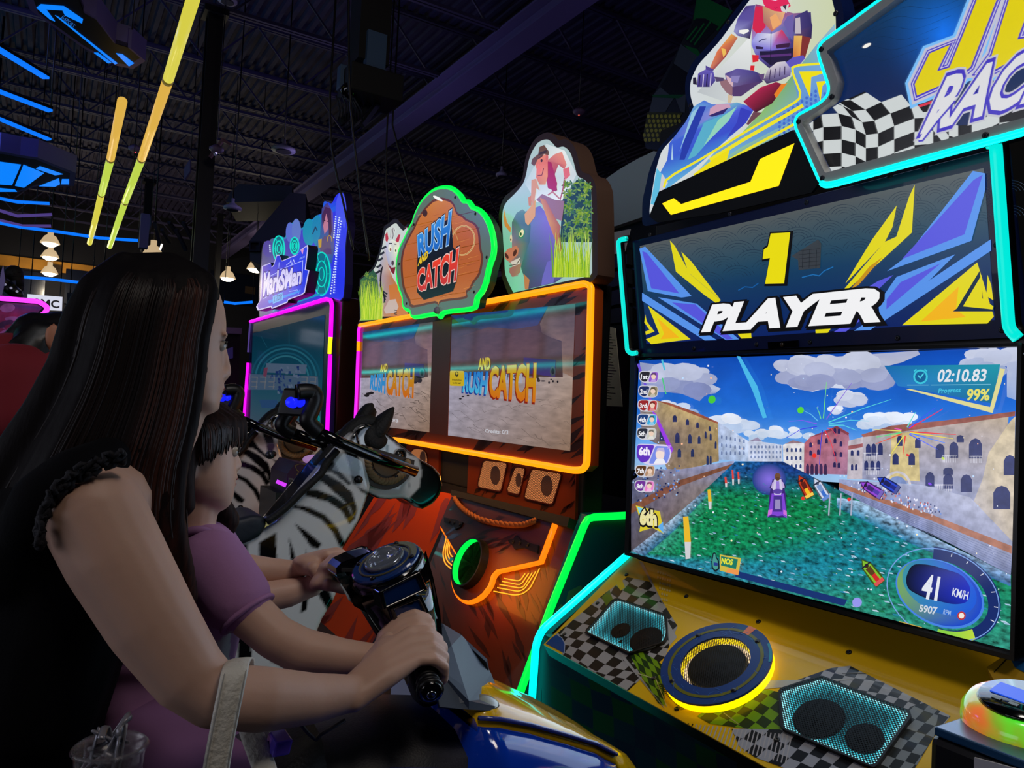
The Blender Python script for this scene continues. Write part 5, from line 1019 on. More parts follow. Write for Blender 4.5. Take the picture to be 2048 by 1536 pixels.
u_ = V((0, -1, 0)); u_ = (u_ - ax * u_.dot(ax)).normalized(); w_ = ax.cross(u_); MB().obox(c + ax * .0555 + w_ * .004, u_ * .044, w_ * .019, ax * .0012).build('display', glow('display_blue', (40, 90, 235), .9), t)
for k in (-1, 0, 1): MB().obox(c + ax * .0555 + w_ * -.03 + u_ * k * .026, u_ * .007, w_ * .004, ax * .001).build('indicator', mat('indicator_grey', (80, 90, 80), .3), t)
MB().prism([FRONT.px(1950, 1518), FRONT.px(2060, 1540), FRONT.px(2060, 1600), FRONT.px(1950, 1580)] if False else [PXW(x, y, 1.298) for x, y in ((1948, 1515), (2070, 1548), (2070, 1620), (1948, 1590))], (.004, 0, 0)).build('label_plate', mat('label_white', (200, 200, 205), .5), jet)
# ------------------------------------------------------------------ zebra-ride cabinet (middle)
RC = Plane(1.90, 1.4, 2); RD = FreePlane((1.93, 0, .96), (0, -1, 0), (.277, 0, .68)); PSP = Plane(1.925, 1.0, 0); RSIGN = Plane(1.80, 2.0, 0); RSIDE = Plane(1.90, 2.0, 0)
YR, YL_ = 2.49, 5.18
safari = thing('savanna_cabinet', 'wide tiger striped cabinet with two screens, orange neon frame and a round wooden sign', 'arcade machine', V((2.1, 3.85, 0)))
TIGER = mat('tiger_brown', (112, 44, 15), .32, coat=.3); ORANGE = glow('neon_orange', (255, 150, 12), 1.5); ORANGE2 = glow('neon_orange_deep', (255, 110, 10), 1.7); GREEN = glow('neon_green', (0, 240, 70), 1.3)
MB().box((1.94, YR + .03, .96), (2.05, YL_ - .03, 1.95)).build('body', BLACK_MATT, safari, .01); MB().box((1.94, YR + .03, 0), (2.6, YL_ - .03, .96)).build('base', BLACK_MATT, safari)
TC = (460, 360, 2.6256)
fo = [(680, 758), (1880, 542), (1912, 575), (1884, 1500), (1850, 1530), (860, 1366), (660, 1330)]
MB().prism(pxs(RC, fo, 0, TC), RC.n * -.05).build('screen_frame', mat('tiger_frame', (176, 74, 24), .3, coat=.3), safari)
def tigerstripes(A, box, n, seed, c1, slope=.5, wl=(60, 240), wd=(8, 26), region=None):
    r = random.Random(seed); A.up()
    for k in range(n):
        x, y = r.uniform(box[0], box[2]), r.uniform(box[1], box[3]); l = r.uniform(*wl); w = r.uniform(*wd); a = slope + r.uniform(-.3, .3); dx, dy = math.cos(a) * l, -math.sin(a) * l
        q = [(x, y), (x + dx * .35 - dy * w / l * .5, y + dy * .35 + dx * w / l * .5), (x + dx, y + dy), (x + dx * .5 + dy * w / l * .6, y + dy * .5 - dx * w / l * .6)]
        if region: q = clip(q, region)
        if len(q) > 2: A.poly(q, c1, up=False)
A = Art(RC, TC)
tigerstripes(A, (660, 560, 1900, 1500), 130, 2, (74, 26, 9), .6, (80, 260), (20, 46), [(690, 770), (1880, 556), (1866, 1510), (870, 1352), (672, 1310)])
A.build('frame_print', PRINT, safari)
P = pxs(RC, rounded([(690, 765), (1880, 545), (1908, 560), (1886, 1490), (1866, 1522), (1820, 1526), (870, 1362)], 34, 5, False), .012, TC)
MB().tube(P, .015, 8).build('neon_frame', ORANGE, safari)
P = pxs(RC, [(690, 765), (684, 790), (682, 850)], .012, TC); MB().tube(P, .012, 8).build('neon_frame', glow('neon_purple', (225, 30, 235), 1.4), safari)
P = pxs(RC, [(682, 850), (681, 900)], .012, TC); MB().tube(P, .012, 8).build('neon_frame', ORANGE, safari)
P = pxs(RC, [(681, 900), (665, 1290), (660, 1330)], .012, TC); MB().tube(P, .012, 8).build('neon_frame', MATS['neon_purple'], safari)
MDES = mat('lcd_desert', rough=.06, attr='emit', es=1.35, var=.22, vscale=9, bstretch=(1, 1, 4))
def desert(crop, quad, hy, seed, texts, name):
    A = Art(RC, crop, off=.001); A.mi = 1; TL, TR, BR, BL = quad
    def lp(u, v): return (lambda t, b: (t[0] + (b[0] - t[0]) * v, t[1] + (b[1] - t[1]) * v))((TL[0] + (TR[0] - TL[0]) * u, TL[1] + (TR[1] - TL[1]) * u), (BL[0] + (BR[0] - BL[0]) * u, BL[1] + (BR[1] - BL[1]) * u))
    A.grid(quad, 12, 14, lambda u, v: mixc((40, 30, 40), (62, 42, 44), v / hy) if v < hy else mixc(mixc((136, 132, 150), (140, 122, 112), u), mixc((128, 122, 132), (116, 92, 76), u), (v - hy) / (1 - hy)))
    A.poly([lp(.0, .0), lp(.78, 0), lp(.70, .13), lp(.4, .16), lp(.1, .1)], [(20, 44, 96), (24, 56, 110), (20, 40, 84), (30, 40, 66), (30, 34, 60)])
    A.poly([lp(.78, 0), lp(1, 0), lp(1, .5), lp(.9, .46), lp(.9, .25), lp(.74, .2), lp(.72, .12)], [(70, 56, 60), (58, 44, 50), (110, 84, 72), (120, 92, 78), (96, 72, 66), (60, 46, 52), (84, 68, 66)])
    A.poly([lp(0, .2), lp(.3, .12), lp(.7, .17), lp(.9, .26), lp(.92, .5), lp(0, .5)], [(50, 34, 38), (64, 42, 42), (56, 40, 44), (66, 46, 46), (60, 40, 42), (70, 44, 42)])
    A.mi = 0; r = random.Random(seed)
    for k in range(34):
        u, v = r.uniform(.02, .95), r.uniform(.62, .97); pts = [lp(u, v)]
        for j in range(4): u += r.uniform(.01, .05); v += r.uniform(-.015, .03); pts.append(lp(min(u, 1), min(v, 1)))
        A.stroke(pts, 2.5, (70, 58, 54), up=False, taper=(1, .2))
    A.up()
    for k in range(9): p = lp(r.uniform(.7, .88), r.uniform(.49, .55)); A.ell(p[0], p[1], r.uniform(8, 26), r.uniform(6, 14), r.choice([(30, 26, 34), (44, 38, 48), (60, 50, 50)]), 0, 8)
    for u, v in ((.12, .67), (.16, .66), (.1, .69)): p = lp(u, v); A.ell(p[0], p[1], 14, 7, (30, 26, 30), 0, 8)
    A.poly([lp(.6, .36), lp(.86, .38), lp(.86, .5), lp(.6, .47)], [(60, 40, 110), (50, 34, 90), (70, 50, 120), (60, 44, 104)])
    p = lp(.84, .46); A.ell(p[0], p[1], crop[2] * 6, crop[2] * 10, (70, 74, 84), 0, 14); A.ell(p[0], p[1], crop[2] * 3, crop[2] * 6, (34, 34, 44), 0, 12)
    for fn in texts: fn(A)
    return A.build(name, [ART_SCR_DIM if 0 else mat('lcd_title', rough=.06, attr='emit', es=.85), MDES], safari)
DC = (880, 600, 4.8)
def t1(A):
    A.poly([(640, 690), (800, 690), (790, 800), (632, 796)], (170, 170, 190)); A.text('FAST', [(648, 770), (770, 776), (772, 716), (650, 712)], (60, 60, 80), .02)
    CA = [(474, 936), (920, 990), (936, 600), (486, 640)]
    A.text('CATCH', [(466, 940), (912, 994), (928, 606), (478, 644)], (140, 34, 14), .03, grow=.03); A.text('CATCH', CA, lambda a, b: mixc((214, 110, 20), (200, 176, 20), b), .045)
    RU = [(222, 884), (450, 912), (470, 684), (236, 690)]
    A.text('RUSH', [(x - 8, y + 6) for x, y in RU], (20, 60, 150), .03, grow=.03); A.text('RUSH', RU, lambda a, b: mixc((80, 190, 226), (40, 120, 206), b), .045); A.text('AND', [(372, 672), (488, 676), (492, 548), (376, 560)], (206, 186, 20), .05)
    A.poly(rounded([(102, 678), (240, 682), (238, 828), (100, 824)], 14, 3), (206, 176, 30)); A.ell(168, 712, 17, 26, (60, 50, 20)); A.ell(168, 706, 9, 12, (206, 176, 30)); A.text('Press button', [(124, 774), (214, 778), (214, 762), (124, 758)], (70, 60, 20), .02); A.text('to hit ball', [(128, 804), (206, 808), (206, 790), (128, 786)], (70, 60, 20), .02)
    A.text('Credits: 0/3', [(440, 1272), (662, 1292), (664, 1252), (442, 1238)], (206, 206, 214), .02)
desert(DC, [(108, 150), (1302, 36), (1252, 1450), (70, 1298)], .5, 5, [t1], 'screen_picture')
def t2(A):
    CA = [(822, 1128), (966, 1150), (972, 985), (828, 1000)]
    A.text('CATCH', CA, lambda a, b: mixc((206, 100, 20), (190, 160, 30), b), .05); A.text('RUSH', [(736, 1098), (818, 1126), (822, 1012), (742, 1024)], (50, 140, 206), .05); A.text('AND', [(790, 1008), (828, 1008), (830, 962), (792, 972)], (206, 186, 20), .05)
    A.text('0/3', [(850, 1268), (884, 1274), (884, 1256), (850, 1252)], (206, 206, 214), .02)
desert(TC, [(694, 800), (1082, 742), (1062, 1326), (676, 1280)], .5, 8, [t2], 'screen_picture')
MB().prism(pxs(RC, [(1068, 745), (1164, 728), (1146, 1342), (1050, 1330)], .004, TC), RC.n * -.003).build('centre_pillar', mat('pillar_brown', (150, 62, 26), .4), safari)
# sign board row
def sign(pl, outer, inner, crop, rim_m, depth, name, art, off=0.0):
    MB().prism(pxs(pl, outer, off, crop), pl.n * -depth).build(name, rim_m, safari)
    A = Art(pl, crop, off=off + .001); art(A, inner); return A.build(name.replace('sign', 'artwork'), ART, safari)
RIM = mat('sign_rim_brown', (92, 66, 52), .5)
CB = (980, 250, 4.2667)
def grass(A, x0, x1, yb, h, n, seed, cs, lean=0):
    r = random.Random(seed); A.up()
    for k in range(n):
        x = r.uniform(x0, x1); hh = h * r.uniform(.4, 1); l = r.uniform(-40, 40) + lean; A.stroke([(x, yb - (x - x0) * .18 * 0), (x + l * .4, yb - hh * .6), (x + l, yb - hh)], 11, r.choice(cs), up=False, taper=(1, .15))
def bush(A, pts_fn, n, seed, cs, s):
    r = random.Random(seed); A.up()
    for k in range(n):
        x, y = pts_fn(r)
        for j in range(5): a = j * 1.257 + r.uniform(0, 1); A.ell(x + s * .8 * math.cos(a), y + s * .8 * math.sin(a), s * .75, s * .3, r.choice(cs), math.degrees(a), 7, up=False)
def cowboy(A, inner):
    A.gain = .92
    A.poly(inner, lambda x, y: mixc((176, 200, 200), (120, 200, 160), min(1, max(0, (y - 500) / 500) * max(0, 1 - (x - 90) / 260))))
    A.poly([(300, 500), (480, 160), (640, 220), (740, 420), (640, 640), (400, 660)], [(190, 210, 210), (206, 220, 220), (236, 240, 240), (210, 220, 222), (240, 244, 244), (226, 236, 234)])
    A.poly([(620, 640), (740, 470), (800, 460), (866, 560), (872, 1000), (600, 1000)], (20, 62, 52)); bush(A, lambda r: (r.uniform(640, 856), r.uniform(490, 960)), 55, 3, [(110, 150, 50), (140, 170, 60), (84, 130, 60), (60, 110, 60)], 26)
    P = A.poly
    # bull: body, leg, head
    P([(210, 880), (300, 740), (430, 690), (520, 800), (600, 1000), (640, 1290), (560, 1345), (330, 1400), (270, 1230), (240, 1050)], [(60, 130, 110), (90, 120, 160), (110, 100, 180), (130, 110, 206), (120, 96, 196), (90, 80, 160), (70, 56, 110), (70, 60, 90), (60, 90, 90), (50, 110, 96)])
    P([(450, 1300), (490, 1170), (530, 1150), (560, 1240), (545, 1345), (440, 1370)], (110, 100, 190)); P([(290, 1270), (340, 1320), (330, 1400), (300, 1405)], (190, 120, 60))
    P([(190, 960), (190, 830), (230, 750), (280, 720), (330, 760), (350, 860), (340, 1000), (290, 1140), (240, 1290), (190, 1296), (165, 1250), (200, 1200), (130, 1140), (125, 1090), (190, 1050)], [(120, 120, 140), (84, 96, 110), (90, 130, 120), (110, 140, 130), (70, 130, 110), (60, 110, 100), (60, 96, 110), (80, 110, 120), (150, 140, 130), (160, 130, 120), (150, 110, 100), (170, 130, 120), (190, 120, 90), (170, 100, 76), (160, 120, 110)])
    P([(130, 1100), (150, 1060), (230, 1030), (250, 1060), (240, 1110), (180, 1160), (140, 1150)], (196, 122, 90)); A.ell(215, 1092, 14, 30, (80, 40, 34), 20); A.ell(146, 1118, 12, 26, (80, 40, 34), -30)
    P([(180, 1170), (260, 1130), (262, 1180), (200, 1215)], (214, 206, 190)); A.stroke([(170, 1200), (230, 1190), (262, 1140)], 6, (70, 40, 40)); P([(170, 1220), (270, 1180), (262, 1260), (200, 1298), (170, 1260)], (160, 110, 96))
    A.ell(276, 924, 26, 44, (50, 130, 100), 15); A.ell(274, 924, 18, 34, (240, 226, 170), 15); A.ell(268, 932, 8, 14, (30, 60, 40)); A.ell(184, 970, 10, 34, (220, 210, 170)); A.ell(182, 980, 5, 10, (40, 40, 30))
    P([(126, 720), (118, 780), (130, 860), (180, 920), (184, 880), (150, 830)], (206, 140, 60)); P([(300, 760), (350, 700), (395, 640), (390, 780), (330, 860), (306, 830)], (220, 160, 76)); P([(330, 620), (360, 600), (358, 690), (336, 690)], (206, 130, 60))
    # rider
    P([(400, 640), (450, 590), (560, 640), (640, 650), (620, 820), (560, 800), (480, 700)], (150, 110, 120)); P([(430, 620), (480, 640), (560, 790), (610, 870), (600, 920), (640, 1150), (600, 1170), (570, 1000), (500, 820)], [(206, 140, 60), (190, 110, 70), (180, 100, 60), (170, 90, 60), (150, 70, 50), (110, 50, 50), (120, 60, 56), (190, 110, 70), (214, 150, 70)])
    P([(500, 300), (560, 250), (620, 230), (660, 340), (640, 380), (590, 340), (560, 420), (580, 560), (540, 570), (490, 480)], [(206, 110, 110), (226, 140, 126), (236, 150, 130), (226, 130, 116), (206, 110, 100), (190, 90, 90), (150, 40, 70), (140, 30, 60), (170, 40, 80), (190, 60, 90)]); P([(490, 310), (530, 320), (580, 500), (570, 570), (500, 540), (480, 420)], (170, 30, 76))
    P([(630, 380), (680, 360), (690, 430), (650, 470), (636, 430)], (226, 110, 116)); A.stroke([(642, 450), (630, 540), (606, 640)], 9, (170, 70, 90)); P([(360, 470), (400, 460), (430, 560), (400, 540), (380, 700), (356, 640)], (214, 150, 96)); A.stroke([(500, 600), (540, 570), (580, 610), (600, 630)], 12, (190, 120, 120))
    P([(390, 330), (440, 260), (490, 250), (500, 320), (500, 440), (480, 510), (430, 510), (400, 450), (404, 380)], [(226, 120, 90), (236, 140, 110), (236, 140, 110), (226, 116, 100), (236, 150, 100), (226, 150, 84), (206, 130, 70), (226, 120, 80), (240, 130, 100)]); P([(404, 400), (420, 330), (440, 370), (450, 390), (424, 420)], (240, 120, 100)); A.stroke([(414, 432), (450, 430), (466, 370)], 6, (110, 30, 30)); A.stroke([(420, 290), (456, 262)], 10, (60, 26, 20)); A.ell(448, 306, 9, 13, (60, 30, 26)); A.ell(494, 280, 12, 34, (220, 110, 100))
    P([(358, 330), (370, 290), (420, 250), (430, 190), (470, 172), (490, 200), (512, 230), (508, 260), (470, 250), (420, 290), (385, 355)], (104, 70, 46)); P([(424, 240), (490, 215), (494, 235), (420, 262)], (60, 40, 30))
    grass(A, 545, 860, 1300, 420, 120, 6, [(150, 196, 30), (190, 214, 50), (110, 160, 40), (206, 226, 90)])
    A.clipr = None
CBo = smoothpath([(165, 1462), (100, 1290), (88, 1100), (75, 850), (82, 720), (120, 620), (180, 565), (250, 500), (280, 430), (300, 300), (340, 190), (400, 105), (490, 62), (550, 92), (588, 130), (640, 120), (700, 160), (740, 240), (780, 390), (850, 425), (895, 500), (912, 640), (918, 1200), (908, 1290), (860, 1340)], 4)
CBi = smoothpath([(200, 1430), (135, 1280), (122, 1100), (106, 850), (114, 720), (150, 650), (210, 590), (278, 510), (308, 430), (334, 300), (370, 210), (420, 145), (488, 124), (530, 150), (572, 192), (630, 186), (682, 230), (716, 320), (748, 430), (810, 470), (854, 530), (868, 640), (872, 1200), (870, 1262), (850, 1290)], 4)
sign(RSIDE, CBo, CBi, CB, RIM, .09, 'cowboy_sign', cowboy)
ZB = (700, 360, 5.12)
def zebra_art(A, inner):
    A.gain = .9
    A.poly(inner, lambda x, y: mixc((206, 214, 210), (176, 120, 60), min(1, max(0, (y - 1100) / 500))))
    A.poly([(110, 1020), (240, 920), (300, 1000), (310, 1430), (110, 1440)], [(60, 110, 70), (40, 84, 60), (50, 90, 60), (150, 190, 60), (150, 190, 60)]); bush(A, lambda r: (r.uniform(130, 280), r.uniform(950, 1160)), 22, 4, [(90, 130, 60), (120, 150, 60), (60, 100, 60)], 16)
    P = A.poly; P([(380, 640), (330, 760), (280, 960), (300, 1200), (350, 1400), (600, 1390), (560, 1200), (440, 1000), (400, 900)], [(200, 200, 214), (180, 180, 196), (170, 170, 190), (160, 160, 176), (190, 130, 90), (214, 120, 50), (206, 120, 60), (190, 120, 70), (206, 170, 150)])
    P([(400, 1080), (470, 1060), (560, 1200), (600, 1390), (420, 1400)], (206, 120, 50)); P([(350, 1330), (400, 1230), (470, 1220), (500, 1300), (470, 1360), (370, 1370)], (206, 180, 170))
    P([(370, 640), (430, 610), (500, 640), (510, 760), (470, 900), (450, 960), (400, 880), (370, 760)], [(206, 206, 226), (240, 240, 230), (236, 236, 206), (236, 240, 206), (220, 220, 200), (190, 170, 170), (170, 170, 200), (180, 180, 214)]); P([(390, 860), (430, 900), (470, 890), (455, 968), (430, 950)], (130, 26, 40)); A.ell(440, 850, 14, 26, (80, 60, 70)); A.ell(412, 700, 18, 38, (240, 240, 220)); A.ell(418, 712, 8, 16, (150, 80, 40)); A.ell(470, 716, 16, 34, (236, 240, 210)); A.ell(472, 724, 7, 14, (60, 60, 40)); A.stroke([(400, 650), (435, 650)], 10, (40, 34, 50)); A.stroke([(455, 655), (480, 660)], 9, (60, 50, 40))
    P([(365, 560), (385, 530), (398, 600), (385, 640), (368, 620)], (190, 40, 60)); P([(470, 620), (500, 560), (520, 560), (505, 630), (485, 640)], (190, 40, 60)); P([(410, 600), (430, 470), (470, 500), (440, 610)], (214, 214, 214))
    A.up()
    for x, y in ((350, 690), (330, 750), (315, 810), (300, 880), (290, 940)): A.stroke([(x + 26, y - 10), (x - 24, y + 18)], 22, (40, 38, 46), up=False)
    for k in range(4): A.stroke(smoothpath([(340 - k * 6, 880 + k * 10), (320 - k * 2, 1010 + k * 24), (330 + k * 8, 1120 + k * 26), (386 - k * 10, 1170 + k * 30)], 4), 14, (34, 32, 40), up=False, taper=(.5, 1.2))
    for a, b in (((420, 590), (425, 500)), ((436, 600), (446, 490)), ((440, 605), (462, 510))): A.stroke([a, b], 5, (60, 40, 50), up=False)
    for k in range(3): A.stroke([(455, 1330 + k * 20), (485, 1338 + k * 20)], 8, (30, 26, 30), up=False)
    grass(A, 120, 330, 1430, 400, 110, 9, [(150, 196, 40), (190, 214, 60), (110, 160, 50), (206, 220, 80)], 0)
Zo = smoothpath([(640, 1385), (115, 1475), (98, 1420), (96, 1050), (112, 1000), (170, 950), (240, 880), (300, 720), (332, 560), (350, 475), (400, 440), (440, 405), (480, 398), (515, 435), (560, 475), (610, 470), (640, 900)], 3)
Zi = smoothpath([(625, 1350), (130, 1432), (112, 1410), (112, 1060), (126, 1016), (185, 966), (258, 895), (318, 730), (352, 580), (370, 510), (410, 480), (446, 452), (478, 446), (505, 480), (548, 520), (600, 510), (625, 900)], 3)
sign(RSIDE, Zo, Zi, ZB, RIM, .09, 'zebra_sign', zebra_art)
WOo = smoothpath([(960, 88), (1040, 104), (1110, 165), (1150, 228), (1200, 236), (1240, 292), (1310, 322), (1370, 392), (1418, 500), (1446, 640), (1442, 760), (1408, 860), (1378, 990), (1366, 1045), (1330, 1130), (1280, 1195), (1266, 1270), (1220, 1305), (960, 1338), (910, 1388), (868, 1355), (650, 1390), (618, 1330), (570, 1310), (545, 1270), (540, 1190), (500, 1080), (480, 950), (482, 830), (512, 700), (560, 600), (612, 490), (640, 440), (662, 370), (720, 250), (800, 155), (880, 102)], 3, True)
WOi = smoothpath([(940, 180), (1030, 205), (1075, 260), (1100, 330), (1160, 365), (1200, 402), (1280, 440), (1328, 520), (1346, 700), (1366, 800), (1338, 960), (1275, 1050), (1240, 1120), (1200, 1155), (1188, 1215), (940, 1250), (905, 1300), (870, 1262), (640, 1308), (600, 1240), (560, 1160), (532, 1050), (520, 850), (545, 700), (600, 580), (655, 480), (690, 400), (755, 300), (840, 212), (890, 190)], 3, True)
def wood(A, inner):
    A.gain = .95
    A.poly(WOo, (88, 110, 96)); A.poly(inner, (96, 44, 20)); cx, cy = 930, 740; inn = [(cx + (x - cx) * .95, cy + (y - cy) * .955) for x, y in inner]
    A.poly(inn, lambda x, y: mixc((206, 128, 44), (176, 84, 30), abs(x - 900) / 500)); r = random.Random(2)
    for y0 in (420, 600, 760, 930, 1040, 1190): A.stroke([(560, y0 + 70), (760, y0 + 24), (1000, y0 - 34), (1330, y0 - 110)] if y0 < 1100 else [(600, y0 + 40), (900, y0), (1180, y0 - 40)], 7, (84, 40, 18), up=False)
    A.up()
    for k in range(46): x, y = r.uniform(600, 1240), r.uniform(330, 1200); A.stroke([(x, y), (x + 60, y - 14), (x + 120, y - 34)], 3, r.choice([(150, 76, 26), (226, 150, 60), (130, 64, 26)]), up=False, taper=(1, .3))
    A.ell(770, 340, 26, 36, (60, 30, 16)); A.stroke(A.arcpts(1160, 620, 118, 150, 0, 360, 30, 10), 15, (232, 190, 120)); A.stroke(A.arcpts(1160, 620, 118, 150, 0, 360, 30, 10), 4, (110, 70, 40)); A.stroke([(1045, 490), (1080, 540), (1110, 620)], 9, (196, 140, 70))
    P = A.poly; P([(700, 600), (1040, 380), (1060, 690), (1120, 760), (1090, 1050), (1060, 1140), (760, 1230), (690, 1150), (690, 900)], (14, 10, 10))
    RU = [(705, 790), (1012, 668), (1046, 306), (692, 572)]
    for g, c in ((.06, (14, 10, 12)), (.03, (170, 206, 236))): A.text('RUSH', RU, c, .04, grow=g)
    A.text('RUSH', RU, lambda a, b: mixc((22, 96, 190), (50, 140, 220), b), .04)
    CT = [(694, 1150), (1090, 1035), (1122, 690), (690, 930)]
    for g, c in ((.06, (14, 10, 12)), (.03, (236, 190, 180))): A.text('CATCH', CT, c, .04, grow=g)
    A.text('CATCH', CT, lambda a, b: mixc((200, 40, 40), (236, 60, 20), b), .04)
    A.text('AND', [(696, 886), (802, 800), (806, 716), (712, 800)], (60, 40, 10), .05, grow=.06); A.text('AND', [(696, 886), (802, 800), (806, 716), (712, 800)], (236, 196, 20), .05)
    A.ell(905, 190, 56, 15, (250, 250, 244), 28, 14)
sign(RSIGN, WOo, WOi, ZB, mat('sign_shell_green', (40, 80, 56), .4), .07, 'wooden_sign', wood, .0)
MB().tube(pxs(RSIGN, [(930 + (x - 930) * 1.012, 740 + (y - 740) * 1.012) for x, y in WOo], -.012, ZB), .016, 8, closed=True, up=(1, 0, 0)).build('green_neon', GREEN, safari)
MB().lathe(RSIGN.px(700 + 905 / 5.12, 360 + 1336 / 5.12, .003), RSIGN.n, [(.02, 0), (.02, .01), (.012, .02), (0, .022)], 14).build('sign_knob', M_GREY, safari)
for k in range(8): x, y = WOo[k * 13 + 5]; bolt(RSIGN, 930 + (x - 930) * .94, 740 + (y - 740) * .94, safari, .008, .002, BLACK, ZB)
for y in (2.75, 3.75, 4.95): MB().box((1.93, y - .04, 1.9), (1.99, y + .04, 2.55 if y < 3 else 2.3)).build('sign_post', BLACK, safari)
# speaker panels under the screens
SPC = (860, 900, 3.6571)
MB().prism(pxs(PSP, [(283, 10), (1070, 130), (1060, 520), (270, 312)], 0, SPC), PSP.n * -.04).build('speaker_panel', TIGER, safari)
A = Art(PSP, SPC); tigerstripes(A, (290, 60, 1040, 480), 26, 3, (46, 14, 6), .9, (60, 160), (14, 30), [(288, 30), (1062, 150), (1054, 510), (275, 305)]); A.build('panel_print', PRINT, safari)
GO = [(255, 190, 130), (235, 160, 96), (226, 146, 84), (210, 130, 70)]
GRW = perf('perforated_grille_warm', (90, 50, 30), 120, .36)
def warm(pl, pts, crop, cone, parent=safari):
    R = rounded(pts, 24, 4); P0 = pxs(pl, R, .006, crop); c = sum(P0, V()) / len(P0); o = [p + (p - c).normalized() * .009 for p in P0]
    sp = MB().ringprism(o, P0, pl.n * -.006).build('speaker', mat('speaker_rim_red', (70, 16, 8), .4), parent)
    A = Art(pl, crop, off=.0015); A.poly(R, (226, 140, 84)); A.ell(*cone, (60, 40, 34)); A.build('light_well', mat('speaker_warm_glow', rough=.5, attr='emit', es=1.0), sp); sheet(pl, R, 'grille', GRW, sp, .005, crop)
warm(PSP, [(395, 78), (570, 96), (522, 302), (350, 268)], SPC, (480, 186, 36, 70)); warm(PSP, [(628, 126), (702, 136), (656, 325), (563, 302)], SPC, (650, 220, 22, 50)); warm(PSP, [(748, 140), (968, 176), (900, 396), (692, 350)], SPC, (856, 263, 44, 77))
MB().prism([PXW(x, y, 1.925) for x, y in ((815, 880), (878, 890), (876, 985), (800, 975))], (.04, 0, 0)).build('speaker_panel', TIGER, safari)
warm(PSP, [(822, 897), (853, 899), (858, 935), (824, 930)], (0, 0, 1), (846, 916, 6, 14))
# sloping decks
def deckpanel(pts, m, off, name): return MB().prism(pxs(RD, pts, off), RD.n * -.04).build(name, m, safari)
deckpanel([(912, 990), (1160, 1055), (1030, 1410), (780, 1330)], TIGER, 0, 'right_deck')
deckpanel([(912, 988), (830, 974), (760, 968), (540, 1330), (560, 1500), (770, 1400)], mat('deck_orange', (222, 74, 10), .7, spec=.2), -.012, 'left_deck')
A = Art(RD, SPC); tigerstripes(A, (-100, 380, 1000, 1750), 110, 11, (70, 27, 11), 1.9, (120, 330), (16, 46), [(190, 340), (1060, 570), (640, 1800), (-260, 1550)]); A.build('right_deck_print', PRINT, safari)
A = Art(RD, (600, 960, 2.5), off=-.011); tigerstripes(A, (-60, 30, 740, 1050), 46, 12, (160, 44, 8), 1.0, (200, 420), (30, 80), [(420, 30), (740, 90), (420, 1050), (-100, 1100), (-130, 900)]); A.build('left_deck_print', PRINT_MATT, safari)
A = Art(RD, SPC, off=.001); A.stroke([(196, 330), (0, 800), (-110, 1090)], 22, (8, 6, 6)); A.build('deck_seam', PRINT_MATT, safari)
shield = [(195, 356), (946, 520), (832, 826), (660, 862), (520, 892), (486, 930), (466, 1000), (420, 1062), (370, 1100), (320, 1116), (268, 1106), (228, 1066), (204, 1010), (194, 950), (202, 890), (214, 836), (232, 772), (170, 666), (108, 562)]
MB().prism(pxs(RD, shield, .034, SPC), RD.n * -.006).build('shield_plate', mat('shield_brown', (78, 32, 14), .4), safari)
A = Art(RD, SPC, off=.0346); tigerstripes(A, (120, 400, 920, 1080), 60, 21, (44, 15, 7), .4, (80, 260), (14, 36), [(215, 375), (925, 530), (815, 810), (500, 880), (330, 1095), (240, 1060), (130, 570)]); A.build('shield_print', PRINT, safari)
P = pxs(RD, [(945, 518)] + rounded(shield[2:] + [shield[0]], 26, 4, False)[0:], .016, SPC)
MB().tube(P, .0155, 8).build('shield_neon', ORANGE2, safari)
OC = (255, 160, 30); MW = mat('wing_lit', rough=.3, attr='emit', es=1.6)
for grp in ([[(545, 940), (660, 962), (700, 905)], [(530, 962), (668, 990), (726, 903)], [(512, 985), (662, 1012), (690, 1000), (752, 898)], [(495, 1008), (652, 1037), (696, 1018), (778, 890)], [(468, 1034), (622, 1064), (684, 1054), (738, 1010), (806, 868)]], [[(128, 620), (96, 760), (112, 832), (196, 900)], [(136, 640), (112, 756), (130, 818), (202, 872)], [(145, 650), (126, 745), (146, 800), (208, 840)], [(154, 660), (140, 736), (160, 780), (214, 812)]]):
    A = Art(RD, SPC, off=.003)
    for pts in grp: A.stroke(rounded(pts, 26, 4, False), 8, OC)
    A.build('wing_lines', MW, safari)
c = RD.px(957.5, 1133, .072); rr_ = (RD.px(860 + 400 / 3.657, 900 + 688 / 3.657) - RD.px(860 + 315 / 3.657, 900 + 1020 / 3.657)).length / 2
rs = MB().lathe(c, RD.n, [(rr_ * 1.1, -.04), (rr_ * 1.08, .003), (rr_, .003), (rr_, -.03)], 44, smooth=False, caps=False).build('ring_speaker', BLACK, safari)
m = MB(); m.lathe(c, RD.n, [(rr_ * .995, .002), (rr_ * .995, -.032)], 44); m.f = [f for f in m.f if len(f) == 4]; m.m = [0] * len(m.f); m.sm = [True] * len(m.f); m.build('green_glow_wall', GREEN, rs)
MB().lathe(c - RD.n * .031, RD.n, [(0, 0), (rr_ * .99, 0)], 40).build('grille', mat('ring_grille_green', (10, 60, 24), .6, bump=.5, bscale=220), rs)
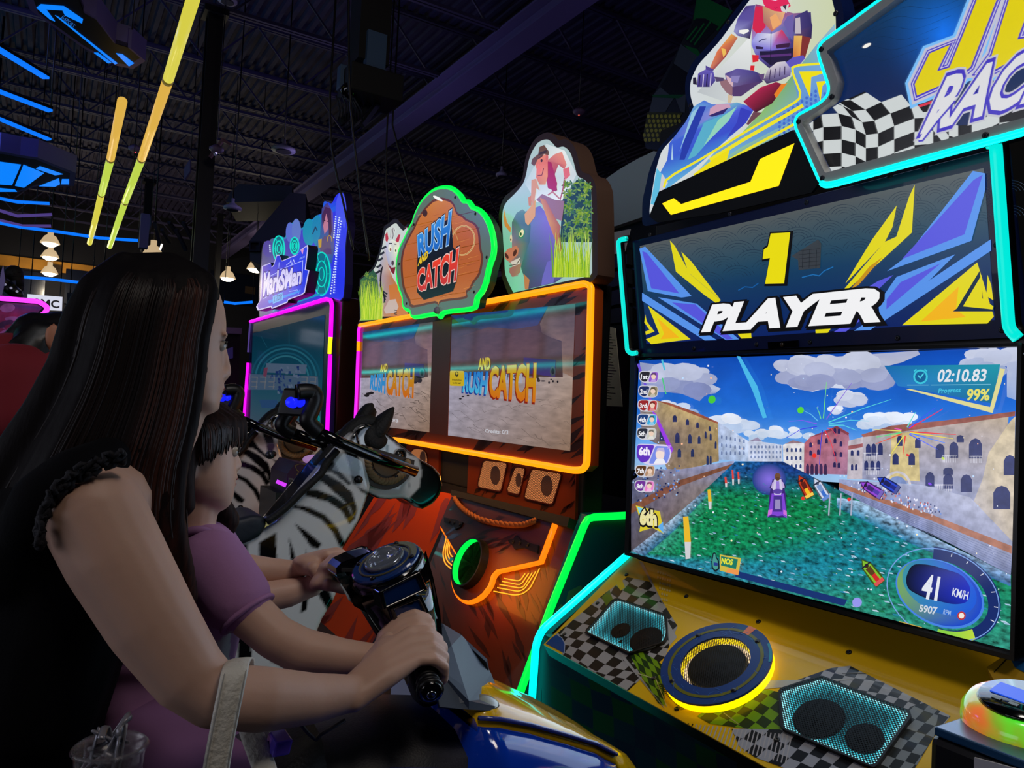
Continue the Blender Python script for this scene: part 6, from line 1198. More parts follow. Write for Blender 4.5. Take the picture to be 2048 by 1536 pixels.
# rope, brackets, ledge
rp = smoothpath([(235, 378), (275, 435), (345, 492), (450, 540), (600, 570), (740, 574), (826, 546)], 8); ROPE = mat('rope_tan', (150, 84, 40), .8)
rope = None; W = pxs(RD, rp, .05, SPC)
for s in range(3):
    P = []
    for i, p in enumerate(W): a = i * 1.1 + s * 2.094; P.append(p + RD.n * .007 * math.sin(a) + RD.v * .007 * math.cos(a))
    o = MB().tube(P, .0085, 8).build('rope' if rope is None else 'strand', ROPE, safari if rope is None else rope); rope = rope or o
IRON = mat('wrought_iron', (22, 18, 18), .45, metal=.5)
for pts in ([(620, 680), (660, 672), (680, 645), (705, 668), (716, 684), (742, 680), (760, 696), (845, 720), (838, 780), (740, 738), (690, 744), (672, 750), (650, 715), (632, 705)], [(148, 512), (190, 520), (240, 530), (262, 542), (286, 550), (272, 580), (250, 592), (232, 602), (220, 572), (150, 548)]):
    br = MB().prism(pxs(RD, pts, .042, SPC), RD.n * -.008).build('iron_bracket', IRON, safari)
    n = len(pts); cx = sum(p[0] for p in pts) / n; cy = sum(p[1] for p in pts) / n
    for dx in (-50, 0, 60): bolt(RD, cx + dx * (1 if cx > 400 else .7), cy + dx * .2, br, .008, .043, IRON, SPC)
MB().prism(pxs(RD, [(205, 312), (1078, 520), (1060, 590), (960, 560), (200, 352)], .045, SPC), RD.n * -.05).build('deck_ledge', BLACK_MATT, safari)
# right side panel with green edge
prof = [(1.935, .975), (1.655, .285), (1.60, 0), (2.6, 0), (2.6, .975)]
MB().prism([V((x, YR - .02, z)) for x, z in prof], (0, .05, 0)).build('side_panel', mat('side_teal', (8, 104, 112), .45), safari, .003)
PSD = FreePlane((0, YR - .021, 1.4), (1, 0, 0), (0, 0, 1)); A = Art(PSD, (1020, 1000, 2.844), off=.001)
A.poly([(300, 660), (330, 520), (400, 485), (470, 560), (500, 720), (300, 760)], (70, 150, 100)); A.poly([(240, 660), (290, 590), (340, 640), (330, 800), (200, 800)], (70, 150, 100)); A.poly([(60, 1200), (260, 640), (460, 660), (700, 760), (700, 1300)], (10, 118, 96)); A.build('side_print', PRINT, safari)
P = [PY(x, y, YR - .02) for x, y in ((1275, 1030), (1262, 1030), (1186, 1034), (1174, 1038), (1167, 1050), (1100, 1215), (1036, 1392))]; P.append(V((1.60, YR - .02, .02)))
MB().tube([V((p.x, YR - .025, p.z)) for p in P], .016, 8, up=(0, 1, 0)).build('side_neon', GREEN, safari)
MB().box((1.95, YR - .06, .62), (2.02, YR - .03, .66)).build('side_grip', mat('grip_green_glow', (4, 40, 14), .3), safari)
# dark machines and paper behind the gap
t = thing('arched_canopy_machine', 'grey arched machine canopy rising behind the cowboy sign', 'arcade machine', V((3.4, 3.5, 0)))
PC = Plane(3.3, 1.4, 0); MB().prism(pxs(PC, smoothpath([(1150, 500), (1150, 400), (1192, 372), (1240, 338), (1300, 306), (1400, 270), (1420, 400), (1330, 420), (1220, 456)], 3)), PC.n * -.8).build('canopy', mat('canopy_grey', (196, 212, 216), .6), t)
MB().box((3.35, 2.2, 0), (4.1, 4.4, PC.px(1260, 440).z)).build('body', BLACK_MATT, t)
for x, y in ((1213, 428), (1211, 450)): bolt(PC, x, y, t, .018, .002)
t = thing('dark_rack_machine', 'dark boxy machine with a paper notice in the gap left of the racing cabinet', 'arcade machine', V((2.9, 3.1, 0)))
PK = Plane(2.75, 1.4, 0); top = PK.px(1240, 500).z
MB().box((2.76, 2.2, 0), (3.25, 4.3, top)).build('body', BLACK, t)
for k in range(4): MB().prism(pxs(PK, [(1205 + k * 3, 520 + k * 34), (1262, 500 + k * 38), (1262, 530 + k * 38), (1205 + k * 3, 548 + k * 34)], .03), PK.n * -.04).build('shelf_unit', mat('unit_dark_blue', (24, 28, 38), .5), t)
MB().prism(pxs(PK, [(1238, 468), (1274, 461), (1262, 508), (1232, 512)], .05), PK.n * -.005).build('card', mat('card_grey', (226, 228, 232), .7), t)
nt_ = MB().prism(pxs(PK, [(1218, 652), (1243, 658), (1257, 814), (1214, 812)], .045), PK.n * -.003).build('paper_notice', mat('paper_notice_cream', (236, 226, 196), .8), t)
A = Art(PK, off=.046)
for k in range(24): A.stroke([(1220 - k * .1, 668 + k * 5.6), (random.uniform(1232, 1246), 670 + k * 5.6)], 1.1, (40, 38, 34), up=False)
A.build('notice_text', PRINT_MATT, nt_)

# ------------------------------------------------------------------ target shooting cabinet (far)
MK = Plane(1.90, 1.4, 2); MKB = Plane(1.95, 2.0, 0); MKL = Plane(1.82, 2.0, 0); mk = thing('target_cabinet', 'far blue and purple target shooting cabinet with a large dim teal screen', 'arcade machine', V((2.1, 7.2, 0)))
MC2 = (480, 620, 6.4)
yR = MK.px(668, 700).y; yL = MK.px(492, 760).y
MB().box((1.96, yR, 0), (2.66, yL, MK.px(664, 597).z)).build('body', mat('cabinet_side_orange_lit', (70, 36, 12), .35, coat=.3), mk, .01)  # orange reflection on the dark side put into its base colour
MB().prism(pxs(MK, [(145, 150), (1130, -135), (1180, -110), (1120, 1640), (60, 1500)], 0, MC2), MK.n * -.05).build('screen_frame', mat('frame_indigo', (30, 26, 70), .35), mk)
A = Art(MK, MC2, off=.002); A.gain = .42
A.grid([(165, 300), (1090, 62), (1030, 1600), (130, 1450)], 12, 14, lambda u, v: mixc(mixc((6, 60, 84), (10, 84, 110), v * 2), (84, 104, 124), max(0, v * 1.5 - .55)))
for k, (rx, ry) in enumerate(((440, 430), (390, 385), (330, 330), (290, 290))): A.arc(590, 880, rx, ry, 185, 355, 22, ((20, 96, 124), (40, 120, 146), (24, 100, 128), (50, 128, 150))[k], 30)
A.stroke([(630, 200), (632, 440)], 5, (30, 100, 124)); A.stroke([(270, 330), (350, 480)], 5, (30, 100, 124)); A.stroke([(110, 810), (1000, 850)], 4, (14, 40, 60))
for pts, c in (([(340, 680), (860, 700), (840, 820), (330, 800)], (96, 120, 150)), ([(130, 820), (1000, 850), (1010, 1030), (110, 1020)], (84, 110, 140)), ([(310, 740), (360, 735), (340, 870), (300, 840)], (130, 70, 100)), ([(250, 1150), (480, 1150), (500, 1260), (280, 1250)], (50, 90, 140))): A.poly(pts, c)  # pale blocks and bars paint a mirrored sign's reflection on the screen
r = random.Random(5); A.up()
for k in range(46): x, y = r.uniform(380, 760), r.uniform(710, 1040); A.poly([(x, y), (x + r.uniform(10, 40), y), (x + 30, y + r.uniform(14, 50)), (x, y + 30)], r.choice([(40, 70, 130), (30, 56, 120), (110, 130, 160)]), up=False)
for x, ch in ((150, 3), (260, 2), (370, 3), (790, 3), (900, 2)):
    for j in range(ch): A.stroke([(x, 860 + j * 60), (x + 80, 862 + j * 60)], 14, (120, 128, 140), up=False)
    A.stroke([(x + 76, 860), (x + 60, 1010)], 14, (120, 128, 140), up=False)
A.ell(985, 1390, 42, 66, (10, 190, 190)); A.ell(985, 1390, 24, 40, (20, 110, 130)); A.ell(985, 1390, 12, 22, (30, 220, 210))
A.build('screen_picture', ART_SCR, mk)
MAG = glow('neon_magenta', (240, 10, 240), 1.5)
for pts, mm in (([(145, 150), (1120, -138), (1178, -118), (1192, -60), (1186, 60), (1176, 350)], MAG), ([(1176, 350), (1166, 450), (1160, 560)], glow('neon_yellow', (255, 220, 20), 1.5)), ([(1170, 575), (1155, 1000), (1128, 1640)], MAG), ([(145, 150), (130, 300), (114, 540)], PURP), ([(114, 680), (90, 1000), (64, 1400), (58, 1500)], MAG)):
    MB().tube(pxs(MK, pts, .01, MC2), .017 if mm != PURP else .01, 8).build('neon_trim', mm, mk)
TC2 = (500, 370, 5.486)
bo = smoothpath([(100, 1470), (95, 1250), (104, 1000), (120, 850), (130, 700), (160, 616), (190, 640), (225, 592), (280, 580), (330, 560), (385, 570), (398, 480), (440, 432), (500, 390), (560, 470), (615, 425), (680, 376), (740, 326), (792, 300), (806, 210), (822, 170), (862, 180), (905, 190), (955, 100), (1022, 74), (1050, 160), (1062, 350), (1076, 440), (1052, 700), (1030, 1238), (900, 1240)], 3)
MB().prism(pxs(MKB, bo, 0, TC2), MKB.n * -.06).build('cloud_board', mat('board_violet', (60, 50, 110), .4), mk)
A = Art(MKB, TC2); A.gain = .95
A.poly([(580 + (x - 580) * .985, 760 + (y - 760) * .985) for x, y in bo], lambda x, y: mixc(mixc((90, 80, 130), (20, 150, 200), min(1, max(0, (x - 180) / 260))), (40, 50, 236), min(1, max(0, (x - 640) / 280))))
for x, y, rx, ry, c in ((200, 700, 60, 90, (84, 70, 160)), (440, 520, 46, 110, (90, 110, 206)), (510, 500, 50, 130, (96, 120, 200)), (650, 520, 70, 150, (20, 140, 180)), (740, 500, 60, 170, (24, 130, 180)), (1000, 300, 60, 220, (70, 84, 240)), (990, 800, 60, 420, (36, 50, 236))): A.ell(x, y, rx, ry, c)
P = A.poly; P([(690, 720), (770, 560), (790, 260), (850, 190), (910, 300), (930, 700), (900, 860), (740, 860)], [(20, 130, 180), (40, 90, 160), (60, 60, 130), (70, 60, 130), (96, 70, 160), (80, 80, 150), (40, 90, 160), (20, 130, 170)])
P([(800, 430), (830, 320), (860, 300), (862, 480), (820, 540)], (190, 120, 150)); P([(790, 330), (830, 240), (890, 260), (900, 500), (870, 640), (864, 420), (840, 310), (800, 460)], (70, 34, 84)); P([(760, 640), (820, 560), (880, 560), (900, 760), (780, 760)], (90, 70, 120)); P([(750, 600), (790, 590), (785, 680), (755, 690)], (190, 150, 60)); A.arc(875, 620, 26, 66, 180, 360, 8, (190, 150, 40)); A.ell(822, 390, 8, 6, (30, 20, 40)); A.ell(850, 400, 7, 6, (30, 20, 40))
A.stroke([(690, 540), (720, 460), (740, 500)], 12, (30, 50, 90))
for cx, cy, rx, ry in ((318, 700, 62, 140), (492, 668, 46, 92), (790, 975, 94, 236), (680, 1000, 60, 130)):
    A.ell(cx, cy, rx, ry, (16, 110, 130))
    for f, w in ((1, 14), (.6, 12), (.3, 9)): A.arc(cx, cy, rx * f, ry * f, 0, 360, w, (0, 226, 206), 30)
    for k in range(6): a = k * 1.047; A.stroke([(cx + rx * .6 * math.cos(a), cy + ry * .6 * math.sin(a)), (cx + rx * math.cos(a), cy + ry * math.sin(a))], 7, (0, 206, 196), up=False)
A.poly([(600, 1120), (680, 1080), (690, 1220), (600, 1210)], (150, 10, 170)); A.poly([(300, 1300), (600, 1200), (830, 1190), (520, 1290), (250, 1390)], (10, 150, 190)); A.up()
for x0, y0, x1, y1, n in ((945, 350, 925, 575, 10), (985, 360, 940, 760, 16), (1005, 400, 890, 1190, 28), (960, 700, 925, 1180, 18), (220, 665, 225, 730, 4)):
    for k in range(n): t_ = k / (n - 1); A.ell(x0 + (x1 - x0) * t_, y0 + (y1 - y0) * t_, 7, 9, (220, 236, 255), 0, 8, up=False)
A.build('cloud_artwork', ART, mk)
lo = [(130, 890), (225, 852), (232, 900), (258, 880), (292, 768), (322, 764), (350, 830), (470, 780), (520, 762), (560, 706), (634, 656), (640, 690), (612, 925), (652, 936), (604, 1180), (572, 1206), (420, 1262), (412, 1290), (240, 1360), (230, 1338), (86, 1378), (68, 1336), (112, 1262)]
MB().prism(pxs(MKL, lo, 0, TC2), MKL.n * -.085).build('logo_box', BLACK, mk)
A = Art(MKL, TC2); A.poly(lo, (196, 190, 236)); cx, cy = 370, 1030
A.poly([(cx + (x - cx) * .955, cy + (y - cy) * .955) for x, y in lo], lambda x, y: mixc((96, 60, 190), (20, 50, 226), min(1, max(0, (x - 120) / 300))))
A.stroke([(150, 985), (215, 940), (222, 1000), (300, 960), (320, 850), (330, 930), (580, 830), (572, 1060), (460, 1100), (250, 1180), (150, 1250)], 7, (170, 180, 246)); A.stroke([(400, 880), (440, 850), (450, 820), (460, 876), (480, 820), (494, 860)], 6, (200, 210, 250)); A.stroke([(430, 1170), (520, 1150), (536, 1190), (550, 1150)], 5, (150, 190, 250)); A.poly([(200, 1270), (560, 1150), (540, 1180), (210, 1300)], (20, 130, 236))
MQ = [(144, 1228), (560, 1085), (578, 886), (158, 960)]; A.text('MarkSMan', MQ, (40, 20, 130), .03, grow=.05); A.text('MarkSMan', MQ, (206, 200, 244), .045)
A.poly([(252, 1222), (362, 1176), (366, 1258), (252, 1304)], (90, 170, 240)); A.text('X STORY', [(258, 1292), (356, 1252), (360, 1186), (262, 1226)], (20, 50, 150), .02)
A.text('SPECIAL', [(545, 822), (605, 792), (608, 772), (548, 802)], (150, 170, 240), .01); A.poly([(560, 720), (592, 695), (580, 760)], (220, 140, 200))
A.build('logo_artwork', ART, mk)

# ------------------------------------------------------------------ striped zebra rides
ZY = 2.9; ZC = (440, 760, 4.2667)
def zp(pts, y=ZY): return [PY(ZC[0] + x / ZC[2], ZC[1] + y_ / ZC[2], y) for x, y_ in pts]
def zrow(pts): return [(ZC[0] + x / ZC[2], ZC[1] + y / ZC[2]) for x, y in pts]
body = [(870, 740), (980, 620), (1090, 500), (1170, 430), (1230, 600), (1262, 760), (1290, 900), (1276, 985), (1236, 1090), (1180, 1230), (1110, 1350), (1056, 1430), (1062, 1560), (1040, 1720), (970, 1900), (880, 2040), (800, 2240), (752, 2520), (740, 2700), (-300, 2700), (-340, 1500), (0, 1440), (300, 1330), (480, 1220), (700, 950)]
head = [(1130, 470), (1180, 400), (1250, 372), (1330, 400), (1420, 440), (1500, 505), (1570, 570), (1700, 668), (1830, 742), (1888, 812), (1906, 900), (1880, 990), (1820, 1060), (1740, 1104), (1680, 1092), (1620, 1044), (1560, 1012), (1450, 1022), (1350, 1012), (1270, 970), (1190, 880), (1150, 760), (1120, 620)]
STR = [[(830, 800), (920, 806), (1040, 876), (1130, 966), (1172, 1100), (1150, 1200), (1108, 1090), (1020, 1000), (910, 900), (840, 850)], [(716, 930), (840, 940), (980, 992), (1080, 1064), (1150, 1190), (1100, 1230), (1040, 1120), (920, 1040), (730, 990)], [(636, 1064), (760, 1084), (900, 1150), (1000, 1254), (1068, 1390), (1030, 1440), (960, 1300), (860, 1190), (700, 1112), (610, 1090)], [(632, 1222), (740, 1290), (870, 1400), (840, 1440), (780, 1430)], [(586, 1338), (622, 1440), (656, 1560), (606, 1560)], [(725, 1440), (770, 1560), (740, 1560)],
       [(330, 1390), (480, 1300), (484, 1640), (334, 1640)], [(100, 1420), (236, 1400), (236, 1640), (110, 1640)], [(860, 640), (960, 680), (1010, 760), (1120, 880), (1100, 900), (960, 790), (880, 780)], [(1040, 560), (1120, 500), (1180, 640), (1200, 760), (1160, 900), (1130, 880), (1100, 720)], [(1160, 900), (1280, 960), (1370, 1004), (1290, 1000), (1200, 950)], [(1150, 450), (1190, 500), (1200, 620), (1160, 560)], [(1280, 520), (1290, 600), (1270, 590)], [(1340, 560), (1362, 616), (1342, 640), (1334, 600)], [(1410, 540), (1440, 560), (1430, 640), (1416, 640)],
       [(1110, 500), (1180, 400), (1250, 368), (1340, 400), (1440, 446), (1600, 590), (1720, 676), (1620, 640), (1500, 540), (1400, 470), (1240, 440), (1160, 520)], [(1690, 660), (1830, 738), (1910, 850), (1890, 1000), (1740, 1110), (1630, 1050), (1616, 1010), (1700, 920), (1722, 780)], [(1560, 840), (1566, 890), (1552, 860)], [(1606, 800), (1622, 900), (1612, 930)], [(1500, 880), (1520, 920), (1490, 900)], [(1300, 1000), (1450, 1010), (1600, 1010), (1640, 1060), (1500, 1030), (1330, 1020)], [(1600, 700), (1640, 706), (1600, 730)],
       [(1250, 985), (1292, 960), (1230, 1120), (1060, 1440), (1040, 1420), (1190, 1180)], [(1010, 1060 + 1000), (1040, 1700), (1072, 1560), (1090, 1600), (1060, 1760), (900, 2060)], [(846, 1560), (900, 1780), (830, 1820), (960, 2040), (1010, 1990), (970, 1880), (910, 1740)], [(706, 1810), (760, 1740), (740, 1960), (690, 1990)], [(150, 1960), (270, 1960), (270, 2400), (150, 2400)], [(510, 2300), (620, 2200), (720, 2290), (780, 2420), (840, 2180), (900, 2210), (810, 2440), (600, 2480), (430, 2400)], [(1020, 1720), (1060, 1650), (1050, 1440), (1080, 1420), (1100, 1480), (1070, 1740), (1030, 1830)]]
STRP = [zrow(s) for s in STR]
def zpaint(co, yy=ZY - .15):
    x, y = project(np.column_stack([co[:, 0], np.full(len(co), yy), co[:, 2]])); k = np.zeros(len(co), bool)
    w = np.zeros(len(co), np.float32)
    for ox, oy in ((-1.3, -1.3), (1.3, -1.3), (-1.3, 1.3), (1.3, 1.3), (0, 0)):
        k = np.zeros(len(co), bool)
        for s in STRP: k |= inpoly(s, x + ox, y + oy)
        w += k
    w[co[:, 1] > yy + .055] = 5
    w = (w / 5)[:, None]; return np.array(lin((214, 214, 216)), np.float32) * (1 - w) + np.array(lin((7, 7, 9)), np.float32) * w
ZM = mat('zebra_gloss', rough=.16, attr=True, coat=.8)
zeb = thing('zebra_ride', 'nearer black and white striped zebra ride in front of the right deck', 'ride', V((.9, ZY, 0)), 'striped zebra rides')
m = MB(); m.prism(zp(body, ZY - .15), V((0, .19, 0))); fuse(m, .0065, 'body', ZM, zeb, 14, zpaint)
m = MB(); m.prism(zp(head, ZY - .115), V((0, .17, 0))); fuse(m, .006, 'head', ZM, zeb, 9, lambda co: zpaint(co, ZY - .115))
HIDE = mat('mane_black', (10, 10, 12), .7, bump=.4, bscale=120)
mn = zp([(850, 760), (960, 620), (1080, 470), (1160, 395), (1250, 362), (1330, 385)], ZY - .06); MB().tube(smoothpath(mn, 5), .032, 10).build('mane', HIDE, zeb)
for pts, dy in (([(1290, 520), (1330, 440), (1410, 330), (1482, 232)], -.08), ([(1180, 400), (1230, 330), (1290, 240), (1300, 232)], .03)):
    P = smoothpath(zp(pts, ZY + dy), 4); n = len(P); rs = [.052 * max(.1, math.sin(math.pi * (.22 + .76 * i / (n - 1)))) for i in range(n)]; MB().tube(P, rs, 12, flat=(1, .7)).build('ear', HIDE, zeb)
MB().lathe(zp([(1330, 490)], ZY - .11)[0], (.2, -1, .3), [(.052, -.02), (.048, .012), (.02, .016), (0, .016)], 20).build('ear_base', HIDE, zeb)
c = zp([(1412, 680)], ZY - .118)[0]; RB = mat('rope_plate_brown', (62, 46, 34), .5)
HA = [math.radians(a) for a in range(150, 361, 7)]
def hd(r, y=0.0): return [c + V((math.cos(a) * r, y, math.sin(a) * r)) for a in HA]
pz = MB().prism(hd(.116, -.02), V((0, .05, 0))).build('rope_plate', RB, zeb, .004)
for s in range(2):
    MB().tube([c + V((math.cos(a) * (.084 + .006 * math.cos(a * 18 + s * math.pi)), -.026 - .006 * math.sin(a * 18 + s * math.pi), math.sin(a) * (.084 + .006 * math.cos(a * 18 + s * math.pi)))) for a in [HA[0] + (HA[-1] - HA[0]) * k / 70 for k in range(71)]], .010, 6).build('rope_strand', mat('rope_pale', (150, 124, 90), .8), pz)
MB().prism(hd(.062, -.026), V((0, .008, 0))).build('plate_centre', mat('plate_tan', (96, 74, 52), .5), pz)
for a in (205, 300): MB().lathe(c + V((.074 * math.cos(math.radians(a)), -.03, .074 * math.sin(math.radians(a)))), (0, -1, 0), [(.008, 0), (.007, .006), (0, .006)], 10).build('bolt', SCREW, pz)
e = zp([(1540, 640)], ZY - .122)[0]; MB().lathe(e, (.3, -1, .2), [(.022, -.02), (.02, .004), (.014, .007), (0, .01)], 18).build('eye', mat('zebra_eye', (40, 24, 14), .1, coat=1.0), zeb)
MB().tube([e + V((.019 * math.cos(a), -.004, .021 * math.sin(a))) for a in [k * .3142 for k in range(20)]], .005, 6, closed=True).build('eyelid', BLACK, zeb)
for q in ((1740, 880), (1840, 840)): MB().lathe(zp([q], ZY - .1)[0], (.4, -1, .1), [(.022, -.02), (.02, .004), (.012, -.004), (0, -.008)], 14).build('nostril', BLACK_GLOSS, zeb)
for q in ((1186, 850), (430, 640), (820, 500 + 1000)): MB().lathe(zp([q], ZY - .155)[0], (0, -1, 0), [(.016, -.01), (.014, .006), (0, .008)], 12).build('bolt', SCREW, zeb)
# grip bar with rifle-like handles, saddle and reins
gb = MB().tube(zp([(820, 440), (1040, 540), (1300, 650), (1672, 782)], ZY - .22), .022, 12).build('grip_bar', BLACK_GLOSS, zeb)
MB().tube(zp([(540, 430), (760, 500), (980, 575)], ZY + .02), .022, 12).build('grip_bar', BLACK_GLOSS, zeb)
MB().tube(smoothpath(zp([(620, 455), (560, 425), (530, 370), (600, 260), (650, 180), (690, 118)], ZY - .02), 5), .028, 12).build('handle_loop', BLACK, zeb)
MB().tube(smoothpath(zp([(660, 105), (740, 98), (800, 112), (812, 170), (780, 260), (748, 340), (790, 400), (840, 440)], ZY - .22), 5), .030, 12).build('handle_loop', BLACK, zeb)
MB().bar(zp([(690, 112)], ZY - .02)[0], zp([(700, 100)], ZY - .22)[0], .05).build('cross_grip', BLACK, zeb)
hb = zp([(665, 190)], ZY - .14)[0]; hx = MB().obox(hb, (.05, -.04, 0), (.02, .06, 0), (.01, 0, .05)).build('button_box', BLACK, zeb, .008)
for q in ((604, 190), (682, 188)):
    cc_ = zp([q], ZY - .21)[0]; MB().lathe(cc_, (-.8, -1, .15), [(.019, -.03), (.019, .004), (.015, .007), (0, .008)], 18).build('blue_button', glow('button_blue', (20, 30, 235), 1.2), hx)
P = zp([(-60, 1250), (120, 1200), (300, 1150), (400, 1170), (405, 1250), (340, 1350), (200, 1410), (-40, 1440)], ZY - .17); m = MB(); m.prism(P, V((0, .24, 0))); fuse(m, .012, 'saddle', mat('saddle_navy', (22, 28, 40), .55, bump=.1), zeb, 10)
MB().tube(smoothpath(zp([(400, 1210), (560, 1090), (700, 950), (860, 800), (900, 720), (1000, 600)], ZY - .165), 5), .028, 10, flat=(1, .5)).build('rein', HIDE, zeb)
MB().box((.1, ZY - .1, 0), (.75, ZY + .1, .5)).build('pedestal', BLACK_MATT, zeb)
dup(zeb, (0, 1.27, 0), 'farther black and white striped zebra ride partly hidden by the nearer one')
# coin pedestal between the rides
t = thing('coin_pedestal', 'dark coin pedestal with a purple sloping top and a cross emblem between the zebra rides', 'pedestal', V((1.15, 3.6, 0)))
PZt = zp([(566, 792), (650, 690), (862, 744), (860, 800), (640, 850)], 3.55)
MB().prism(zp([(575, 800), (650, 700), (866, 745), (850, 860), (700, 1000), (560, 1000)], 3.55), V((0, .3, 0))).build('top', mat('pedestal_purple', (52, 30, 66), .45), t)
zt = min(p.z for p in zp([(560, 1000)], 3.55)); xa, xb = zp([(480, 1000)], 3.55)[0].x, zp([(720, 1000)], 3.55)[0].x; MB().box((xa, 3.56, 0), (xb, 3.86, zt + .02)).build('body', BLACK, t)
PP = FreePlane((0, 3.548, 1.4), (1, 0, 0), (0, 0, 1)); A = Art(PP, ZC, off=.001)
A.stroke([(655, 770), (640, 730), (680, 716), (730, 722), (740, 710), (775, 716), (765, 742), (800, 750), (785, 780), (740, 784), (700, 790), (690, 812), (655, 808), (672, 780)], 5, (120, 110, 70), True); A.build('emblem', PRINT, t)
MB().ell(zp([(812, 680)], 3.6)[0], (.06, 0, 0), (0, .06, 0), (0, 0, .025)).build('button', mat('button_white_purple', (170, 130, 180), .2, emis=(200, 150, 220), es=.4), t)
MB().bar(zp([(485, 866)], 3.54)[0], zp([(560, 898)], 3.54)[0], .018).build('light_slot', glow('slot_purple', (190, 50, 230), 1.4), t)
for q in (605, 668): MB().prism(zp([(q - 18, 835), (q + 20, 842), (q + 18, 1000), (q - 22, 990)], 3.54), V((0, .01, 0))).build('coin_plate', mat('coin_steel', (120, 118, 126), .35, metal=.7), t); MB().lathe(zp([(q, 872)], 3.535)[0], (0, -1, 0), [(.012, 0), (.01, .006), (0, .006)], 10).build('lock', SCREW, t)
# opposite aisle machine, seen only as a reflection in the dark screens
t = thing('opposite_neon_booth', 'pale booth with teal neon edges across the aisle, behind the players', 'booth', V((-3.4, 13.5, 0)))
MB().box((-3.6, 8.0, 0), (-3.2, 19.0, 3.7)).build('body', BLACK_MATT, t)
for k in range(9): MB().box((-3.2, 8.2 + k * 1.2, 2.65), (-3.17, 9.2 + k * 1.2, 3.3)).build('poster', mat('booth_poster_%d' % (k % 3), (120, 110, 150), .5, emis=((150, 140, 190), (130, 150, 200), (170, 140, 180))[k % 3], es=1.6, var=.4), t)
for z in (2.5, 3.45): MB().tube([V((-3.15, 8.0, z)), V((-3.15, 19.0, z))], .03, 8).build('neon_edge', glow('neon_teal_strong', (0, 230, 220), 6), t)

lamp('orange_neon_glow', 'AREA', (1.83, 3.84, 1.13), 4.5, (1, .42, .06), 2.5, (1.5, 3.84, .3), size_y=.04)
lamp('shield_neon_glow', 'AREA', RD.px(1010, 1160, .12), .9, (1, .30, .03), .35, RD.px(1010, 1160, 0), size_y=.25)
# ------------------------------------------------------------------ jet ski ride unit in front of the racing cabinet
SY = 1.24
ski_t = thing('jet_ski_ride', 'blue and yellow jet ski ride with black steering console held by the woman and girl', 'ride', V((.35, SY, 0)))
BLUEG = mat('hull_blue_gloss', (8, 56, 176), .12, coat=.9); YELG = mat('hood_yellow_gloss', (220, 172, 16), .16, coat=.8); DARKP = mat('ride_dark_plastic', (26, 28, 36), .5, bump=.15, bscale=300); COWL = mat('cowl_slate', (54, 66, 84), .45)
Rk = [(900, 1330), (982, 1362), (1065, 1405), (1164, 1462), (1228, 1507), (1267, 1534), (1310, 1590), (1330, 1680)]
Ek = [(956, 1440), (1000, 1442), (1060, 1453), (1136, 1474), (1190, 1490), (1232, 1512), (1284, 1580), (1310, 1680)]
R3 = [PY(x, y, SY) for x, y in Rk]; E3 = [PY(x, y, SY - .16) for x, y in Ek]
E3[-2] += V((0, .05, 0)); E3[-1] += V((0, .1, 0))
mir = lambda p: V((p.x, 2 * SY - p.y, p.z))
def bulge(a, b, t, h): return a + (b - a) * t + V((0, 0, h))
loops = []
for r_, e in zip(R3, E3):
    l = [e + (r_ - e) * t + V((0, 0, .016 * math.sin(math.pi * t))) for t in (0, .25, .5, .75, 1)]
    loops.append(l + [mir(p) for p in reversed(l[:-1])] + [mir(e) + V((0, 0, -.02)), e + V((0, 0, -.02))])
MB().loft(loops).build('hood', YELG, ski_t)
loops = []
for k, e in enumerate(E3):
    w = .05 * (1 - k / 9); l = [e + V((0, .012, -.002)), e + V((.0, -w * .7, -.035)), e + V((.01, -w * 1.2, -.10)), e + V((.0, -w * .9, -.2)), V((e.x - .05, SY - .14 * (1 - k / 10), .22)), V((e.x - .08, SY - .06, .1))]
    loops.append(l + [mir(p) for p in reversed(l)])
MB().loft(loops).build('front_hull', BLUEG, ski_t)
MB().tube([p + V((0, -.002, .004)) for p in E3[:6]], .004, 6).build('hull_seam', mat('seam_lilac', (60, 70, 150), .2, coat=.8), ski_t)
MB().tube([e + V((.005, -.05 * (1 - k / 9) * 1.25, -.095)) for k, e in enumerate(E3[:7])], .006, 8).build('hull_crease', BLUEG, ski_t)
# yellow hood emblem and grooves
m = MB()
for k in range(6): a = R3[1] + (R3[3] - R3[1]) * (.1 + .05 * k); b = E3[1] + (E3[3] - E3[1]) * (.1 + .05 * k); m.bar(a + (b - a) * .12 + V((0, 0, .003)), a + (b - a) * .42 + V((0, 0, .011)), .004)
m.build('hood_vents', BLACK, ski_t)
c = E3[1] + (R3[1] - E3[1]) * .25 + V((-.02, 0, .018)); MB().ell(c, (.022, 0, -.006), (0, .014, .008), (0, 0, .003), 16, 6).build('hood_badge', mat('badge_silver', (150, 150, 140), .3, metal=.7), ski_t)
# cowl
def q(x, y, d): return PY(850 + x / 4.551, 1240 + y / 4.551, d)
r1, r3, n2 = q(310, 155, SY), q(595, 510, SY), q(378, 745, 1.085); FA = FreePlane(r1, r3 - r1, n2 - r1); qa = lambda x, y: FA.px(850 + x / 4.551, 1240 + y / 4.551)
n0, n1, n3 = qa(225, 255), qa(335, 620), q(1040, 850, 1.17); r0, r2, r4 = q(150, 60, SY), qa(490, 340), q(690, 690, SY - .03); b0, b1 = q(378, 812, 1.085), q(660, 818, 1.12); l0, l1 = q(60, 420, 1.13), q(120, 800, 1.09)
PTS = [n0, n1, n2, n3, r0, r1, r2, r3, r4, b0, b1, l0, l1]; n = len(PTS); MP = PTS + [mir(p) for p in PTS]
near = [(5, 6, 7, 2, 1, 0), (7, 8, 3, 2), (2, 3, 10, 9), (4, 5, 0), (0, 1, 11), (1, 2, 9, 12, 11), (0, 11, 4)]
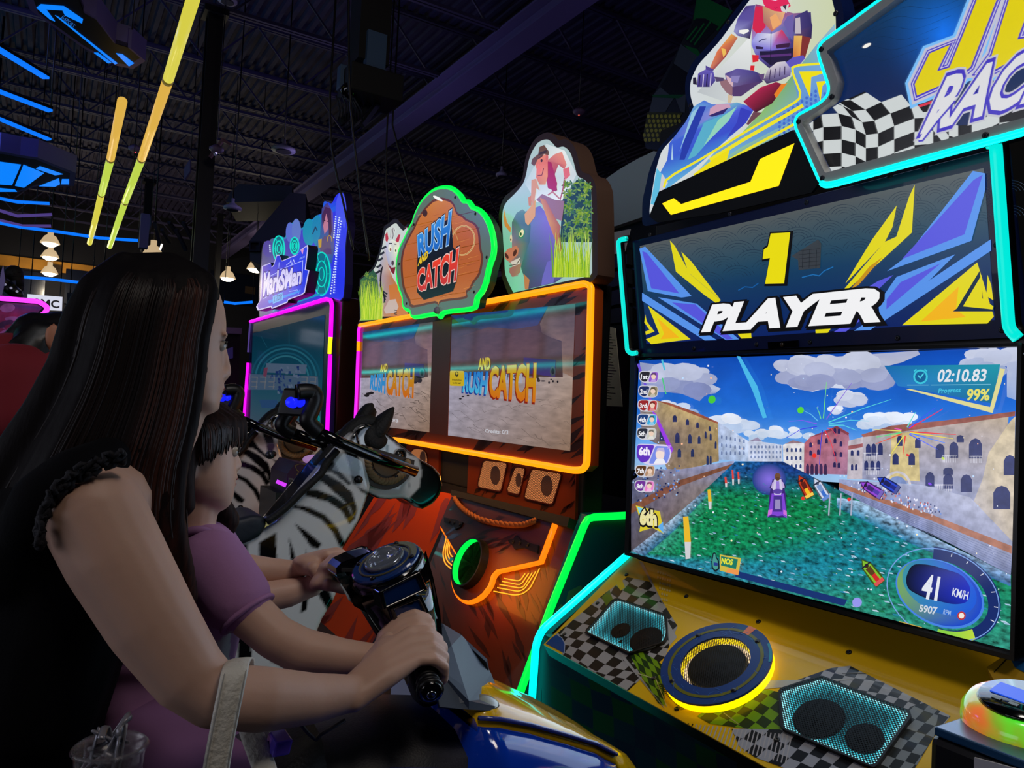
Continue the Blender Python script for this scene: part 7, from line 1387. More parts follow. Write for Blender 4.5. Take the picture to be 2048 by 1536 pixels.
m = MB(); m.add(MP, near + [tuple(n + i for i in reversed(f)) for f in near] + [(8, 3, n + 3, n + 8), (7, 8, n + 8, n + 7)]); o = m.build('cowl', COWL, ski_t)
s_ = o.modifiers.new('solid', 'SOLIDIFY'); s_.thickness = .006; s_.offset = -1
o.modifiers.new('b', 'BEVEL').width = .003
# rear body and seat
def body_loop(x, zt, wt, wm):
    l = [(0, zt), (wt * .6, zt - .004), (wt, zt - .03), (wt + .02, zt - .12), (wm, zt - .2), (wm + .01, .34), (wm * .8, .16), (0, .1)]
    return [V((x, SY - a, b)) for a, b in l] + [V((x, SY + a, b)) for a, b in reversed(l[1:-1])]
MB().loft([body_loop(-.95, .66, .10, .2), body_loop(-.5, .70, .12, .23), body_loop(-.1, .72, .12, .24), body_loop(.12, .735, .12, .24), body_loop(.28, .80, .125, .24), body_loop(.42, .85, .13, .235), body_loop(.55, .86, .14, .225), body_loop(.66, .84, .14, .22)]).build('rear_hull', DARKP, ski_t)
def seat_loop(x, zt, w): l = [(0, zt), (w * .7, zt - .01), (w, zt - .04), (w * 1.02, zt - .09)]; return [V((x, SY - a, b)) for a, b in l] + [V((x, SY + a, b)) for a, b in reversed(l[1:])]
MB().loft([seat_loop(-.9, .74, .13), seat_loop(-.5, .775, .15), seat_loop(-.1, .785, .15), seat_loop(.2, .79, .14), seat_loop(.33, .84, .13), seat_loop(.40, .88, .11)]).build('seat', mat('seat_vinyl', (16, 16, 20), .55, bump=.2, bscale=200), ski_t)
MB().tube([PY(x, y, 1.08) for x, y in smoothpath([(600, 1446), (615, 1465), (632, 1480)], 4)] + [PY(x, y, 1.08) for x, y in ((640, 1470), (690, 1440))], .003, 6).build('body_seam', DARK_STEEL, ski_t)
# side sponson tip seen at the bottom edge and a purple lit reflector
MB().ell(PY(760, 1588, 1.02), (.2, 0, -.03), (0, .05, 0), (0, 0, .03), 24, 8).build('side_bumper', BLUEG, ski_t)
MB().obox(PY(558, 1486, 1.04), (.012, 0, 0), (0, .02, 0), (.002, 0, .010)).build('reflector', mat('reflector_violet', (80, 60, 190), .15, coat=1.0), ski_t, .003); MB().bar(PY(552, 1490, 1.05), PY(522, 1506, 1.07), .02).build('reflector_arm', BLACK, ski_t)
# steering console
c0 = PY(772, 1126, 1.22); c1 = PY(828, 1288, 1.22); ax = (c1 - c0).normalized(); nD = V((-.46, -.10, .88)).normalized()
dy = V((0, 1, 0)); da = dy.cross(nD).normalized(); db = nD.cross(da)
CONS = mat('console_black_gloss', (9, 10, 14), .14, coat=.7)
def cl(c, u, v, ru, rv, sq, n=28):
    P = []
    for k in range(n):
        a = 2 * math.pi * k / n; ca, sa = math.cos(a), math.sin(a); P.append(c + u * (ru * abs(ca) ** sq * (1 if ca > 0 else -1)) + v * (rv * abs(sa) ** sq * (1 if sa > 0 else -1)))
    return P
su = dy.cross(ax).normalized(); sv = dy
L_ = (c1 - c0).length
MB().loft([cl(c0 - nD * .002, da, db, .064, .064, 1), cl(c0 - nD * .016, da, db, .068, .068, 1), cl(c0 + ax * .05, su, sv, .060, .066, .85), cl(c0 + ax * .10, su, sv, .050, .058, .7), cl(c0 + ax * L_, su, sv, .036, .048, .6), cl(c0 + ax * (L_ + .1), su, sv, .03, .04, .6)]).build('console', CONS, ski_t)
disc = MB().lathe(c0 - nD * .001, nD, [(0, 0), (.061, 0), (.061, .004), (.058, .006), (0, .006)], 40, smooth=False).build('console_disc', mat('disc_blue', (16, 52, 120), .25, coat=.6), ski_t)
MB().tube([c0 + nD * .0055 + da * .046 * math.cos(k * .157) + db * .046 * math.sin(k * .157) for k in range(40)], .0022, 6, closed=True).build('disc_ring', mat('ring_grey_gold', (86, 84, 66), .3), disc)
MB().lathe(c0 + nD * .005, nD, [(.036, 0), (.036, .006), (.031, .009), (.030, .004)], 36).build('dome_bezel', mat('bezel_clear', (150, 160, 175), .08, metal=.6), disc)
MB().lathe(c0 + nD * .006, nD, [(.029, 0), (.026, .010), (.018, .018), (.008, .022), (0, .023)], 32).build('button_dome', mat('dome_glass', (200, 210, 230), .03, trans=.85, alpha=.55, coat=1.0), disc)
DP = FreePlane(c0 + nD * .0085, -db, -da); A = Art(DP, off=.0)
def dpoly(uvs, col):
    A.up(); A.mb.add([DP.at(t, A.z) for t in uvs], [tuple(range(len(uvs)))], 0, False, [lin(col)] * len(uvs))
dpoly([(.026 * math.cos(k * .26), .026 * math.sin(k * .26)) for k in range(24)], (40, 70, 140)); dpoly([(-.02, -.004), (.02, -.004), (.018, .006), (-.018, .006)], (70, 110, 190)); dpoly([(-.012, .010), (.012, .010), (.006, .017), (-.006, .017)], (160, 70, 70))
A.build('dome_emblem', PRINT, disc)
for k in range(4): a = .7 + k * 1.57; MB().lathe(c0 + nD * .005 + da * .052 * math.cos(a) + db * .052 * math.sin(a), nD, [(.005, 0), (.004, .003), (0, .003)], 8).build('bolt', BLACK, disc)
def cq(x, y, d): return PY(600 + x / 4.2667, 1060 + y / 4.2667, d)
for i, pts in enumerate(([(708, 525), (985, 385), (1040, 505), (735, 645)], [(800, 672), (1005, 590), (1060, 695), (850, 795)])):
    P = [cq(x, y, 1.152 + .004 * i) for x, y in pts]; cen = sum(P, V()) / 4; nn = (P[1] - P[0]).cross(P[3] - P[0]).normalized(); nn = nn if nn.y < 0 else -nn
    out = [p + (p - cen).normalized() * .009 for p in P]; pr = MB().ringprism([p + nn * .004 for p in out], [p + nn * .004 for p in P], -nn * .035).build('console_frame', CONS, ski_t, .003); MB().prism(P, -nn * .03).build('inset_panel', mat('inset_blue', (10, 40, 92), .25, coat=.5), pr)
MB().prism([cq(x, y, 1.20) for x, y in ((1000, 360), (1050, 500), (1100, 600), (1160, 760), (1170, 900), (1200, 880), (1190, 700), (1130, 400), (1070, 210))], V((0, .04, 0))).build('console_edge', CONS, ski_t, .004)
MB().prism([cq(x, y, 1.255) for x, y in ((340, 420), (430, 400), (500, 500), (640, 780), (740, 985), (560, 700), (470, 640), (420, 540))], V((0, .03, 0))).build('console_wing', mat('wing_dark_gloss', (16, 30, 34), .1, coat=.8), ski_t, .004)
# handlebars
bE, bI = PY(861, 1384, 1.02), PY(824, 1250, 1.175); bL0, bL1 = PY(720, 1150, 1.29), PY(650, 1140, 1.50)
for a, b in ((bE, bI), (bL1, bL0)):
    d = (b - a).normalized(); g = MB().tube([a, b], .0165, 16).build('handlebar_grip', mat('grip_rubber', (12, 12, 14), .6), ski_t)
    m = MB()
    for k in range(3): m.lathe(a + d * (.004 + .008 * k), d, [(.021 if k == 0 else .0185, -.003), (.021 if k == 0 else .0185, .003), (.0165, .004)], 18)
    m.build('grip_rib', BLACK, g); MB().lathe(a, -d, [(.019, -.004), (.018, .004), (.011, .006), (0, .006)], 18).build('end_cap', BLACK_GLOSS, g)
    MB().lathe(a - d * .006, -d, [(.0075, -.001), (.0075, .002), (.004, .003), (.0035, .0005), (0, .0005)], 12).build('bolt', mat('bolt_chrome', (170, 175, 180), .2, metal=1.0), g)
MB().tube([bI, PY(822, 1255, 1.22)], .024, 14).build('bar_clamp', CONS, ski_t)
MB().prism([cq(x, y, 1.30) for x, y in ((318, 330), (360, 285), (470, 232), (610, 188), (652, 196), (640, 260), (500, 380), (400, 392), (310, 380))], V((0, .05, 0))).build('bar_clamp', CONS, ski_t, .006)
MB().bar(cq(350, 340, 1.295), cq(450, 340, 1.295), .006).build('brake_lever', mat('lever_chrome', (150, 150, 156), .2, metal=.9), ski_t)
# ------------------------------------------------------------------ people
SKIN = mat('skin_light', (196, 158, 140), .5, bump=.02, bscale=220, var=.05, vscale=12, sss=.15); SKIN2 = mat('skin_child', (198, 160, 142), .5, bump=.02, bscale=220, var=.04, vscale=14, sss=.15); SKIN3 = mat('skin_tan', (170, 112, 84), .55)
HAIRM = mat('hair_dark', rough=.6, attr=True, bump=.12, bscale=10, bstretch=(14, 14, .5), spec=.08); NAIL = mat('nail_pink', (214, 160, 146), .3)
def hand(m, a0, b0, f, wrist, s=1.0, barr=.0165, thumb_up=False, nails=None, spread=1.0):
    """fist closed round a bar: a0 outer end, b0 inner end, f position of the fist along it"""
    a = (b0 - a0).normalized(); c = a0 + (b0 - a0) * f; w = wrist - c; e1 = (w - a * w.dot(a)).normalized(); e2 = a.cross(e1)
    if e2.z < 0: e2 = -e2
    def P(t, ang, R): r_ = math.radians(ang); return c + a * t + (e1 * math.cos(r_) + e2 * math.sin(r_)) * R
    fr = [.0078, .0088, .0094, .009]; off = [-.033, -.0115, .0105, .032]; ln = [.92, 1.0, 1.03, .98]
    palm = c + e1 * .045 * s + e2 * .02 * s
    for i in range(4):
        R = (barr + fr[i] * s); k = ln[i]; t = off[i] * s * spread
        pts = [P(t, 58, R * 1.5), P(t, 100, R * 1.42 * k), P(t * .98, 145, R * 1.38 * k), P(t * .96, 190, R * 1.2), P(t * .94, 232, R * 1.08), P(t * .92, 268, R * 1.02)]
        rs = [fr[i] * s * q for q in (1.22, 1.15, 1.1, 1.05, .98, .86)]
        m.chain(pts, rs, 12)
        wr = wrist + a * off[i] * s * .45
        m.chain([wr, wr + (pts[0] - wr) * .5 + e2 * .004 * s, pts[0]], [.017 * s, .0165 * s, fr[i] * 1.28 * s], 12)
        if nails is not None: nails.append((P(t * .92, 250, R * 1.02 + fr[i] * s * .8), a, (P(t, 268, 1) - c).normalized()))
    tb = wrist + (palm - wrist) * .45 + a * .022 * s
    m.chain([tb, P(.043 * s, 10, .05 * s), P(.047 * s, -38, .038 * s), P(.040 * s, -75, (barr + .010 * s) * 1.1), P(.028 * s, -102, (barr + .009 * s) * 1.05)], [.017 * s, .0145 * s, .0115 * s, .0105 * s, .0085 * s], 12)
    m.ell(palm, a * .036 * s, e1 * .036 * s, e2 * .017 * s)
def headloft(m, y, rows, sq=.92, n=36):
    loops = []
    for py, pf, pb, w in rows:
        f, b = PY(pf, py, y), PY(pb, py, y); c = (f + b) / 2; h = (f - b) / 2; L = []
        for k in range(n):
            t = 2 * math.pi * k / n; ca, sa = math.cos(t), math.sin(t); L.append(c + h * (abs(ca) ** sq * (1 if ca > 0 else -1)) + V((0, w * abs(sa) ** .95 * (1 if sa > 0 else -1), 0)))
        loops.append(L)
    m.loft(loops[::-1])
def ctube(m, P, r, col, seg=4):
    n0 = len(m.v)
    if m.c is None: m.c = [(1, 1, 1)] * n0
    m.tube(P, r, seg); m.c[n0:] = [lin(col)] * (len(m.v) - n0)
# ---- woman
WY = 1.22
m = MB()
headloft(m, WY, [(828, 424, 392, .022), (818, 432, 366, .038), (802, 437, 335, .050), (786, 439, 300, .056), (770, 443, 270, .062), (757, 444, 245, .066), (735, 442, 225, .070), (706, 443, 206, .073), (690, 446, 200, .075), (672, 450, 194, .076), (650, 451, 190, .077), (622, 448, 190, .077), (590, 438, 196, .074), (560, 418, 216, .066), (540, 392, 246, .05), (528, 350, 290, .025)])
m.chain([PY(444, 696, WY), PY(448, 722, WY), PY(451, 744, WY), PY(447, 752, WY)], [.007, .0085, .0095, .008], 14)
for s_ in (-1, 1): m.ball(PY(446, 749, WY + s_ * .011), .0075, 12, 8); m.ell(PY(446, 671, WY + s_ * .025), (.006, 0, 0), (0, .024, 0), (0, 0, .006))
m.ell(PY(442, 777, WY), (.0055, 0, 0), (0, .017, 0), (0, 0, .005)); m.ell(PY(437, 793, WY), (.0055, 0, 0), (0, .016, 0), (0, 0, .0055)); m.ell(PY(430, 812, WY), (.007, 0, 0), (0, .016, 0), (0, 0, .009)); m.ell(PY(443, 763, WY), (.004, 0, 0), (0, .01, 0), (0, 0, .006))
m.chain([PY(345, 800, WY), PY(325, 870, WY), PY(290, 930, WY)], [.052, .048, .055])
sR, sL = PY(185, 1020, 1.075), PY(205, 985, 1.375)
m.chain([sR, PY(230, 985, WY - .06), PY(250, 950, WY), sL], [.058, .06, .055, .056])
m.chain([PY(190, 1060, WY), PY(120, 1230, WY), PY(60, 1420, WY), PY(0, 1600, WY)], [.095, .095, .09, .11]); m.chain([PY(180, 1080, WY - .06), PY(120, 1240, WY - .06)], [.085, .08]); m.chain([PY(185, 1070, WY + .07), PY(125, 1240, WY + .07)], [.085, .08])
hipR, hipL = PY(-20, 1680, WY - .08), PY(-20, 1680, WY + .09)
wR = PY(705, 1386, 1.045)
m.chain([sR, PY(232, 1115, 1.055), PY(304, 1242, 1.03), PY(374, 1345, 1.01), PY(428, 1392, 1.0), PY(520, 1398, 1.01), PY(620, 1397, 1.03), wR], [.060, .0585, .053, .045, .0385, .041, .034, .0255], 18)
wL = PY(590, 1143, 1.50)
m.chain([sL, PY(300, 1090, 1.44), PY(395, 1140, 1.50), PY(470, 1138, 1.50), PY(540, 1143, 1.50), wL], [.054, .046, .036, .032, .027, .022], 16)
hand(m, bE, bI, .40, wR, 1.02); hand(m, bL1, bL0, .22, wL, .98)
for hp, s_ in ((hipR, -1), (hipL, 1)):
    kn = V((.16, SY + s_ * .33, .44)); an = V((.04, SY + s_ * .36, .12)); m.chain([hp, kn, an, V((.18, SY + s_ * .37, .05))], [.085, .058, .04, .035])
woman = fuse(m, .0036, 'person', SKIN, None, 7)
tag(woman, 'woman with long straight dark hair in a sleeveless black top, leaning over the girl', 'person')
# top and trousers
BLKF = mat('top_black_knit', (4, 4, 9), .9, spec=.15, bump=.12, bscale=260)
m = MB(); m.chain([PY(178, 1052, WY), PY(108, 1230, WY), PY(50, 1420, WY), PY(-5, 1590, WY)], [.108, .106, .102, .122]); m.chain([PY(165, 1085, WY - .055), PY(106, 1240, WY - .06), PY(56, 1400, WY - .05)], [.092, .092, .09]); m.chain([PY(172, 1070, WY + .07), PY(110, 1240, WY + .07)], [.096, .092])
m.chain([PY(195, 965, WY - .06), PY(215, 935, WY), PY(190, 965, WY + .07)], [.055, .055, .055]); m.chain([PY(120, 1010, WY - .10), PY(60, 1100, WY - .06)], [.05, .09]); m.chain([PY(60, 1060, 1.09), PY(86, 1000, 1.07), PY(146, 950, 1.075), PY(216, 918, 1.10)], [.036, .037, .034, .03])
fuse(m, .008, 'top', BLKF, woman, 6)
m = MB()
for r_ in range(3):
    path = smoothpath([(78, 1096 - r_ * 6), (86, 1036 - r_ * 8), (122, 980 - r_ * 9), (184, 942 - r_ * 9), (246, 916 - r_ * 6)], 12); P = []
    for i, (x, y) in enumerate(path): P.append(PY(x, y, 1.03 - .004 * r_) + V((.003 * math.sin(i * 1.9 + r_), .003 * math.cos(i * 2.3), .004 * math.sin(i * 1.3 + r_ * 2))))
    m.tube(P, .0055 - r_ * .001, 8)
m.build('armhole_ruffle', mat('lace_navy', (14, 14, 24), .8, bump=.2, bscale=400), woman)
m = MB()
for hp, s_ in ((hipR, -1), (hipL, 1)): m.chain([hp, V((.16, SY + s_ * .33, .44)), V((.05, SY + s_ * .36, .15))], [.098, .068, .055])
m.chain([hipR, hipL], [.1, .1]); fuse(m, .012, 'trousers', mat('trousers_dark', (20, 20, 30), .8), woman, 5)
for s_ in (-1, 1): MB().ell(V((.12, SY + s_ * .365, .05)), (.12, 0, 0), (0, .045, 0), (0, 0, .05)).build('shoe', BLACK_MATT, woman)
ey = PY(441, 691, WY - .029)
for s_ in (-1, 1):
    e_ = PY(438.5, 690, WY + s_ * .030); o = MB().ball(e_, .0105, 16, 10).build('eye', mat('eye_white', (180, 170, 160), .15), woman); MB().ell(e_ + V((.0085, 0, 0)), (.003, 0, 0), (0, .005, 0), (0, 0, .005), 12, 6).build('iris', mat('iris_dark', (20, 12, 10), .1), o)
    P = [e_ + V((.0105 - .004 * abs(t), s_ * 0 + t * .013, .0055 - .003 * t * t)) for t in (-1, -.5, 0, .5, 1)]; MB().tube(P, .0016, 6).build('eyelash', mat('lash_black', (10, 8, 8), .6), woman)
    P = [PY(449 - 3 * abs(t), 662 + 3 * abs(t), WY + s_ * (.022 + .016 * t)) for t in (-1, -.4, .2, .8, 1)]; MB().tube(P, [.0012, .0022, .0022, .0018, .001], 6).build('eyebrow', mat('brow_brown', (52, 36, 28), .8), woman)
MB().ell(PY(444.5, 778, WY), (.004, 0, 0), (0, .013, 0), (0, 0, .003), 14, 8).build('lip', mat('lip_rose', (150, 84, 84), .4), woman); MB().ell(PY(439.5, 791.5, WY), (.004, 0, 0), (0, .012, 0), (0, 0, .0035), 14, 8).build('lip', MATS['lip_rose'], woman)
# hair
lerp2 = lambda p, q_, t: (p[0] + (q_[0] - p[0]) * t, p[1] + (q_[1] - p[1]) * t)
HF = [(345, 526), (410, 562), (412, 606), (396, 680), (388, 760), (372, 850), (350, 940), (344, 1040), (360, 1130), (370, 1195)]
HB = [(262, 528), (196, 566), (164, 632), (142, 720), (104, 810), (54, 895), (6, 975), (-40, 1050), (-60, 1090), (-80, 1120)]
YN = [.028, .066, .082, .086, .090, .098, .104, .10, .085, .07]
def hairpath(t, side, jit=0.0, rnd=None, ext=0.0, n=None):
    n = n or (10 if t < .22 else (9 if t < .3 else 8)); P = []
    jx = rnd.uniform(-jit, jit) if rnd else 0; jy = rnd.uniform(-.4, .4) * jit if rnd else 0
    for k in range(n):
        x, y = lerp2(HF[k], HB[k], t); yo = YN[k] * (1 - .75 * max(0, t - .75) / .25 if t > .75 else 1) + ext
        P.append(PY(x + jx * (k / 9.0 + .15), y + jy, WY + side * yo))
    return P
def sp3(P, n): return [V(p) for p in smoothpath([tuple(p) for p in P], n)]
def hpaint(co):
    x, y = project(co); t = np.clip((y - 850) / 320, 0, 1)[:, None] * np.clip((x - 180) / 160, 0, 1)[:, None]; s = (.5 + .5 * np.sin(x * .55 + 3 * np.sin(x * .13)))[:, None]
    return np.array(lin((17, 14, 17))) * (1 - t) + (np.array(lin((60, 32, 24))) * s + np.array(lin((28, 18, 18))) * (1 - s)) * t
m = MB(); m.ell(PY(284, 640, WY), (.094, 0, 0), (0, .083, 0), (0, 0, .091), 28, 18)
for y_ in (-.05, -.02, .02, .05): m.chain([PY(330, 534, WY + y_ * .4), PY(400, 560, WY + y_ * .8), PY(426, 592, WY + y_)], [.02, .017, .011])
for side in (-1, 1):
    for k in range(17):
        t = k / 16; P = sp3(hairpath(t, side), 2); n = len(P); m.chain(P, [.015 + .006 * math.sin(k * 2.1) * .4 + .004 * (i / n) for i in range(n)], 10)
for y_ in (-.03, 0, .03): m.chain([PY(250, 530, WY + y_), PY(190, 575, WY + y_), PY(160, 640, WY + y_), PY(136, 730, WY + y_), PY(96, 820, WY + y_), PY(50, 900, WY + y_), PY(0, 980, WY + y_)], [.02, .022, .024, .026, .03, .034, .036])
m.chain([PY(270, 800, WY), PY(200, 900, WY), PY(110, 970, WY)], [.075, .07, .06])
hair = fuse(m, .0055, 'hair', HAIRM, woman, 3, hpaint)
rnd = random.Random(11); m = MB()
for k in range(640):
    t = rnd.random() ** 1.1; P = sp3(hairpath(t, -1, 7, rnd, .014 + .022 * max(0, t - .45) + rnd.uniform(-.002, .0035)), 3); n = len(P); cut = rnd.randint(0, 3); P = P[:n - cut]; st = rnd.choice([0, 0, 0, 2]); P = P[st:]
    n = len(P); x_, y_ = project(np.array([tuple(P[-1])])); br_ = rnd.random(); dn = max(0, (y_[0] - 850) / 320); c = mixc((16, 13, 16), mixc((30, 22, 24), (84, 48, 38), br_), min(1, .04 + dn * .8) * (1 if t < .35 else .45))
    ctube(m, P, [.0016 + .0007 * br_] * (n - 2) + [.0012, .0004], c)
o = m.build('hair_strands', mat('hair_strand', rough=.45, attr=True, spec=.25), hair); o['kind'] = 'stuff'
# ---- girl
GY = 1.33
m = MB()
headloft(m, GY, [(1020, 446, 410, .018), (1008, 460, 384, .034), (990, 465, 352, .047), (970, 468, 325, .056), (948, 470, 300, .062), (925, 470, 285, .065), (900, 471, 272, .067), (870, 469, 268, .067), (842, 455, 275, .061), (818, 425, 308, .04), (809, 390, 345, .018)])
m.chain([PY(468, 910, GY), PY(472, 921, GY), PY(475.5, 930, GY), PY(470, 936, GY)], [.007, .0075, .008, .0075], 12)
for s_ in (-1, 1): m.ball(PY(472, 934, GY + s_ * .008), .0055, 10, 6); m.ell(PY(380, 938, GY + s_ * .064), (.011, 0, -.003), (0, .006, 0), (.002, 0, .018))
m.ell(PY(470, 954, GY), (.005, 0, 0), (0, .013, 0), (0, 0, .004)); m.ell(PY(466, 969, GY), (.005, 0, 0), (0, .012, 0), (0, 0, .0045)); m.ell(PY(462, 988, GY), (.005, 0, 0), (0, .012, 0), (0, 0, .007))
m.chain([PY(392, 985, GY), PY(388, 1050, GY), PY(380, 1100, GY)], [.04, .034, .04])
gR, gL = PY(424, 1128, 1.245), PY(420, 1096, 1.435)
m.chain([gR, PY(400, 1100, GY), gL], [.042, .045, .042]); m.chain([PY(390, 1160, GY), PY(350, 1320, GY), PY(305, 1470, GY)], [.075, .075, .085])
gw = PY(755, 1318, 1.135); m.chain([gR, PY(480, 1210, 1.205), PY(550, 1274, 1.17), PY(600, 1300, 1.16), PY(680, 1314, 1.145), gw], [.043, .037, .033, .034, .029, .023], 16)
gwl = PY(625, 1172, 1.46); m.chain([gL, PY(470, 1160, 1.46), PY(520, 1196, 1.47), PY(575, 1186, 1.465), gwl], [.042, .034, .030, .028, .021], 14)
hand(m, bE, bI, .76, gw, .80); hand(m, bL1, bL0, .52, gwl, .8)
for s_ in (-1, 1): hp = PY(305, 1500, GY + s_ * .06 - .03); m.chain([hp, V((.38, SY + s_ * .25, .74)), V((.32, SY + s_ * .27, .42)), V((.40, SY + s_ * .28, .38))], [.07, .05, .035, .03])
girl = fuse(m, .0034, 'person', SKIN2, None, 7)
tag(girl, 'young girl with a dark fringe and lilac T-shirt gripping the jet ski handlebars', 'person')
def spaint(co):
    x, y = project(co); k = inpoly([(428, 1290), (462, 1262), (458, 1330), (430, 1370), (400, 1380)], x, y); c = np.empty((len(co), 3)); c[:] = lin((158, 112, 160)); c[k] = lin((176, 176, 186)); return c
PINK = mat('tshirt_lilac', rough=.85, attr=True, bump=.04, bscale=240)
m = MB(); m.chain([PY(396, 1130, GY), PY(385, 1200, GY), PY(352, 1330, GY), PY(305, 1480, GY), PY(285, 1560, GY)], [.074, .088, .090, .102, .112]); m.chain([gR, PY(474, 1198, 1.21)], [.054, .052], 18); m.chain([gL, PY(460, 1150, 1.455)], [.05, .046], 18); m.chain([gR, PY(400, 1096, GY), gL], [.05, .047, .05])
m.chain([PY(260, 1400, GY - .06), PY(300, 1500, GY - .06)], [.05, .07])
fuse(m, .005, 'tshirt', PINK, girl, 6, spaint)
m = MB(); hx = (PY(474, 1198, 1.21) - gR).normalized(); hc = PY(474, 1198, 1.21) + hx * .028; m.lathe(hc, hx, [(.044, -.004), (.0468, 0), (.0466, .003), (.042, .004)], 24); m.v = m.v; m.c = [lin((158, 112, 160))] * len(m.v); m.build('sleeve_hem', PINK, girl)
m = MB()
nk = [PY(x, y, d) for x, y, d in ((366, 1066, 1.275), (400, 1060, 1.262), (430, 1070, 1.28), (452, 1080, 1.33), (430, 1068, 1.38), (390, 1056, 1.39))]; m.tube(sp3(nk + [nk[0]], 5), .007, 8); m.c = [lin((140, 98, 142))] * len(m.v); m.build('neckband', PINK, girl)
m = MB()
for s_ in (-1, 1): hp = PY(305, 1500, GY + s_ * .06 - .03); m.chain([hp, V((.38, SY + s_ * .25, .74)), V((.34, SY + s_ * .268, .56))], [.082, .06, .05])
fuse(m, .01, 'skirt', mat('skirt_lilac', (128, 88, 136), .85), girl, 4)
e_ = PY(462.5, 902, GY - .031)
for s_ in (-1, 1):
    e_ = PY(464.5, 903, GY + s_ * .029); o = MB().ball(e_, .0105, 16, 10).build('eye', MATS['eye_white'], girl); MB().ell(e_ + V((.008, -.002, 0)), (.0032, 0, 0), (0, .0055, 0), (0, 0, .0055), 12, 6).build('iris', MATS['iris_dark'], o)
    P = [e_ + V((.0115 - .004 * abs(t), t * .012, .0045 - .003 * t * t)) for t in (-1, -.5, 0, .5, 1)]; MB().tube(P, .0017, 6).build('eyelash', MATS['lash_black'], girl)
MB().ell(PY(471.5, 957, GY), (.0035, 0, 0), (0, .010, 0), (0, 0, .0026), 12, 8).build('lip', MATS['lip_rose'], girl); MB().ell(PY(468.5, 968, GY), (.0035, 0, 0), (0, .009, 0), (0, 0, .003), 12, 8).build('lip', MATS['lip_rose'], girl)
m = MB(); m.ell(PY(366, 884, GY), (.079, 0, 0), (0, .074, 0), (0, 0, .066), 26, 16)
bt = [((420, 812), (478, 844), (485, 872), (481, 890), .01), ((410, 810), (470, 846), (477, 876), (473, 893), -.014), ((400, 810), (458, 846), (464, 874), (458, 892), -.034), ((390, 812), (440, 845), (446, 880), (440, 898), -.05), ((380, 815), (420, 850), (426, 890), (424, 912), -.062), ((370, 820), (400, 850), (404, 895), (402, 918), -.069), ((410, 810), (466, 848), (474, 876), (472, 893), .036), ((400, 812), (446, 846), (452, 890), (450, 910), .056)]
for a, b, c, d, yo in bt: m.chain([PY(*a, GY + yo * .4), PY(*b, GY + yo), PY(*c, GY + yo * 1.06), PY(*d, GY + yo * 1.08)], [.016, .014, .010, .006], 10)
for x0, x1, yo, ye in ((372, 352, -.072, 1060), (352, 340, -.074, 1150), (335, 356, -.07, 1240), (310, 330, -.06, 1260), (366, 372, -.075, 1010), (290, 310, -.03, 1260), (300, 330, .05, 1200), (360, 440, .07, 1040)): m.chain([PY(x0, 850, GY + yo * .9), PY(x0 - 6, 930, GY + yo), PY((x0 + x1) / 2, 1010, GY + yo), PY(x1, ye, GY + yo * 1.1)], [.02, .02, .017, .008], 10)
m.chain([PY(430, 990, GY + .06), PY(452, 1040, GY + .075), PY(440, 1100, GY + .08)], [.02, .024, .012], 10)
def gpaint(co):
    x, y = project(co); s = (.5 + .5 * np.sin(x * .9 + 2 * np.sin(x * .21)))[:, None]; t = np.clip((y - 900) / 250, 0, 1)[:, None]; return (np.array(lin((40, 27, 26))) * s + np.array(lin((22, 15, 16))) * (1 - s)) * (1 - t) + (np.array(lin((52, 34, 32))) * s + np.array(lin((20, 14, 15))) * (1 - s)) * t
ghair = fuse(m, .0048, 'hair', HAIRM, girl, 2, gpaint)
m = MB(); rnd = random.Random(5)
for k in range(130):
    i = rnd.randrange(len(bt) - 2); f = rnd.random(); A_, B_ = bt[i], bt[min(i + 1, 5)]
    P = [PY(*lerp2(A_[j], B_[j], f), GY + (A_[4] + (B_[4] - A_[4]) * f) * (.4, 1, 1.06, 1.08)[j] - (.015, .0145, .0105, .007)[j] + rnd.uniform(-.001, .001)) for j in range(4)]; P[-1] += V((rnd.uniform(-.004, .004), 0, rnd.uniform(-.012, .006)))
    q_ = rnd.random(); ctube(m, sp3(P, 3), [.0018] * 8 + [.0012, .0005], mixc((24, 16, 16), (74, 50, 44), q_ * q_))
for k in range(60):
    x0 = rnd.uniform(300, 372); x1 = x0 + rnd.uniform(-30, 20); P = [PY(x0, 850, GY - .085), PY(x0, 940, GY - .09), PY((x0 + x1) / 2, 1030, GY - .088), PY(x1, rnd.uniform(1080, 1250), GY - .085)]; ctube(m, sp3(P, 3), [.002] * 8 + [.0012, .0005], mixc((24, 16, 16), (60, 38, 32), rnd.random()))
o = m.build('hair_strands', MATS['hair_strand'], ghair); o['kind'] = 'stuff'
# ---- person in red behind
PYR = 2.15; m = MB()
m.ell(PY(122, 715, PYR), (.095, 0, 0), (0, .08, 0), (0, 0, .105), 24, 16); m.chain([PY(105, 760, PYR), PY(60, 800, PYR)], [.055, .06]); m.ell(PY(105, 672, PYR - .08), (.018, 0, -.004), (0, .01, 0), (.004, 0, .032)); m.ball(PY(190, 715, PYR), .018)
m.chain([PY(40, 800, PYR), PY(-60, 850, PYR), PY(-160, 960, PYR)], [.12, .13, .14]); m.chain([PY(36, 772, PYR - .15), PY(36, 870, PYR - .17), PY(60, 960, PYR - .14), PY(150, 985, PYR - .1)], [.07, .05, .04, .03]); m.chain([PY(40, 775, PYR + .15), PY(60, 880, PYR + .17), PY(150, 950, PYR + .14)], [.06, .045, .03])
hp = PY(-160, 960, PYR)
for s_ in (-1, 1): m.chain([hp + V((0, s_ * .09, 0)), V((hp.x + .06, PYR + s_ * .1, .5)), V((hp.x, PYR + s_ * .1, .08)), V((hp.x + .14, PYR + s_ * .1, .04))], [.1, .065, .045, .04])
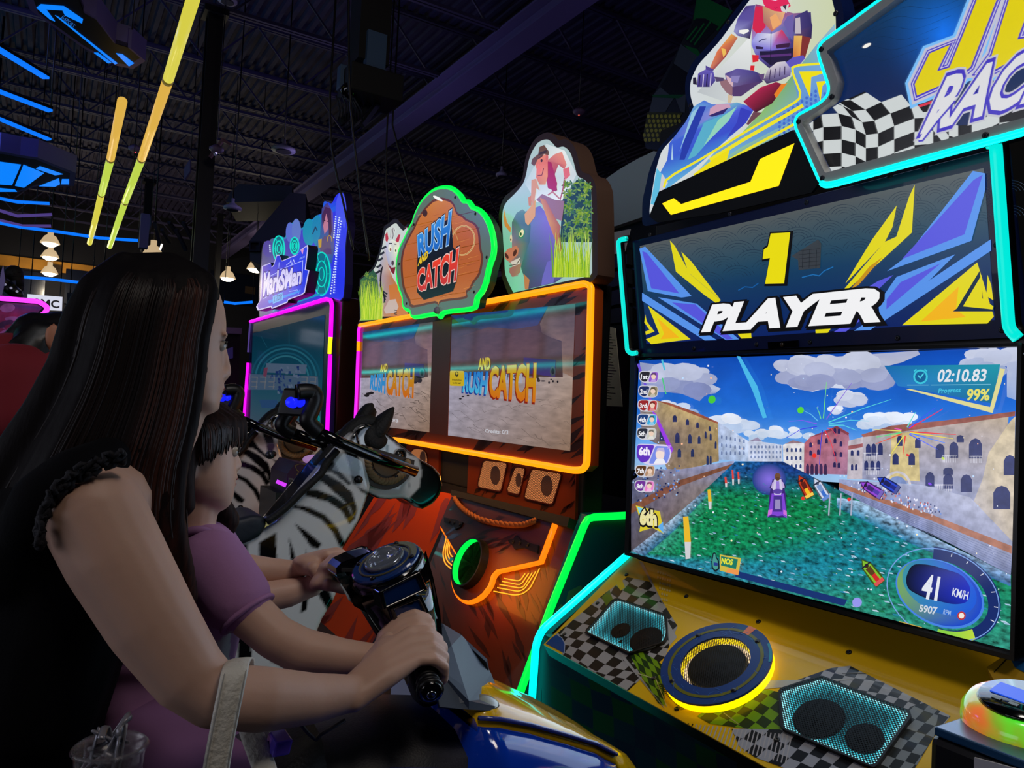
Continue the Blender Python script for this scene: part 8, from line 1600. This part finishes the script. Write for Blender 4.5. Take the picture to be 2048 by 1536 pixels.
red = fuse(m, .007, 'person', SKIN3, None, 6); tag(red, 'person in a dark red T-shirt with black hair, bent forward behind the woman', 'person')
m = MB(); m.chain([PY(34, 775, PYR), PY(-60, 835, PYR), PY(-150, 930, PYR)], [.135, .145, .15]); m.chain([PY(30, 765, PYR - .14), PY(36, 830, PYR - .165)], [.09, .078]); m.chain([PY(30, 775, PYR + .14), PY(44, 840, PYR + .16)], [.08, .07]); fuse(m, .009, 'tshirt', mat('tshirt_dark_red', (112, 10, 26), .85, bump=.05, bscale=120), red, 6)
m = MB(); hp = PY(-160, 960, PYR)
for s_ in (-1, 1): m.chain([hp + V((0, s_ * .09, 0)), V((hp.x + .06, PYR + s_ * .1, .5)), V((hp.x, PYR + s_ * .1, .14))], [.115, .08, .065])
fuse(m, .012, 'trousers', MATS['trousers_dark'], red, 4)
m = MB(); m.ell(PY(100, 690, PYR + .01), (.098, 0, 0), (0, .088, 0), (0, 0, .115), 24, 16); rnd = random.Random(8)
m = MB(); m.ell(PY(124, 694, PYR + .012), (.10, 0, .02), (0, .085, 0), (-.02, 0, .086), 24, 16); m.chain([PY(75, 680, PYR - .03), PY(48, 720, PYR - .07), PY(62, 780, PYR - .1)], [.05, .045, .03]); m.chain([PY(70, 665, PYR), PY(28, 690, PYR), PY(6, 730, PYR)], [.05, .035, .014])
for k in range(26): x = rnd.uniform(60, 120); m.chain([PY(x, 655, PYR - .06), PY(x - 34, 680, PYR - .08), PY(x - 60 - rnd.uniform(0, 24), 712 + rnd.uniform(-12, 24), PYR - .07)], [.008, .007, .004], 8)
fuse(m, .006, 'hair', mat('hair_black_loose', (14, 12, 14), .4), red, 2)
# ---- handbag with white strap, plastic cup
bag = thing('handbag', 'dark handbag hung by a white leather strap over the forearm of the woman', 'handbag', V((.13, .955, .66)))
m = MB(); m.prism([V((x, .895, z)) for x, z in rounded([(-.06, .66), (.32, .66), (.30, .895), (-.04, .895)], .03, 4)], (0, .12, 0)); m.build('body', mat('bag_black', (12, 12, 16), .6, bump=.3, bscale=150), bag, .01)
STRAP = mat('strap_white', (206, 204, 196), .55, bump=.35, bscale=140)
top = V((.0, .0, .0)); P = [PY(424, 1625, .93), PY(432, 1540, .935), PY(448, 1450, .94), PY(460, 1390, .945), PY(469, 1345, .957), PY(474, 1326, .985), PY(480, 1320, 1.015), PY(486, 1330, 1.045), PY(492, 1400, 1.058), PY(502, 1460, 1.056), PY(530, 1540, 1.02), PY(545, 1610, .985)]
o = MB().tube(sp3(P, 4), .0155, 12, flat=(1, .2), up=(1, 0, 0)).build('strap', STRAP, bag)
for s_ in (-1, 1): MB().tube([p + V((s_ * .0125, -.0035, 0)) for p in sp3(P[:6], 4)], .0009, 5).build('stitching', mat('stitch_grey', (150, 148, 142), .8), o)
cc_ = PY(222, 1490, .95); cz = .897; cb = V((cc_.x, .955, cz)); t = thing('plastic_cup', 'clear plastic cup with a crumpled wrapper standing on the dark handbag', 'cup', cb)
CUPM = mat('clear_plastic', (235, 235, 245), .05, trans=.9, alpha=.28, coat=1.0); hh = .1
MB().lathe(cb, (0, 0, 1), [(.024, 0), (.026, .002), (.033, hh * .55), (.037, hh), (.039, hh + .002), (.036, hh + .003), (.0315, hh * .55), (.024, .004), (0, .004)], 28).build('wall', CUPM, t)
MB().lathe(cb, (0, 0, 1), [(.037, hh - .002), (.0405, hh), (.037, hh + .004), (.036, hh)], 28).build('rim', CUPM, t)
rnd = random.Random(3); m = MB()
for k in range(8): m.tube(sp3([cb + V((rnd.uniform(-.025, .02), rnd.uniform(-.02, .02), rnd.uniform(.05, .13))) for _ in range(4)], 4), .004, 6, flat=(1, .4))
m.build('wrapper', mat('wrapper_silver', (130, 130, 140), .3, metal=.3), t); MB().ell(cb + V((-.004, 0, .045)), (.018, 0, 0), (0, .018, 0), (0, 0, .02)).build('lid_insert', mat('insert_red', (120, 20, 40), .4), t)
